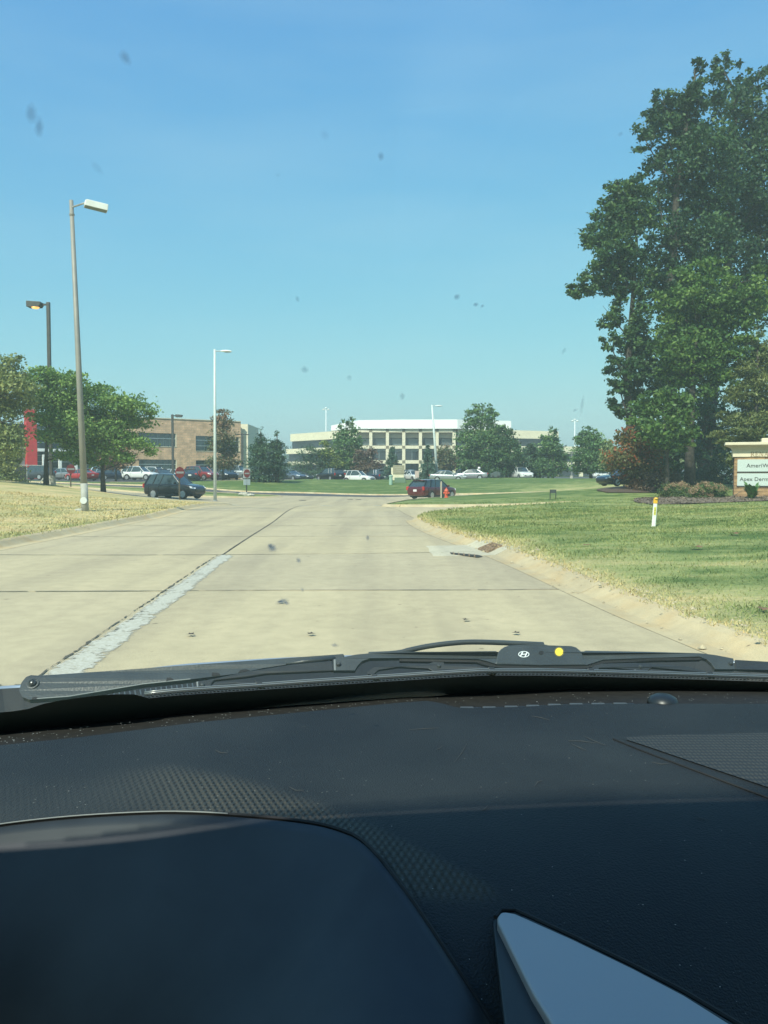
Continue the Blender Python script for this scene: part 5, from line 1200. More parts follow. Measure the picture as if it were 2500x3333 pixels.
# hydrant
B = G(1453, 57, .1); t = thing('fire_hydrant', 'orange fire hydrant on the grass island beside the maroon car', 'hydrant', B)
M_or = mat('orange_hydrant_paint', (.62, .10, .045), .5)
mb = MB(); mb.lathe([(.16, 0), (.16, .05), (.115, .06), (.115, .42), (.15, .44), (.15, .5), (.12, .56), (.06, .64), (.03, .66), (.03, .72)], 14, B); mb.build('barrel', M_or, t, B, smooth=False)
for ax, r_ in (('X', .065), ('Y', .08)): mb = MB(); mb.cyl(B + Vector((0, 0 if ax == 'X' else -.08, .34)), r_, .42 if ax == 'X' else .2, 10, ax); mb.build('outlet', M_or, t, B)
B = G(1436, 57.5, .1); t = thing('marker_post', 'thin pale post standing left of the orange hydrant', 'post', B)
mb = MB(); mb.box(B + Vector((0, 0, .58)), (.11, .06, 1.16)); mb.build('post', mat('tan_post', (.42, .36, .27), .7), t, B, bevel=.01)
mb = MB(); mb.box(B + Vector((.18, .25, .2)), (.22, .2, .42)); mb.build('box', mat('green_box', (.03, .06, .05), .5), t, B, bevel=.02)
# utility pedestal, transformer, monument, pink sign, bollard, small black frame
B = G(1272, 95, .1); t = thing('utility_pedestal', 'slim pale green cable pedestal on the mound', 'utility box', B); M_mint = mat('mint_paint', (.30, .45, .36), .5)
mb = MB(); mb.lathe([(.20, 0), (.20, .9), (.24, .92), (.24, 1.05), (.1, 1.12)], 12, B); mb.build('shell', M_mint, t, B)
B = G(1302, 98, .1); t = thing('transformer_box', 'squat grey-green transformer box on the mound', 'utility box', B)
mb = MB(); mb.prism([B + Vector((x, -.5, z)) for x, z in ((-.65, 0), (.65, 0), (.65, .45), (.45, .62), (-.65, .62))], (0, 1.0, 0)); mb.build('shell', mat('moss_green_paint', (.13, .2, .13), .6), t, B, bevel=.02)
B = G(1295, 105, .1); t = thing('monument_sign', 'small tan stone monument sign on the far mound', 'sign', B)
mb = MB(); mb.box(B + Vector((0, 0, .4)), (1.55, .5, .95)); mb.build('base', M_cream, t, B, bevel=.02)
mb = MB(); mb.box(B + Vector((.1, -.05, 1.35)), (1.45, .55, 1.1)); pn = mb.build('panel', mat('tan_stone_panel', (.30, .27, .19), .8, noise=.1), t, B, bevel=.02)
mb = MB(); mb.box(B + Vector((-.7, .05, 1.2)), (.3, .5, .8)); mb.build('side_block', M_cream, t, B)
for k in range(3): mb = MB(); mb.box(B + Vector((.1, -.335, 1.6 - k * .24)), (.9 - .2 * k, .02, .07)); mb.build('inscription_line', mat('pale_inscription', (.42, .39, .3), .8), t, B)
B = G(1357, 104, .1); t = thing('small_sign', 'little pinkish sign left of the spruce behind the maroon car', 'sign', B)
mb = MB(); mb.box(B + Vector((0, 0, .75)), (.5, .04, .82)); mb.build('panel', mat('pinkish_sign_face', (.52, .40, .36), .6), t, B)
for s in (-1, 1): mb = MB(); mb.box(B + Vector((s * .2, .03, .35)), (.05, .05, .8)); mb.build('leg', M_wood, t, B)
B = G(1559, 113, .1); t = thing('bollard', 'white bollard with dark rings right of the silver sedan', 'bollard', B)
mb = MB(); mb.lathe([(.2, 0), (.2, 1.5), (.12, 1.62), (.02, 1.64)], 12, B); mb.build('post', M_white, t, B)
for z in (.55, .95, 1.32): mb = MB(); mb.cyl(B + Vector((0, 0, z)), .21, .13, 12); mb.build('ring', M_black, t, B)
B = G(1612, 107, .1); t = thing('utility_cart', 'low dark trailer box on the lawn edge under the olive tree', 'trailer', B)
mb = MB(); mb.prism([B + Vector((x, -.4, z)) for x, z in ((-.6, .1), (.6, .1), (.62, .75), (.1, .85), (-.6, .55))], (0, .9, 0)); mb.build('box', mat('slate_paint', (.07, .09, .09), .6), t, B, bevel=.02)
for sx in (-.35, .35): mb = MB(); mb.cyl(B + Vector((sx, -.42, .16)), .16, .1, 12, 'Y'); mb.build('wheel', M_tyre, t, B)
B = G(1800, 45, .1); t = thing('sign_frame', 'small black metal frame sign on two legs on the lawn', 'sign', B)
M_slate = mat('slate_sign', (.045, .055, .055), .5)
mb = MB(); mb.box(B + Vector((0, 0, .45)), (.34, .03, .19)); mb.build('panel', M_slate, t, B)
for s in (-1, 1): mb = MB(); mb.box(B + Vector((s * .155, 0, .26)), (.035, .035, .54)); mb.build('leg', M_black, t, B)
# pipeline marker post
B = G(2129, 20, .1); t = thing('pipeline_marker', 'white marker post with orange-yellow cap leaning on the right lawn', 'marker post', B)
Tp = at(2135, 1620, 20); dirv = (Tp - B); 
M_yel = mat('orange_yellow_cap', (.78, .43, .03), .45); M_ystk = mat('yellow_warning_sticker', (.72, .66, .12), .5)
def flat_post(a, b, w_, dp, m, nm, par=t, o=B):
    mb = MB(); ax = (b - a).normalized(); sx = Vector((1, 0, 0)); mb.prism([a - sx * w_ / 2, a - sx * w_ * .3 + Vector((0, -dp, 0)), a + sx * w_ * .3 + Vector((0, -dp, 0)), a + sx * w_ / 2], b - a); return mb.build(nm, m, par, o, bevel=.004)
flat_post(B - dirv * .05, B.lerp(Tp, .80), .105, .03, M_white, 'post'); flat_post(B.lerp(Tp, .80), B.lerp(Tp, .97), .112, .036, M_yel, 'cap')
mb = MB(); mb.lathe([(.055, 0), (.045, .02), (.02, .03)], 12, B.lerp(Tp, .965) + Vector((0, -.012, 0))); mb.build('cap_top', M_yel, t, B)
a, b = B.lerp(Tp, .40), B.lerp(Tp, .68); mb = MB(); mb.prism([a + Vector((-.035, -.0335, 0)), a + Vector((.02, -.0335, 0)), b + Vector((.02, -.0335, 0)), b + Vector((-.035, -.0335, 0))], (0, -.002, 0)); mb.build('sticker', M_ystk, t, B)
mb = MB()
for k in range(4): q = a.lerp(b, .15 + .2 * k); mb.box(q + Vector((-.008, -.0365, 0)), (.03, .002, .014))
mb.build('sticker_print', M_black, t, B)
# dark fenced enclosure at the left edge
B = G(55, 68, .1); t = thing('fenced_enclosure', 'dark screened enclosure with steel posts at the left edge', 'enclosure', B); k = 68 / F
M_screen = mat('black_screen_mesh', (.02, .024, .02), .8)
zt = zz(1516, 68); x0, x1 = at(46, 1550, 68).x, at(88, 1550, 68).x
mb = MB(); mb.box(((x0 + x1) / 2, 68, (B.z + zt) / 2), (x1 - x0, .03, zt - B.z - .1)); mb.build('screen', M_screen, t, B)
xs = at(36, 1550, 68).x; mb = MB(); mb.box(((xs + x0) / 2, 68.05, (B.z + zt) / 2 + .2), (x0 - xs - .1, .03, zt - B.z)); mb.build('screen', M_screen, t, B)
for x in (xs, x0, x1): mb = MB(); mb.tube([(x, 68, B.z), (x, 68, zt + .15)], .04, 8); mb.build('post', M_galv, t, B)
mb = MB(); mb.tube([(x0, 68, zt + .05), (x1 + 1.4, 68, zt + .02)], .03, 6); mb.build('rail', M_galv, t, B)
B = G(124, 62, .1); t = thing('guy_wire_guard', 'slanting pale guy-wire guard left of the middle locust trunk', 'guy wire', B)
mb = MB(); mb.tube([B, at(146, 1551, 62)], .035, 6); mb.build('guard', mat('pale_guard', (.5, .5, .45), .5), t, B)

# ------------------------------------------------------------------ stone tenant sign at the right
C0 = at(2388, 1628, 36); C0.z = T(C0.x, 36) + .1
PHI = R(-21)
sg = thing('tenant_sign', 'brick and cream monument sign with two pale tenant panels', 'sign', C0, PHI)
sk = lambda px: ((px - CX) / F * 36 - C0.x) / (math.cos(PHI) - (px - CX) / F * math.sin(PHI))   # along the front
def szf(px, py): s = sk(px); y = 36 + s * math.sin(PHI); return zz(py, y) - C0.z
DEP = .92; XE = 4.2
M_brickw = mat('tan_sign_brick', (.36, .225, .115), .9, noise=.15, nscale=6)
M_brick2 = mat('brown_sign_brick', (.27, .165, .09), .9, noise=.2, nscale=6); M_mort = mat('mortar', (.34, .27, .19), .95)
M_capc = mat('cream_sign_stone', (.66, .58, .42), .8, noise=.05, nscale=3); M_panel = mat('pale_panel', (.50, .57, .53), .5)
zF0, zF1, zC0, zC1 = szf(2392, 1488), szf(2392, 1468), szf(2392, 1450), szf(2380, 1441)
mb = MB(); mb.box((XE / 2, DEP / 2, zF0 / 2 - .2), (XE - .03, DEP - .03, zF0 + .4)); mb.build('core', M_mort, sg)
bw, bh = .40, .135; nr = int(zF0 / bh); bh = zF0 / nr
me_b = {}
def brick(x0, x1, y0, y1, z, m):
    k = (round(x1 - x0, 3), round(y1 - y0, 3), m.name)
    if k not in me_b: mb = MB(); mb.box((0, 0, 0), (x1 - x0, y1 - y0, bh - .014)); o = mb.build('brick', m, sg, bevel=0); me_b[k] = o.data
    else: o = bpy.data.objects.new('brick', me_b[k]); COL.objects.link(o); o.parent = sg
    o.location = ((x0 + x1) / 2 + 0, (y0 + y1) / 2 + random.uniform(-.003, .003), z)
for r_ in range(nr):
    z = bh * (r_ + .5); x = 0
    for c in range(4):      # visible courses at the front left end
        w_ = bw if (c or r_ % 2 == 0) else bw / 2
        brick(x + .005, x + w_ - .005, -.004, .12, z, M_brickw if (r_ + c) % 3 else M_brick2); x += w_
    y = .12
    while y < DEP - .05:
        w_ = min(bw if y > .13 or r_ % 2 else bw * .6, DEP - y); brick(-.006, .12, y + .006, y + w_ - .006, z, M_brick2); y += w_
mb = MB(); mb.box((1.5 + (XE - 1.5) / 2, .05, zF0 / 2), (XE - 1.5, .112, zF0)); mb.build('brick_face', M_brickw, sg)
mb = MB(); mb.box((XE / 2 - .02, DEP / 2, (zF0 + zF1) / 2 + .02), (XE + .1, DEP + .1, zF1 - zF0 + .04)); mb.build('frieze', M_capc, sg, bevel=.015)
mb = MB(); e0, e1 = .06, .34; 
lo = [Vector((x, y, zF1 + .03)) for x, y in ((-e0, -e0), (XE + e0, -e0), (XE + e0, DEP + e0), (-e0, DEP + e0))]; mi = [Vector((x, y, zF1 + .14)) for x, y in ((-.13, -.13), (XE + .13, -.13), (XE + .13, DEP + .13), (-.13, DEP + .13))]; hi = [Vector((x, y, zC0)) for x, y in ((-e1, -e1), (XE + e1, -e1), (XE + e1, DEP + e1), (-e1, DEP + e1))]
mb.add(lo + mi + hi, [(i, (i + 1) % 4, (i + 1) % 4 + 4, i + 4) for i in range(4)] + [(i + 4, (i + 1) % 4 + 4, (i + 1) % 4 + 8, i + 8) for i in range(4)] + [(3, 2, 1, 0), (8, 9, 10, 11)]); mb.build('cornice', M_capc, sg)
mb = MB(); mb.box((XE / 2, DEP / 2, (zC0 + zC1) / 2), (XE + .78, DEP + .78, zC1 - zC0)); mb.build('cap', M_capc, sg, bevel=.015)
xt = sk(2477); mb = MB(); mb.box((xt + 1.2, DEP / 2, zC1 + .09), (2.4, DEP * .8, .18)); mb.build('top_block', M_capc, sg, bevel=.015)
def text_obj(s, x, z, h, m, par, y=-.01, spread=1.0, sx=1.0, name='lettering', bold=0):
    cu = bpy.data.curves.new(name, 'FONT'); cu.body = s; cu.size = h / .70; cu.extrude = .004; cu.space_character = spread; cu.offset = bold
    o = bpy.data.objects.new('tmp', cu); COL.objects.link(o); bpy.context.view_layer.update()
    me = bpy.data.meshes.new_from_object(o.evaluated_get(bpy.context.evaluated_depsgraph_get())); bpy.data.objects.remove(o)
    me.materials.clear(); me.materials.append(m); me.transform(Matrix.Translation((x, y, z)) @ Matrix.Rotation(R(90), 4, 'X') @ Matrix.Diagonal((sx, 1, 1, 1)))
    q = bpy.data.objects.new(name, me); COL.objects.link(q); q.parent = par; return q
M_ltr = mat('dark_lettering', (.05, .055, .05), .6); M_bronzel = mat('tan_lettering', (.33, .24, .14), .7)
for (y0, y1), s, px0, base, cap in (((1496, 1535), 'AmeriWound', 2428, 1521.5, 1509), ((1541, 1581), 'Apex Dermatology', 2407, 1565, 1553)):
    x0 = sk(2398.5); z1, z0 = szf(2400, y0), szf(2400, y1)
    mb = MB(); mb.box(((x0 + XE - .3) / 2, -.02, (z0 + z1) / 2), (XE - .3 - x0, .05, z1 - z0)); pn = mb.build('panel', M_panel, sg, bevel=.006)
    mb = MB(); mb.box(((x0 + XE - .3) / 2, -.012, z0 - .022), (XE - .3 - x0 + .04, .06, .04)); mb.build('panel_frame', M_bronze, sg)
    text_obj(s, sk(px0), szf(px0, base), (base - cap) / F * 35.5, M_ltr, pn, -.049, 1.05, 1.0, bold=.002)
# serif capitals of the frieze, built from strokes
def serif(x, z, h, ch, mb):
    s = h; tk, tn, y0 = .16 * s, .07 * s, -.055
    bar = lambda ax, az, bx, bz, w_: mb.prism([Vector((x + ax * s - w_ / 2, y0, z + az * s)), Vector((x + ax * s + w_ / 2, y0, z + az * s)), Vector((x + bx * s + w_ / 2, y0, z + bz * s)), Vector((x + bx * s - w_ / 2, y0, z + bz * s))], (0, -.008, 0))
    hb = lambda ax, bx, az, w_: mb.prism([Vector((x + ax * s, y0, z + az * s)), Vector((x + bx * s, y0, z + az * s)), Vector((x + bx * s, y0, z + az * s + w_)), Vector((x + ax * s, y0, z + az * s + w_))], (0, -.0085, 0))
    if ch in 'REI':
        bar(.16, 0, .16, 1, tk); hb(0, .32, 0, tn); hb(0, .32, 1 - .07, tn)
    if ch == 'R':
        hb(.16, .5, .93, tn); hb(.16, .5, .46, tn); bar(.58, .54, .58, .92, tk * .8); bar(.5, .46, .58, .56, tn * 1.2); bar(.5, .98, .58, .90, tn * 1.2); bar(.72, 0, .4, .46, tk); hb(.62, .85, 0, tn)
    if ch == 'E': hb(.16, .62, .0, tn); hb(.16, .62, .93, tn); hb(.16, .48, .47, tn); bar(.60, 0, .60, .24, tn); bar(.60, .76, .60, 1, tn); bar(.47, .38, .47, .6, tn)
    if ch == 'N': bar(.13, 0, .13, 1, tn); bar(.72, 0, .72, 1, tn); bar(.16, 1, .70, 0, tk); hb(0, .26, 0, tn); hb(.58, .86, .93, tn); hb(0, .2, .93, tn)
    if ch == 'A': bar(.12, 0, .42, 1, tn); bar(.74, 0, .44, 1, tk); hb(.2, .62, .34, tn); hb(0, .26, 0, tn); hb(.58, .9, 0, tn)
    if ch == 'S': hb(.1, .5, .93, tn); hb(.1, .5, 0, tn); hb(.15, .45, .47, tn); bar(.09, .55, .09, .93, tk * .7); bar(.52, .08, .52, .46, tk * .7)
    return {'R': .92, 'E': .78, 'I': .5, 'N': 1.0, 'A': 1.0, 'S': .75}[ch] * s
mb = MB(); x = sk(2440.5); hL = 15 / F * 35.4
for ch in 'RENAISSAN':
    x += serif(x, szf(2441, 1485.5), hL, ch, mb)
    if x > XE - .3: break
mb.build('lettering', M_bronzel, sg, fix=True)
# added vine: pale leaves stand in for white spots on the end face
B = C0.copy(); vn = thing('added_vine', 'added thin vine, its pale leaves standing in for white spots on the sign end', 'vine', C0, PHI)
mb = MB(); mb.tube([(-.015, .35, 0), (-.02, .3, .5), (-.018, .42, 1.0), (-.02, .3, 1.5), (-.02, .38, 1.9)], .012, 5); mb.build('stem', M_bark, vn)
for z, y in ((.35, .32), (.72, .36), (.98, .42), (1.22, .36), (1.34, .28), (1.62, .33), (1.1, .2), (.55, .5), (1.45, .55), (.85, .6)):
    mb = MB(); p = Vector((-.04, y, z)); mb.add([p + Vector((0, -.05, .0)), p + Vector((-.03, 0, .055)), p + Vector((0, .06, .02)), p + Vector((-.02, 0, -.06))], [(0, 1, 2, 3)])
    mb.build('leaf', mat('pale_spot_leaf', (.55, .56, .5), .6) if z in (.35, .72, .98, 1.22, 1.62) else LM_hyd, vn, fix=False)
# fallen twig on the mulch
B = G(2392, 33.5, .16); t = thing('twig', 'grey forked twig lying on the mulch before the sign', 'twig', B)
mb = MB(); mb.tube([B + Vector((-.35, -.2, .05)), B + Vector((.0, 0, .2)), B + Vector((.42, .2, .42))], [.018, .015, .006], 5); mb.tube([B + Vector((.0, 0, .2)), B + Vector((.3, .3, .2))], [.01, .004], 4); mb.build('branch', M_bark2, t, B)

# iron covers in the junction
for px, py, lb in ((1140, 1626.5, 'dark drain cover in the junction, left of a pair'), (1166, 1625.5, 'dark drain cover in the junction, right of a pair'), (985, 1631, 'thin dark manhole cover in the road before the asphalt side street')):
    d = 68 if px > 1000 else 62; p = G(px, d); w_ = (20 if px > 1000 else 24) / F * d
    mb = MB(); mb.cyl(p + Vector((0, 0, .014)), w_ / 2, .02, 18); o = mb.build('drain_cover', mat('dark_iron', (.03, .03, .028), .7), origin=p); tag(o, lb, 'drain cover')

# ------------------------------------------------------------------ the car we sit in
car_ = thing('car', 'dark dashboard, wet-look windshield and wiper of the car the view is taken from', 'car', (0, 0, 0))
car_['label'] = 'dark dashboard, windshield and black wiper of the car we look out of'
GZ0, GK, GC = 1.731, .65, .25
def glass_z(x, y, off=0.0): return GZ0 - GK * (y + GC * (x - .4) ** 2) + off
BL = None
def hdr(x): return .222 - .30 * (max(x, .08) - .4) ** 2  # front edge of the unseen roof, curved to shade the lower dash
def bend_y(x): return .4296 + (x - .056) * .364
def dash_z(x, y):
    w_ = .03; q = (bend_y(x) - y) / w_; sp = q if q > 30 else math.log1p(math.exp(q)) if q > -30 else 0
    w2 = .05; q2 = (.40 - .10 * (x + .1) - y) / w2; sp2 = q2 if q2 > 30 else math.log1p(math.exp(q2)) if q2 > -30 else 0
    return 1.2 - w_ * sp * (.42 if x > 0 else .30) - w2 * sp2 * .35
def hit(px, py, fn, lo=.02, hi=2.2):
    r = ray(px, py)
    f = lambda t: (CAMZ + r.z * t) - fn(r.x * t, r.y * t)
    a, b = lo, hi; sa = f(a) > 0
    for _ in range(46):
        m = (a + b) / 2
        if (f(m) > 0) == sa: a = m
        else: b = m
    t = (a + b) / 2; return Vector((r.x * t, r.y * t, CAMZ + r.z * t))
def first_hit(px, py, fn, hi=1.4):
    r = ray(px, py); f = lambda t: (CAMZ + r.z * t) - fn(r.x * t, r.y * t); t = .05
    while t < hi and f(t) > 0: t += .01
    a, b = t - .01, t
    for _ in range(30):
        m = (a + b) / 2
        if f(m) > 0: a = m
        else: b = m
    return Vector((r.x * b, r.y * b, CAMZ + r.z * b))
GN = Vector((0, .545, .838))
def gp(px, py, off): return hit(px, py, lambda x, y: glass_z(x, y, off))

# materials of the cabin
def dash_material():
    m = bpy.data.materials.new('soft_dash_plastic'); m.use_nodes = True; n = m.node_tree; b = n.nodes['Principled BSDF']; L = n.links.new
    tc = n.nodes.new('ShaderNodeTexCoord'); g = n.nodes.new('ShaderNodeAttribute'); g.attribute_name = 'grain_sheen'
    mx = n.nodes.new('ShaderNodeMix'); mx.data_type = 'RGBA'; mx.inputs[6].default_value = (.016, .019, .0205, 1); mx.inputs[7].default_value = (.046, .045, .038, 1); L(g.outputs['Fac'], mx.inputs[0])  # paler tone in this band paints a cabin reflection; the embossing is real
    dn = n.nodes.new('ShaderNodeTexNoise'); dn.inputs['Scale'].default_value = 9; dn.inputs['Detail'].default_value = 7; L(tc.outputs['Object'], dn.inputs['Vector'])
    dr_ = n.nodes.new('ShaderNodeValToRGB'); dr_.color_ramp.elements[0].position = .35; dr_.color_ramp.elements[0].color = (.85, .85, .85, 1); dr_.color_ramp.elements[1].position = .75; dr_.color_ramp.elements[1].color = (1.5, 1.46, 1.38, 1); L(dn.outputs[0], dr_.inputs[0])
    m2 = n.nodes.new('ShaderNodeMix'); m2.data_type = 'RGBA'; m2.blend_type = 'MULTIPLY'; m2.inputs[0].default_value = 1; L(mx.outputs[2], m2.inputs[6]); L(dr_.outputs[0], m2.inputs[7]); L(m2.outputs[2], b.inputs['Base Color'])
    b.inputs['Roughness'].default_value = .60; b.inputs['Specular IOR Level'].default_value = .34
    # embossed lattice
    sx = n.nodes.new('ShaderNodeSeparateXYZ'); L(tc.outputs['Object'], sx.inputs[0])
    def M(op, a, c=None):
        q = n.nodes.new('ShaderNodeMath'); q.operation = op
        for i, v in enumerate((a, c)):
            if v is None: continue
            if isinstance(v, (int, float)): q.inputs[i].default_value = v
            else: L(v, q.inputs[i])
        return q.outputs[0]
    u = M('MULTIPLY', sx.outputs[0], 2 * math.pi / .0043); v = M('MULTIPLY', sx.outputs[1], 2 * math.pi / .0094)
    lat = M('MULTIPLY', M('SINE', u), M('SINE', v)); lat = M('MULTIPLY', lat, g.outputs['Fac'])
    nz = n.nodes.new('ShaderNodeTexNoise'); nz.inputs['Scale'].default_value = 900; nz.inputs['Detail'].default_value = 2; L(tc.outputs['Object'], nz.inputs['Vector'])
    h = M('ADD', M('MULTIPLY', lat, .55), M('MULTIPLY', nz.outputs[0], .5))
    bp = n.nodes.new('ShaderNodeBump'); bp.inputs['Strength'].default_value = 1.0; bp.inputs['Distance'].default_value = .0022; L(h, bp.inputs['Height']); L(bp.outputs[0], b.inputs['Normal'])
    return m
M_dash = dash_material()
M_hoodp = mat('binnacle_plastic', (.024, .029, .032), .5, spec=.5, noise=.3, nscale=14)
M_ledge = mat('dusty_black_shelf', (.009, .0085, .007), .85, noise=.4, nscale=120)
M_frit = mat('flare_grey_frit', (.17, .20, .17), .35, spec=.5)  # grey base stands in for camera flare; the ceramic itself is black
M_wip = mat('satin_black_wiper_metal', (.040, .047, .048), .42, noise=.18, nscale=25, bump=.08, bscale=500)
M_wip2 = mat('black_wiper_levers', (.020, .022, .022), .45, noise=.15, nscale=40)
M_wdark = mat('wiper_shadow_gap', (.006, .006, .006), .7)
M_strip = mat('steel_backing_strip', (.30, .30, .28), .35, metal=.8)
M_cowl = mat('grey_cowl_plastic', (.013, .014, .013), .6, noise=.2, nscale=30)
M_bon = mat('blue_silver_car_paint', (.30, .36, .44), .3, metal=.4, coat=.6)
M_silver = mat('satin_silver_trim', (.44, .415, .41), .58, metal=.7, bump=.03, bscale=1500)
M_edge = mat('painted_seam_glint', (.20, .21, .20), .3, spec=.8)
M_emb = mat('white_print', (.72, .76, .74), .5); M_ydot = mat('yellow_dot', (.86, .62, .05), .45); M_yring = mat('faded_yellow_ring', (.12, .11, .04), .5)

# dashboard top
line2 = [(-2300, 2735), (-1300, 2600), (-500, 2490), (-200, 2452), (0, 2426), (262, 2399), (620, 2354), (655, 2350), (1000, 2316), (1300, 2287), (1390, 2281), (1430, 2287), (1488, 2303), (1550, 2305), (1700, 2300), (1850, 2293), (2105, 2290), (2500, 2291), (3300, 2290), (4233, 2298), (5096, 2354), (6000, 2426), (6900, 2500)]
line1 = [(-2300, 2665), (-1300, 2540), (-500, 2450), (0, 2391), (620, 2327), (1300, 2274), (1620, 2262), (1850, 2253), (2150, 2251), (2500, 2255), (3200, 2258), (3900, 2278), (4784, 2327), (5645, 2391), (6900, 2490)]
l2 = lambda x: float(np.interp(x, [p[0] for p in line2], [p[1] for p in line2])); l1 = lambda x: float(np.interp(x, [p[0] for p in line1], [p[1] for p in line1]))
seam = smooth([(-1200, 2960), (-800, 2850), (-400, 2760), (-150, 2718), (0, 2691), (200, 2668), (400, 2655), (590, 2649), (830, 2664), (1000, 2682), (1090, 2702), (1180, 2738), (1260, 2830), (1350, 2950), (1480, 3150), (1600, 3333), (1720, 3560)], 2)
sm_y = lambda x: float(np.interp(x, [p[0] for p in seam], [p[1] for p in seam]))
up_ = [(-300, 2560), (0, 2535), (300, 2500), (560, 2478), (800, 2525), (1000, 2590), (1200, 2665), (1400, 2760), (1560, 2845), (1680, 2915)]
uy = lambda x: float(np.interp(x, [p[0] for p in up_], [p[1] for p in up_]))
sst = lambda a, b, v: (lambda t: t * t * (3 - 2 * t))(min(1, max(0, (v - a) / (b - a))))
cols = list(np.linspace(-2250, -420, 36)[:-1]) + list(np.linspace(-420, 2900, 190)) + list(np.linspace(2950, 6500, 70)); nr_ = 150; rows = []; gr = []
for j in range(nr_ + 1):
    row = []
    for px in cols:
        py = l2(px) + (3750 - l2(px)) * (j / nr_) ** 1.15
        dn_ = sst(8, 70, py - sm_y(px)) * (1 - sst(1480, 1600, px)) * .22 if py > sm_y(px) else 0
        row.append(first_hit(px, py, (lambda x, y: dash_z(x, y) - dn_) if dn_ else dash_z))
        g_ = sst(uy(px) - 6, uy(px) + 50, py) * (1 - sst(1560, 1680, px)) * (.12 + .88 * sst(250, 800, px)) if -300 < px < 2000 else 0
        g_ *= (1 - sst(2880, 2960, py)); gr.append(g_)
    rows.append(row)
V = [p for r_ in rows for p in r_]; nc = len(cols)
inh = lambda px, py: py > sm_y(px) + 40 and px < 1560
PY = [[l2(px) + (3750 - l2(px)) * (j / nr_) ** 1.15 for px in cols] for j in range(nr_ + 1)]
Fq = [(i * nc + j, i * nc + j + 1, (i + 1) * nc + j + 1, (i + 1) * nc + j) for i in range(nr_) for j in range(nc - 1) if True]
dash = np_mesh('dashboard', np.array(V), np.array(Fq), M_dash, car_, attrs={'grain_sheen': gr}, smooth=True)
mb = MB(); mb.grid([rows[-1], [p + Vector((0, .06, -.16)) for p in rows[-1]], [p + Vector((0, .16, -.62)) for p in rows[-1]]]); mb.build('fascia', M_hoodp, dash, smooth=True, fix=False)
# rounded front lip, dusty shelf below the glass
mb = MB(); lip = []
for k, (dy, dz) in enumerate(((0, 0), (.004, -.002), (.006, -.008), (.006, -.03))): lip.append([p + Vector((0, dy, dz)) for p in rows[0]])
mb.grid(lip); mb.build('front_lip', M_hoodp, dash, smooth=True, fix=False)
shelf = [[p + Vector((0, .004, -.010)) for p in rows[0]]]
for f in (.33, .66, 1.0, 1.3):
    shelf.append([(lambda q: q)(rows[0][i].lerp(gp(px, l1(px), -.012), f) - Vector((0, 0, .011 * (1 - min(1, f))))) for i, px in enumerate(cols)])
mb = MB(); mb.grid(shelf); mb.build('shelf', M_ledge, dash, smooth=True, fix=False)
# defroster outlets
for i, px in enumerate((1522, 1595, 1667, 1738, 1809, 1880, 1952, 2024)):
    p = first_hit(px, l2(px) - 1, lambda x, y: 1.2); w_ = 46 / F * p.y
    mb = MB(); mb.box(p + Vector((0, .004, -.003)), (w_, .006, .0045)); mb.build('defroster_fin', mat('fin_grey', (.07, .075, .075), .4), dash, bevel=.001)
    mb = MB(); mb.box(p + Vector((w_ * .78, .004, -.004)), (w_ * .5, .006, .005)); mb.build('defroster_gap', M_black, dash)
# light sensor dome
p = first_hit(2173, 2292, lambda x, y: 1.2) + Vector((0, .012, -.004)); r_ = 51 / F * p.y
mb = MB(); mb.lathe([(r_, 0), (r_ * .97, r_ * .25), (r_ * .8, r_ * .5), (r_ * .5, r_ * .66), (.0005, r_ * .72)], 24, p); mb.build('sensor_dome', mat('glossy_black_dome', (.014, .018, .02), .4), dash, smooth=True)
# speaker grille and its seam at the right
gpoly = [(2030, 2402), (2070, 2396), (2200, 2391), (2500, 2385), (2900, 2384), (2900, 2640), (2500, 2566), (2417, 2534), (2250, 2478), (2095, 2425)]
mb = MB(); gridc = []
up = lambda t: (2040 + 860 * t, float(np.interp(2040 + 860 * t, [2030, 2070, 2200, 2500, 2900], [2402, 2396, 2391, 2385, 2384]))); dn = lambda t: (2040 + 860 * t, float(np.interp(2040 + 860 * t, [2030, 2095, 2250, 2417, 2500, 2900], [2404, 2425, 2478, 2534, 2562, 2660])))
for j in range(9):
    gridc.append([first_hit(up(t)[0], up(t)[1] + (dn(t)[1] - up(t)[1]) * j / 8, lambda x, y: dash_z(x, y) + .0008) for t in np.linspace(0, 1, 40)])
mb.grid(gridc)
def grille_material():
    m = bpy.data.materials.new('speaker_cloth'); m.use_nodes = True; n = m.node_tree; b = n.nodes['Principled BSDF']; L = n.links.new
    tc = n.nodes.new('ShaderNodeTexCoord'); mp = n.nodes.new('ShaderNodeMapping'); mp.inputs['Scale'].default_value = (1 / .0029, 1 / .0058, 0); L(tc.outputs['Object'], mp.inputs[0])
    vo = n.nodes.new('ShaderNodeTexVoronoi'); vo.inputs['Scale'].default_value = 1.0; vo.inputs['Randomness'].default_value = .12; L(mp.outputs[0], vo.inputs['Vector'])
    rp = n.nodes.new('ShaderNodeValToRGB'); e = rp.color_ramp.elements; e[0].position = .2; e[0].color = (.05, .047, .038, 1); e[1].position = .48; e[1].color = (.018, .02, .02, 1); L(vo.outputs[0], rp.inputs[0]); L(rp.outputs[0], b.inputs['Base Color']); b.inputs['Roughness'].default_value = .6
    bp = n.nodes.new('ShaderNodeBump'); bp.inputs['Strength'].default_value = .6; bp.inputs['Distance'].default_value = .0008; bp.invert = True; L(vo.outputs[0], bp.inputs['Height']); L(bp.outputs[0], b.inputs['Normal']); return m
mb.build('speaker_grille', grille_material(), dash, fix=False)
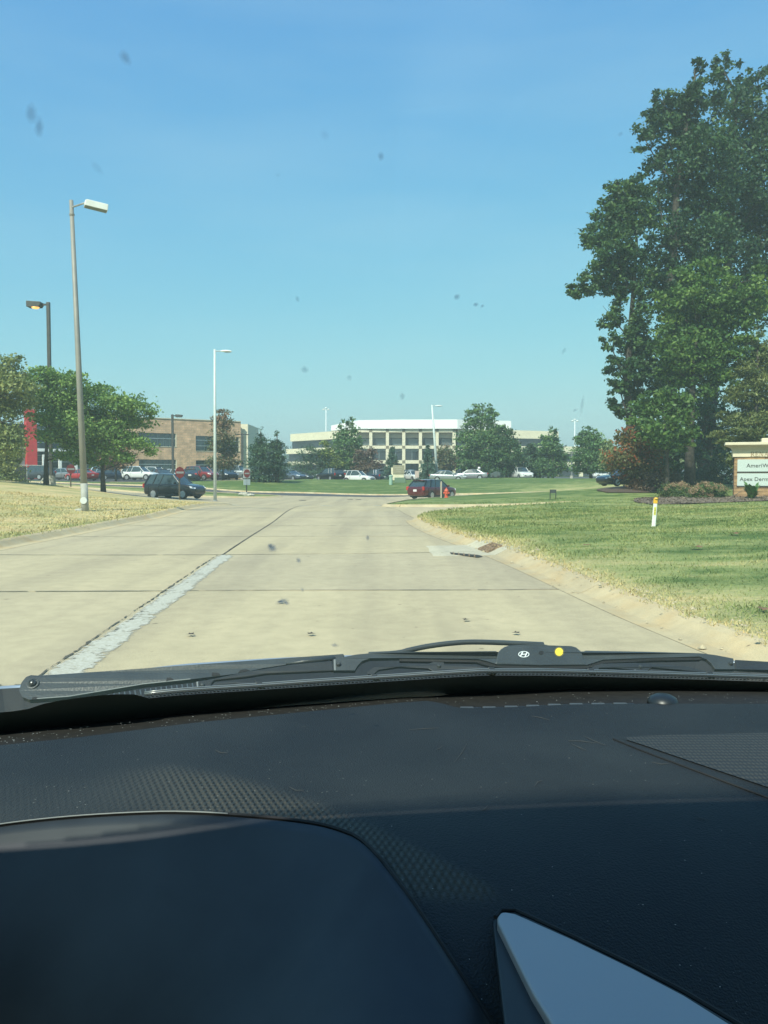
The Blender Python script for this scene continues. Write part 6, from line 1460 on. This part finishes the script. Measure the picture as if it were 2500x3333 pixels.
mb = MB(); mb.tube([first_hit(px, py, lambda x, y: dash_z(x, y) + .0003) for px, py in smooth([(1996, 2405), (2100, 2448), (2250, 2503), (2400, 2560), (2500, 2597), (2900, 2750)], 1)], .00085, 6); mb.build('panel_seam', M_wdark, dash)

# instrument binnacle hood
m_ = len(seam); rows = []; 
Ql = [(-1700 + (1350 + 1700) * (i / (m_ - 1)) ** 1.0, 3950) for i in range(m_)]
y0s = [first_hit(px, py, dash_z) for px, py in seam]
for j in range(41):
    s_ = j / 40; row = []
    for i, (px, py) in enumerate(seam):
        qx, qy = Ql[i]; ppx = px + (qx - px) * s_; ppy = py + (qy - py) * s_; r3 = ray(ppx, ppy)
        y = y0s[i].y * (1 - .215 * (1 - (1 - s_) ** 2)) - .004
        row.append(Vector((0, 0, CAMZ)) + r3 * (y / r3.y))
    rows.append(row)
mb = MB(); mb.grid([[p + Vector((0, .006, -.012)) for p in rows[0]], [p + Vector((0, .003, -.001)) for p in rows[0]]] + rows); bn = mb.build('instrument_hood', M_hoodp, car_, smooth=True, fix=False)
mb = MB(); mb.tube([p + Vector((0, .003, .0002)) for p in rows[0]], .0013, 6); mb.build('hood_seam', M_wdark, bn)
k0 = [i for i, p in enumerate(seam) if -300 < p[0] < 760]
mb = MB(); mb.tube([rows[0][i] + Vector((0, .0015, .0013)) for i in k0], .00042, 6); mb.build('seam_highlight_edge', M_edge, bn)  # thin pale strip put in as the seam's sun glint

# silver blade of trim on the centre stack
trim = [(1619, 2999), (1619, 2982), (1626, 2971), (1645, 2966), (1678, 2972), (1864, 3055), (2063, 3151), (2229, 3238), (2381, 3333), (2700, 3520), (1905, 3520), (1798, 3333), (1731, 3224), (1678, 3118)]
zt0 = first_hit(1625, 2970, dash_z).z + .003
tpts = [on_z(px, py, zt0) for px, py in trim]
mb = MB(); mb.prism([p - Vector((0, 0, .006)) for p in tpts], (0, 0, .006)); mb.build('silver_trim', M_silver, car_, bevel=.0022, segs=3)
back = [(1604, 3010), (1606, 2974), (1622, 2956), (1650, 2952), (1690, 2960), (1872, 3044), (2072, 3140), (2400, 3322), (2750, 3530), (1740, 3560), (1642, 3333)]
mb = MB(); mb.prism([on_z(px, py, zt0 - .0045) - Vector((0, 0, .004)) for px, py in back], (0, 0, .004)); mb.build('trim_recess', mat('recess_black', (.010, .013, .015), .5), car_, bevel=.001)
mb = MB(); mb.tube([on_z(px, py, zt0 - .001) for px, py in ((1612, 2985), (1630, 2962), (1680, 2963), (1868, 3049), (2067, 3145), (2233, 3231), (2400, 3330), (2720, 3515))], .0011, 6); mb.build('trim_seal', M_wdark, car_)

# windscreen
def pane_material():
    m = bpy.data.materials.new('windshield_glass'); m.use_nodes = True; n = m.node_tree; L = n.links.new; out = n.nodes['Material Output']; n.nodes.remove(n.nodes['Principled BSDF'])
    tr = n.nodes.new('ShaderNodeBsdfTransparent'); tr.inputs[0].default_value = (.905, .975, .915, 1)
    tl = n.nodes.new('ShaderNodeBsdfTranslucent'); tl.inputs[0].default_value = (.74, .90, .70, 1)
    gl = n.nodes.new('ShaderNodeBsdfGlossy'); gl.inputs['Roughness'].default_value = .02; gl.inputs[0].default_value = (1, 1, 1, 1)
    geo = n.nodes.new('ShaderNodeNewGeometry'); nz = n.nodes.new('ShaderNodeTexNoise'); nz.inputs['Scale'].default_value = 6; nz.inputs['Detail'].default_value = 5; L(geo.outputs['Position'], nz.inputs['Vector'])
    mr = n.nodes.new('ShaderNodeMapRange'); mr.inputs[3].default_value = .024; mr.inputs[4].default_value = .043; L(nz.outputs[0], mr.inputs[0])
    a = n.nodes.new('ShaderNodeMixShader'); L(mr.outputs[0], a.inputs[0]); L(tr.outputs[0], a.inputs[1]); L(tl.outputs[0], a.inputs[2])
    c = n.nodes.new('ShaderNodeMixShader'); c.inputs[0].default_value = .02; L(a.outputs[0], c.inputs[1]); L(gl.outputs[0], c.inputs[2]); L(c.outputs[0], out.inputs[0]); return m
M_pane = pane_material()
xs_ = np.linspace(-.64, 1.44, 40); P_ = []
for f in np.linspace(0, 1, 30):
    P_.append([Vector((x, (.90 - .25 * (x - .4) ** 2) * (1 - f) + (hdr(x) + .003) * f, 0)) for x in xs_])
P_ = [[Vector((p.x, p.y, glass_z(p.x, p.y))) for p in r_] for r_ in P_]
mb = MB(); mb.grid(P_); ws = mb.build('windshield', M_pane, car_, smooth=True, fix=False)
rub = [(-2300, 2550), (-1300, 2430), (-500, 2340), (0, 2306), (330, 2276), (470, 2262), (520, 2256), (600, 2249), (860, 2232), (1000, 2222), (1300, 2203), (1450, 2193), (1574, 2186), (1750, 2186), (1950, 2190), (2242, 2198), (2500, 2206), (3000, 2216), (3900, 2240), (4784, 2282), (5645, 2335), (6900, 2430)]
rb = lambda x: float(np.interp(x, [p[0] for p in rub], [p[1] for p in rub]))
fc = np.concatenate([np.linspace(-2200, -450, 14)[:-1], np.linspace(-450, 2950, 70), np.linspace(3050, 6500, 30)])
ft = lambda px: min(rb(px) + 13, float(np.interp(px, [-450, 60, 150, 224, 336, 430, 480, 520, 560], [2360, 2318, 2288, 2275, 2262, 2258, 2272, 2280, 2400])))
mb = MB(); mb.grid([[gp(px, ft(px) + (l1(px) + 14 - ft(px)) * f, -.0012) for px in fc] for f in (0, .5, 1)]); mb.build('frit_band', M_frit, ws, fix=False)
mb = MB()
for px in np.arange(480, 4000, 12.5):
    for row_, rr in ((8.5, .0014), (3.5, .0009)):
        c = gp(px + (6 if row_ > 5 else 0), rb(px) + row_, -.0012); ex = Vector((1, 0, 0)); ey = Vector((0, .838, -.545))
        mb.add([c + (ex * math.cos(a) + ey * math.sin(a)) * rr for a in np.linspace(0, 2 * math.pi, 7)[:-1]], [tuple(range(6))])
fd = mb.build('frit_dots', M_frit, ws, fix=False); fd['kind'] = 'stuff'
# dried specks on the outside of the glass
def dirt_material():
    m = bpy.data.materials.new('dried_dirt'); m.use_nodes = True; n = m.node_tree; L = n.links.new; out = n.nodes['Material Output']; n.nodes.remove(n.nodes['Principled BSDF'])
    tr = n.nodes.new('ShaderNodeBsdfTransparent'); df = n.nodes.new('ShaderNodeBsdfTranslucent'); df.inputs[0].default_value = (.10, .15, .20, 1)
    g = n.nodes.new('ShaderNodeAttribute'); g.attribute_name = 'cover'; mx = n.nodes.new('ShaderNodeMixShader'); L(g.outputs['Fac'], mx.inputs[0]); L(tr.outputs[0], mx.inputs[1]); L(df.outputs[0], mx.inputs[2]); L(mx.outputs[0], out.inputs[0]); return m
M_dirt = dirt_material()
for px, py, rx, ry, al, rot in ((408, 188, 17, 24, .42, .2), (102, 370, 17, 34, .40, -.45), (128, 415, 13, 34, .42, -.45), (1240, 509, 10, 14, .4, 0), (992, 1203, 12, 12, .35, 0), (1137, 1229, 9, 9, .25, 0), (1310, 1290, 9, 11, .35, 0), (1487, 966, 11, 9, .5, .4), (1549, 991, 9, 7, .5, 0), (1570, 996, 6, 6, .4, 0), (968, 973, 7, 10, .3, 0), (1895, 1316, 5, 30, .28, .2), (1872, 1335, 7, 5, .3, 0), (1836, 1141, 7, 11, .25, 0), (315, 545, 16, 24, .12, .5), (1058, 440, 14, 18, .08, .4), (2020, 436, 8, 8, .2, 0), (886, 1783, 15, 13, .75, .5), (879, 1776, 9, 6, .7, .5), (972, 1824, 9, 9, .6, 0), (918, 1957, 22, 8, .7, .35), (932, 1962, 10, 8, .7, 0), (1197, 1750, 6, 10, .6, 0), (1090, 2100, 12, 7, .5, 0), (985, 1920, 7, 7, .35, 0), (905, 570, 10, 8, .06, 0), (2485, 345, 26, 40, .10, .3)):
    c = gp(px, py, .0015); n = 18; k = c.y / F * 1.0; vs = [c]; cov = [al]
    ex = Vector((1, 0, 0)); ey = Vector((0, -.838, .545)); ky = k * 1.0 / max(.25, abs(ey.z - ey.y * (ray(px, py).z / ray(px, py).y)))
    for rg, cv_ in ((.45, al * .85), (.8, al * .35), (1.2, 0)):
        for q in range(n):
            a = 2 * math.pi * q / n; w1 = rx * rg * math.cos(a) * random.uniform(.85, 1.15); w2_ = ry * rg * math.sin(a) * random.uniform(.85, 1.15)
            vs.append(c + ex * k * (w1 * math.cos(rot) - w2_ * math.sin(rot)) + ey * ky * (w1 * math.sin(rot) + w2_ * math.cos(rot))); cov.append(cv_)
    fs = [(0, 1 + q, 1 + (q + 1) % n) for q in range(n)]
    for g_ in (0, 1): 
        for q in range(n): a, b = 1 + g_ * n + q, 1 + g_ * n + (q + 1) % n; fs += [(a, a + n, b + n), (a, b + n, b)]
    np_mesh('dirt_speck', np.array(vs), np.array(fs), M_dirt, ws, attrs={'cover': cov})

# bonnet and cowl outside
hl = [(-2400, 2480), (-1400, 2400), (-600, 2310), (-100, 2246), (0, 2233), (190, 2222), (300, 2196), (600, 2160.5), (900, 2141), (1120, 2133), (1300, 2128), (1613, 2126), (1950, 2128), (2300, 2142), (2500, 2160), (3000, 2195), (4000, 2228), (5000, 2270), (6000, 2330), (7000, 2410)]
hx = np.concatenate([np.linspace(-2300, -600, 12)[:-1], np.linspace(-600, 3000, 60), np.linspace(3100, 6600, 30)]); he = [on_z(px, float(np.interp(px, [p[0] for p in hl], [p[1] for p in hl])), 1.163) for px in hx]
mb = MB(); mb.grid([[p + Vector((0, -.001, -.003)) for p in he], he, [p + Vector((0, .05, -.016)) for p in he], [p + Vector((0, .5, -.2)) for p in he], [Vector((p.x, 2.0, .72)) for p in he], [Vector((p.x, 2.1, .35)) for p in he]])
mb.build('bonnet', M_bon, car_, smooth=True, fix=False)
mb = MB(); mb.grid([[gp(px, l1(px), .03) - Vector((0, -.06, .05)) for px in hx], [p + Vector((0, -.003, -.0025)) for p in he]]); cw_ = mb.build('cowl', M_cowl, car_, fix=False)
for i in range(20):
    px = 320 + i * 17; py = 2264 - i * 2.2; a = on_z(px, py, 1.158); b = on_z(px + 3, py + 16, 1.158); mb = MB(); mb.tube([a, b], .0009, 4); mb.build('cowl_slat', mat('slat_grey', (.06, .065, .065), .5), cw_)

# wiper: its plates stand on edge, tilted up towards the cabin, rooted on the glass along the rubber
WN = Vector((0, .67, -.74))
def wq(px, py, off):
    Rp = gp(px, rb(px), .004); r3 = ray(px, py)
    t = (Rp.z - .9 * Rp.y - off * .52 + .004 - CAMZ) / (r3.z - .9 * r3.y); return Vector((0, 0, CAMZ)) + r3 * t
wp = bpy.data.objects.new('wiper', None); COL.objects.link(wp); wp.parent = car_
def plate(nm, px_poly, off, th, m, bev=.0006, sm=0):
    if sm: px_poly = smooth(list(px_poly) + [px_poly[0]], sm)[:-1]
    mb = MB(); pl = [wq(px, py, off) for px, py in px_poly]
    # best-fit flat plate: keep each point on the glass curve, extrude outwards
    n = len(pl); tris = tessellate_polygon([[Vector((px, -py, 0)) for px, py in px_poly]]); vs = pl + [p + WN * th for p in pl]
    mb.add(vs, [tuple(t) for t in tris] + [tuple(i + n for i in reversed(t)) for t in tris] + [(i, (i + 1) % n, (i + 1) % n + n, i + n) for i in range(n)])
    return mb.build(nm, m, wp, bevel=bev)
plate('arm', [(62, 2247), (70, 2222), (84, 2204), (101, 2197), (127, 2199), (300, 2187.5), (620, 2164), (900, 2144), (1117, 2128.5), (1121, 2134), (1112, 2143), (950, 2161), (860, 2174), (777, 2192), (620, 2211), (467, 2227), (336, 2249.5), (224, 2268), (120, 2275.5), (95, 2277), (72, 2268)], .030, .006, M_wip, .0012)
mb = MB(); mb.tube([wq(px, py, .0285) for px, py in ((930, 2160), (1000, 2152), (1090, 2143))], [.0008, .0024, .0026], 8); mb.build('arm_rib', M_wip, wp, smooth=True)
mb = MB(); mb.tube([wq(px, py, .0292) for px, py in ((120, 2274), (224, 2266.5), (336, 2248), (467, 2226), (620, 2210))], .0006, 5); mb.build('arm_edge', M_edge, wp)
for poly in ([(690, 2200), (690, 2189), (712, 2190), (717, 2197)], [(775, 2190), (783, 2180), (800, 2177.5), (813, 2182)], [(103, 2277), (105, 2270), (115, 2267), (123, 2270), (125, 2276)], [(541, 2217), (543, 2206), (556, 2205), (565, 2212)]): plate('arm_notch', poly, .0288, .001, M_wdark, 0)
def stud(px, py, r_px, off, h, m, nm, prof=None):
    c = wq(px, py, off); r_ = r_px / F * c.y; ax = -WN; mb = MB(); a = ax.orthogonal().normalized(); b = ax.cross(a)
    pr = prof or [(1, 0), (.95, .5), (.6, .95), (.02, 1.0)]; n = 18; vs = []
    for rr, hh in pr:
        for k in range(n): an = 2 * math.pi * k / n; vs.append(c + (a * math.cos(an) + b * math.sin(an)) * rr * r_ + ax * hh * h)
    mb.add(vs, [(i * n + k, i * n + (k + 1) % n, (i + 1) * n + (k + 1) % n, (i + 1) * n + k) for i in range(len(pr) - 1) for k in range(n)] + [tuple((len(pr) - 1) * n + k for k in range(n))])
    return mb.build(nm, m, wp, smooth=False)
stud(107, 2226, 21, .0300, .0012, M_wip, 'pivot_washer', [(1, 0), (.97, .9), (.80, 1.0), (.78, .3), (.02, .3)])
stud(106, 2225, 13, .0295, .0035, mat('pivot_nut', (.06, .065, .065), .3, metal=.4), 'pivot_nut', [(1, 0), (.95, .6), (.62, .9), (.6, .6), (.45, .9), (.02, 1.0)])
plate('lever', [(636, 2218), (668, 2213), (700, 2207), (811, 2184), (950, 2162), (1081, 2150), (1085, 2182), (1050, 2184), (960, 2188), (870, 2192), (800, 2203), (700, 2213), (690, 2222), (685, 2240), (641, 2240)], .016, .0035, M_wip2, .0008)
plate('lever', [(697, 2221), (760, 2217), (828, 2221), (850, 2237), (838, 2238), (820, 2227), (760, 2225), (704, 2230), (690, 2239), (687, 2238)], .010, .002, M_wip2, .0004)
plate('bridge', [(1083, 2147), (1092, 2143), (1161, 2130), (1203, 2126), (1300, 2121), (1420, 2121), (1613, 2118.5), (1621, 2122), (1900, 2120), (1906, 2117.5), (2101, 2121), (2281, 2126), (2330, 2132), (2387, 2143), (2393, 2178), (2328, 2178), (2316, 2160), (2300, 2146), (2277, 2137), (2124, 2141), (1964, 2147), (1930, 2158), (1911, 2164), (1617, 2162), (1600, 2156), (1559, 2145), (1300, 2141), (1203, 2143), (1178, 2152), (1163, 2168), (1155, 2182), (1085, 2182)], .020, .0045, M_wip, .001)
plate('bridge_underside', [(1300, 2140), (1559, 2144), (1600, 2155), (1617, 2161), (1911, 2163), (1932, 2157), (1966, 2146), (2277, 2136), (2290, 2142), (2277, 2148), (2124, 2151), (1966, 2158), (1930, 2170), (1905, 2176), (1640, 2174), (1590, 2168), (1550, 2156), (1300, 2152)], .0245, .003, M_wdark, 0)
plate('hub_cover', [(1612, 2160), (1621, 2122), (1630, 2112), (1642, 2104), (1657, 2099.5), (1766, 2094), (1786, 2099), (1860, 2101), (1876, 2106), (1893, 2120), (1908, 2163), (1760, 2164)], .0185, .0045, M_wip, .0014)
mb = MB(); tb = smooth([(1200, 2129), (1290, 2126), (1345, 2113), (1394, 2103), (1457, 2094.5), (1525, 2089), (1613, 2091), (1700, 2095), (1768, 2098)], 2)
mb.tube([wq(px, py, .029) for px, py in tb], [.0022 if i < 8 else .0026 for i in range(len(tb))], 10); mb.build('hook', M_wip, wp, smooth=True)
plate('lever', [(1195, 2187), (1215, 2172), (1300, 2163), (1395, 2160), (1410, 2154), (1445, 2156), (1447, 2165), (1560, 2170), (1600, 2181), (1614, 2193), (1596, 2194), (1575, 2181), (1447, 2181), (1410, 2184), (1395, 2176), (1300, 2170), (1232, 2180), (1218, 2193), (1197, 2195)], .012, .003, M_wip2, .0006)
plate('lever', [(1918, 2178), (1935, 2167), (1960, 2160), (2061, 2157), (2107, 2159), (2130, 2160), (2242, 2170), (2310, 2187), (2322, 2199), (2300, 2199), (2280, 2187), (2200, 2179), (2122, 2172), (2107, 2183), (2063, 2181), (2000, 2173), (1950, 2173), (1937, 2189), (1918, 2192)], .012, .003, M_wip2, .0006)
plate('lever', [(2393, 2147), (2500, 2153), (2900, 2176), (3400, 2200), (3400, 2222), (2900, 2204), (2500, 2184), (2393, 2178)], .0205, .004, M_wip2, .0006)
for px, py, r_ in ((659, 2231, 8), (1102, 2162, 8), (1429, 2169, 7), (2084, 2171, 7), (2379, 2160, 7)): stud(px, py, r_, .0125 if px in (1429, 2084) else .0165 if px < 1000 else .0185, .0022, mat('rivet', (.05, .055, .055), .35, metal=.3), 'rivet')
for x in (1087, 640, 2064): plate('clip_edge', [(x, 2147 if x == 1087 else 2219 if x == 640 else 2158), (x + 5, 2146 if x == 1087 else 2218 if x == 640 else 2158), (x + 6, 2181 if x == 1087 else 2240 if x == 640 else 2181), (x + 1, 2182 if x == 1087 else 2240 if x == 640 else 2181)], .0118 if x != 1087 else .0185, .001, M_edge, 0)
plate('hole', [(1762 + 8 * math.cos(a), 2124 + 6 * math.sin(a)) for a in np.linspace(0, 6.283, 13)[:-1]], .0183, .0004, M_wdark, 0)
mb = MB(); rx_ = np.linspace(470, 3900, 90); mb.tube([wq(px, rb(px) - 3.5, .006) for px in rx_], .00095, 6); mb.build('backing_strip', M_strip, wp, smooth=True)
mb = MB(); mb.tube([wq(px, rb(px) - 9, .0075) for px in rx_], .00075, 6); mb.build('backing_strip', M_strip, wp, smooth=True)
mb = MB(); mb.tube([wq(px, rb(px) + 1.5, .003) for px in rx_], .0011, 6); mb.build('rubber_blade', M_wdark, wp, smooth=True)
for px in (1220, 1602, 1926, 2312, 845): y_ = rb(px); plate('claw', [(px - 14, y_ - 16), (px + 6, y_ - 15), (px + 16, y_ + 3), (px - 4, y_ + 4)], .0045, .003, M_wip2, .0004)
# maker's emblem (oval with slanted H) and yellow dot
def ell(cx, cy, a, b, n=40): return [(cx + a * math.cos(t), cy + b * math.sin(t)) for t in np.linspace(0, 2 * math.pi, n, endpoint=False)]
o1, o2 = ell(1705, 2129.5, 18, 10.2), ell(1705, 2129.5, 15.6, 8.2); n = len(o1)
mb = MB(); mb.add([wq(*p, .0181) for p in o1 + o2], [(i, (i + 1) % n, (i + 1) % n + n, i + n) for i in range(n)])
for poly in ([(1692, 2135.5), (1696, 2136.5), (1703.5, 2122.5), (1699, 2122)], [(1707, 2137), (1711, 2136.5), (1718.5, 2123.5), (1714, 2122.5)], [(1698.5, 2131.5), (1711, 2130.0), (1712.5, 2127.3), (1700.0, 2128.8)]):
    mb.add([wq(*p, .0180) for p in poly], [(0, 1, 2, 3)])
mb.build('emblem', M_emb, wp, fix=False)
mb = MB(); mb.add([wq(*p, .0181) for p in ell(1820, 2121.5, 16.5, 16.5, 24)], [tuple(range(24))]); mb.build('dot_ring', M_yring, wp, fix=False)
mb = MB(); mb.add([wq(*p, .0178) for p in ell(1820, 2121.5, 12.8, 13, 24)], [tuple(range(24))]); mb.build('yellow_dot', M_ydot, wp, fix=False)
# dust flecks on dash and shelf
mb = MB()
for k in range(620):
    if k < 230: px = random.uniform(0, 2500); py = random.uniform(l1(px) + 2, l2(px) - 2); p = first_hit(px, py, lambda x, y: 1.192 + .0006); s = random.uniform(.0002, .0006)
    else:
        px = random.uniform(0, 2500); py = random.uniform(l2(px) + 5, 3300) if px > 1300 else random.uniform(l2(px) + 5, 2700); p = first_hit(px, py, lambda x, y: dash_z(x, y) + .0004); s = random.uniform(.00015, .00042)
        if py > sm_y(px) and px < 1700: continue
        if random.random() > .5: continue
    a = random.uniform(0, 3.14); d_ = Vector((math.cos(a), math.sin(a), 0)) * s; e_ = Vector((-d_.y, d_.x, 0)) * .6; mb.add([p - d_ - e_, p + d_ - e_, p + d_ + e_, p - d_ + e_], [(0, 1, 2, 3)])
du = mb.build('dust', mat('pale_dust', (.40, .40, .36), .9), dash, fix=False); du['kind'] = 'stuff'
# the rest of the shell: roof, pillars, doors, rear, seats' height blocked below
M_lin = mat('grey_headliner', (.10, .10, .10), .95); M_trimd = mat('dark_door_trim', (.03, .03, .03), .7)
mb = MB(); mb.grid([[Vector((x, hdr(x), glass_z(x, hdr(x)) - .004)) for x in np.linspace(-.6, 1.4, 24)], [Vector((x, -.08 - .25 * (x - .4) ** 2, 1.735 - .05 * (x - .4) ** 2)) for x in np.linspace(-.6, 1.4, 24)], [Vector((x, -.6, 1.80 - .06 * (x - .4) ** 2)) for x in np.linspace(-.6, 1.4, 24)], [Vector((x, -2.3, 1.74 - .06 * (x - .4) ** 2)) for x in np.linspace(-.6, 1.4, 24)], [Vector((x, -2.9, 1.2)) for x in np.linspace(-.6, 1.4, 24)]])
mb.build('roof_lining', M_lin, car_, fix=False)
mb = MB(); 
for s in (-1, 1):
    X = .4 + s * 1.03
    mb.tube([Vector((X, .42, 1.13)), Vector((.4 + s * .98, .1, 1.42)), Vector((.4 + s * .93, -.28, 1.69))], .05, 8)
mb.build('windshield_pillar', M_trimd, car_, smooth=True)
for s in (-1, 1):
    mb = MB(); mb.box((.4 + s * 1.05, -1.0, .68), (.08, 3.0, .86)); mb.build('door', M_trimd, car_)
mb = MB(); mb.box((.4, -1.0, .28), (2.0, 3.2, .08)); mb.box((.4, -2.75, .8), (2.0, .1, .9)); mb.build('floor_pan', M_trimd, car_)
# seats, side glass and pillars behind the camera
M_seat = mat('dark_seat_cloth', (.03, .03, .032), .95)
for x in (.02, .80):
    mb = MB(); mb.prism([Vector((x - .25, -.55, .75)), Vector((x + .25, -.55, .75)), Vector((x + .23, -.78, 1.32)), Vector((x - .23, -.78, 1.32))], (0, -.14, .03)); mb.box((x, -.84, 1.45), (.26, .1, .2)); mb.box((x, -.3, .68), (.5, .55, .16)); mb.build('seat', M_seat, car_, bevel=.03)
for s in (-1, 1):
    mb = MB(); mb.tube([Vector((.4 + s * 1.03, -1.0, 1.1)), Vector((.4 + s * .98, -1.05, 1.72))], .07, 8); mb.build('door_pillar', M_trimd, car_, smooth=True)

# unseen dots added along the windshield top to soften the roof's shadow edge
mb = MB()
for x in np.arange(-.6, 1.4, .0036):
    for k in range(15):
        y = hdr(x) + .002 + k * .0036; xx = x + (.0018 if k % 2 else 0)
        if (glass_z(xx, y) - CAMZ) / y < .60: continue
        rr = .00205 - k * .00011
        mb.add([Vector((xx + rr * math.cos(a), y + rr * math.sin(a), glass_z(xx + rr * math.cos(a), y + rr * math.sin(a)) - .0012)) for a in np.linspace(0, 2 * math.pi, 7)[:-1]], [tuple(range(6))])
td = mb.build('frit_dots', M_frit, ws, fix=False); td['kind'] = 'stuff'  # added unseen dots, only to soften the roof's shadow edge

# hairline scuffs in the dash skin
mb = MB()
for px, py, dx, dy in ((1330, 2375, 100, -6), (1730, 2330, 60, 14), (1900, 2395, 70, 30), (1860, 2420, 50, 22), (1480, 2480, 40, -60), (1850, 2410, 90, 8), (940, 2560, 50, 12), (1560, 2640, 30, -22), (2120, 2480, 60, 4), (1420, 2440, 22, -14), (700, 2440, 40, 10), (2260, 2660, 46, 8), (1740, 2560, 26, -20)):
    a = first_hit(px, py, lambda x, y: dash_z(x, y) + .0004); b = first_hit(px + dx, py + dy, lambda x, y: dash_z(x, y) + .0004); c = (a + b) / 2 + Vector((0, random.uniform(-.003, .003), 0)); c.z = dash_z(c.x, c.y) + .0004
    mb.tube([a, c, b], [.0001, .00022, .0001], 4)
sc = mb.build('scuff_marks', mat('scuffed_plastic', (.075, .075, .07), .7), dash); sc['kind'] = 'stuff'
# glare wedge drawn as a faint pale sheet on the glass, widening upwards
m = bpy.data.materials.new('glare_wedge'); m.use_nodes = True; n = m.node_tree; out = n.nodes['Material Output']; n.nodes.remove(n.nodes['Principled BSDF'])
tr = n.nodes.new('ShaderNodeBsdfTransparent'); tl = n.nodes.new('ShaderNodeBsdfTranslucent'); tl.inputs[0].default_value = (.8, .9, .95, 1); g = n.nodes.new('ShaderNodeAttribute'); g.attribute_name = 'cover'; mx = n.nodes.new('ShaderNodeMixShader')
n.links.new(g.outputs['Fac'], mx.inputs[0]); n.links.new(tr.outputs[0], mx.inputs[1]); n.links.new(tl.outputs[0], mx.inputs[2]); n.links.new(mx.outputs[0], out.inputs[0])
vs, cv_, fs = [], [], []
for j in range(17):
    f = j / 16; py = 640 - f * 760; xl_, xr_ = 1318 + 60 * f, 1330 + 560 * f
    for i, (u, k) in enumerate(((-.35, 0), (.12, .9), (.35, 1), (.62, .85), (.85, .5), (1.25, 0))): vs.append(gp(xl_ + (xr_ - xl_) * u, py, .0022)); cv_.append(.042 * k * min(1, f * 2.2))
for j in range(16):
    for i in range(5): fs.append((j * 6 + i, j * 6 + i + 1, (j + 1) * 6 + i + 1, (j + 1) * 6 + i))
np_mesh('glare_wedge', np.array(vs), np.array(fs), m, ws, attrs={'cover': cv_}, smooth=True)

# ------------------------------------------------------------------ hazy September air
me = bpy.data.meshes.new('haze'); hb = MB(); hb.box((0, 100, 21.5), (2300, 2300, 53.0)); me.from_pydata(hb.v, [], hb.f)
mh = bpy.data.materials.new('haze_air'); mh.use_nodes = True; n = mh.node_tree; n.nodes.remove(n.nodes['Principled BSDF'])
pv = n.nodes.new('ShaderNodeVolumePrincipled'); pv.inputs['Color'].default_value = (.90, 1.0, .92, 1); pv.inputs['Density'].default_value = .0010; pv.inputs['Anisotropy'].default_value = .2
n.links.new(pv.outputs[0], n.nodes['Material Output'].inputs['Volume']); me.materials.append(mh)
hz = bpy.data.objects.new('haze', me); COL.objects.link(hz); tag(hz, kind='stuff')
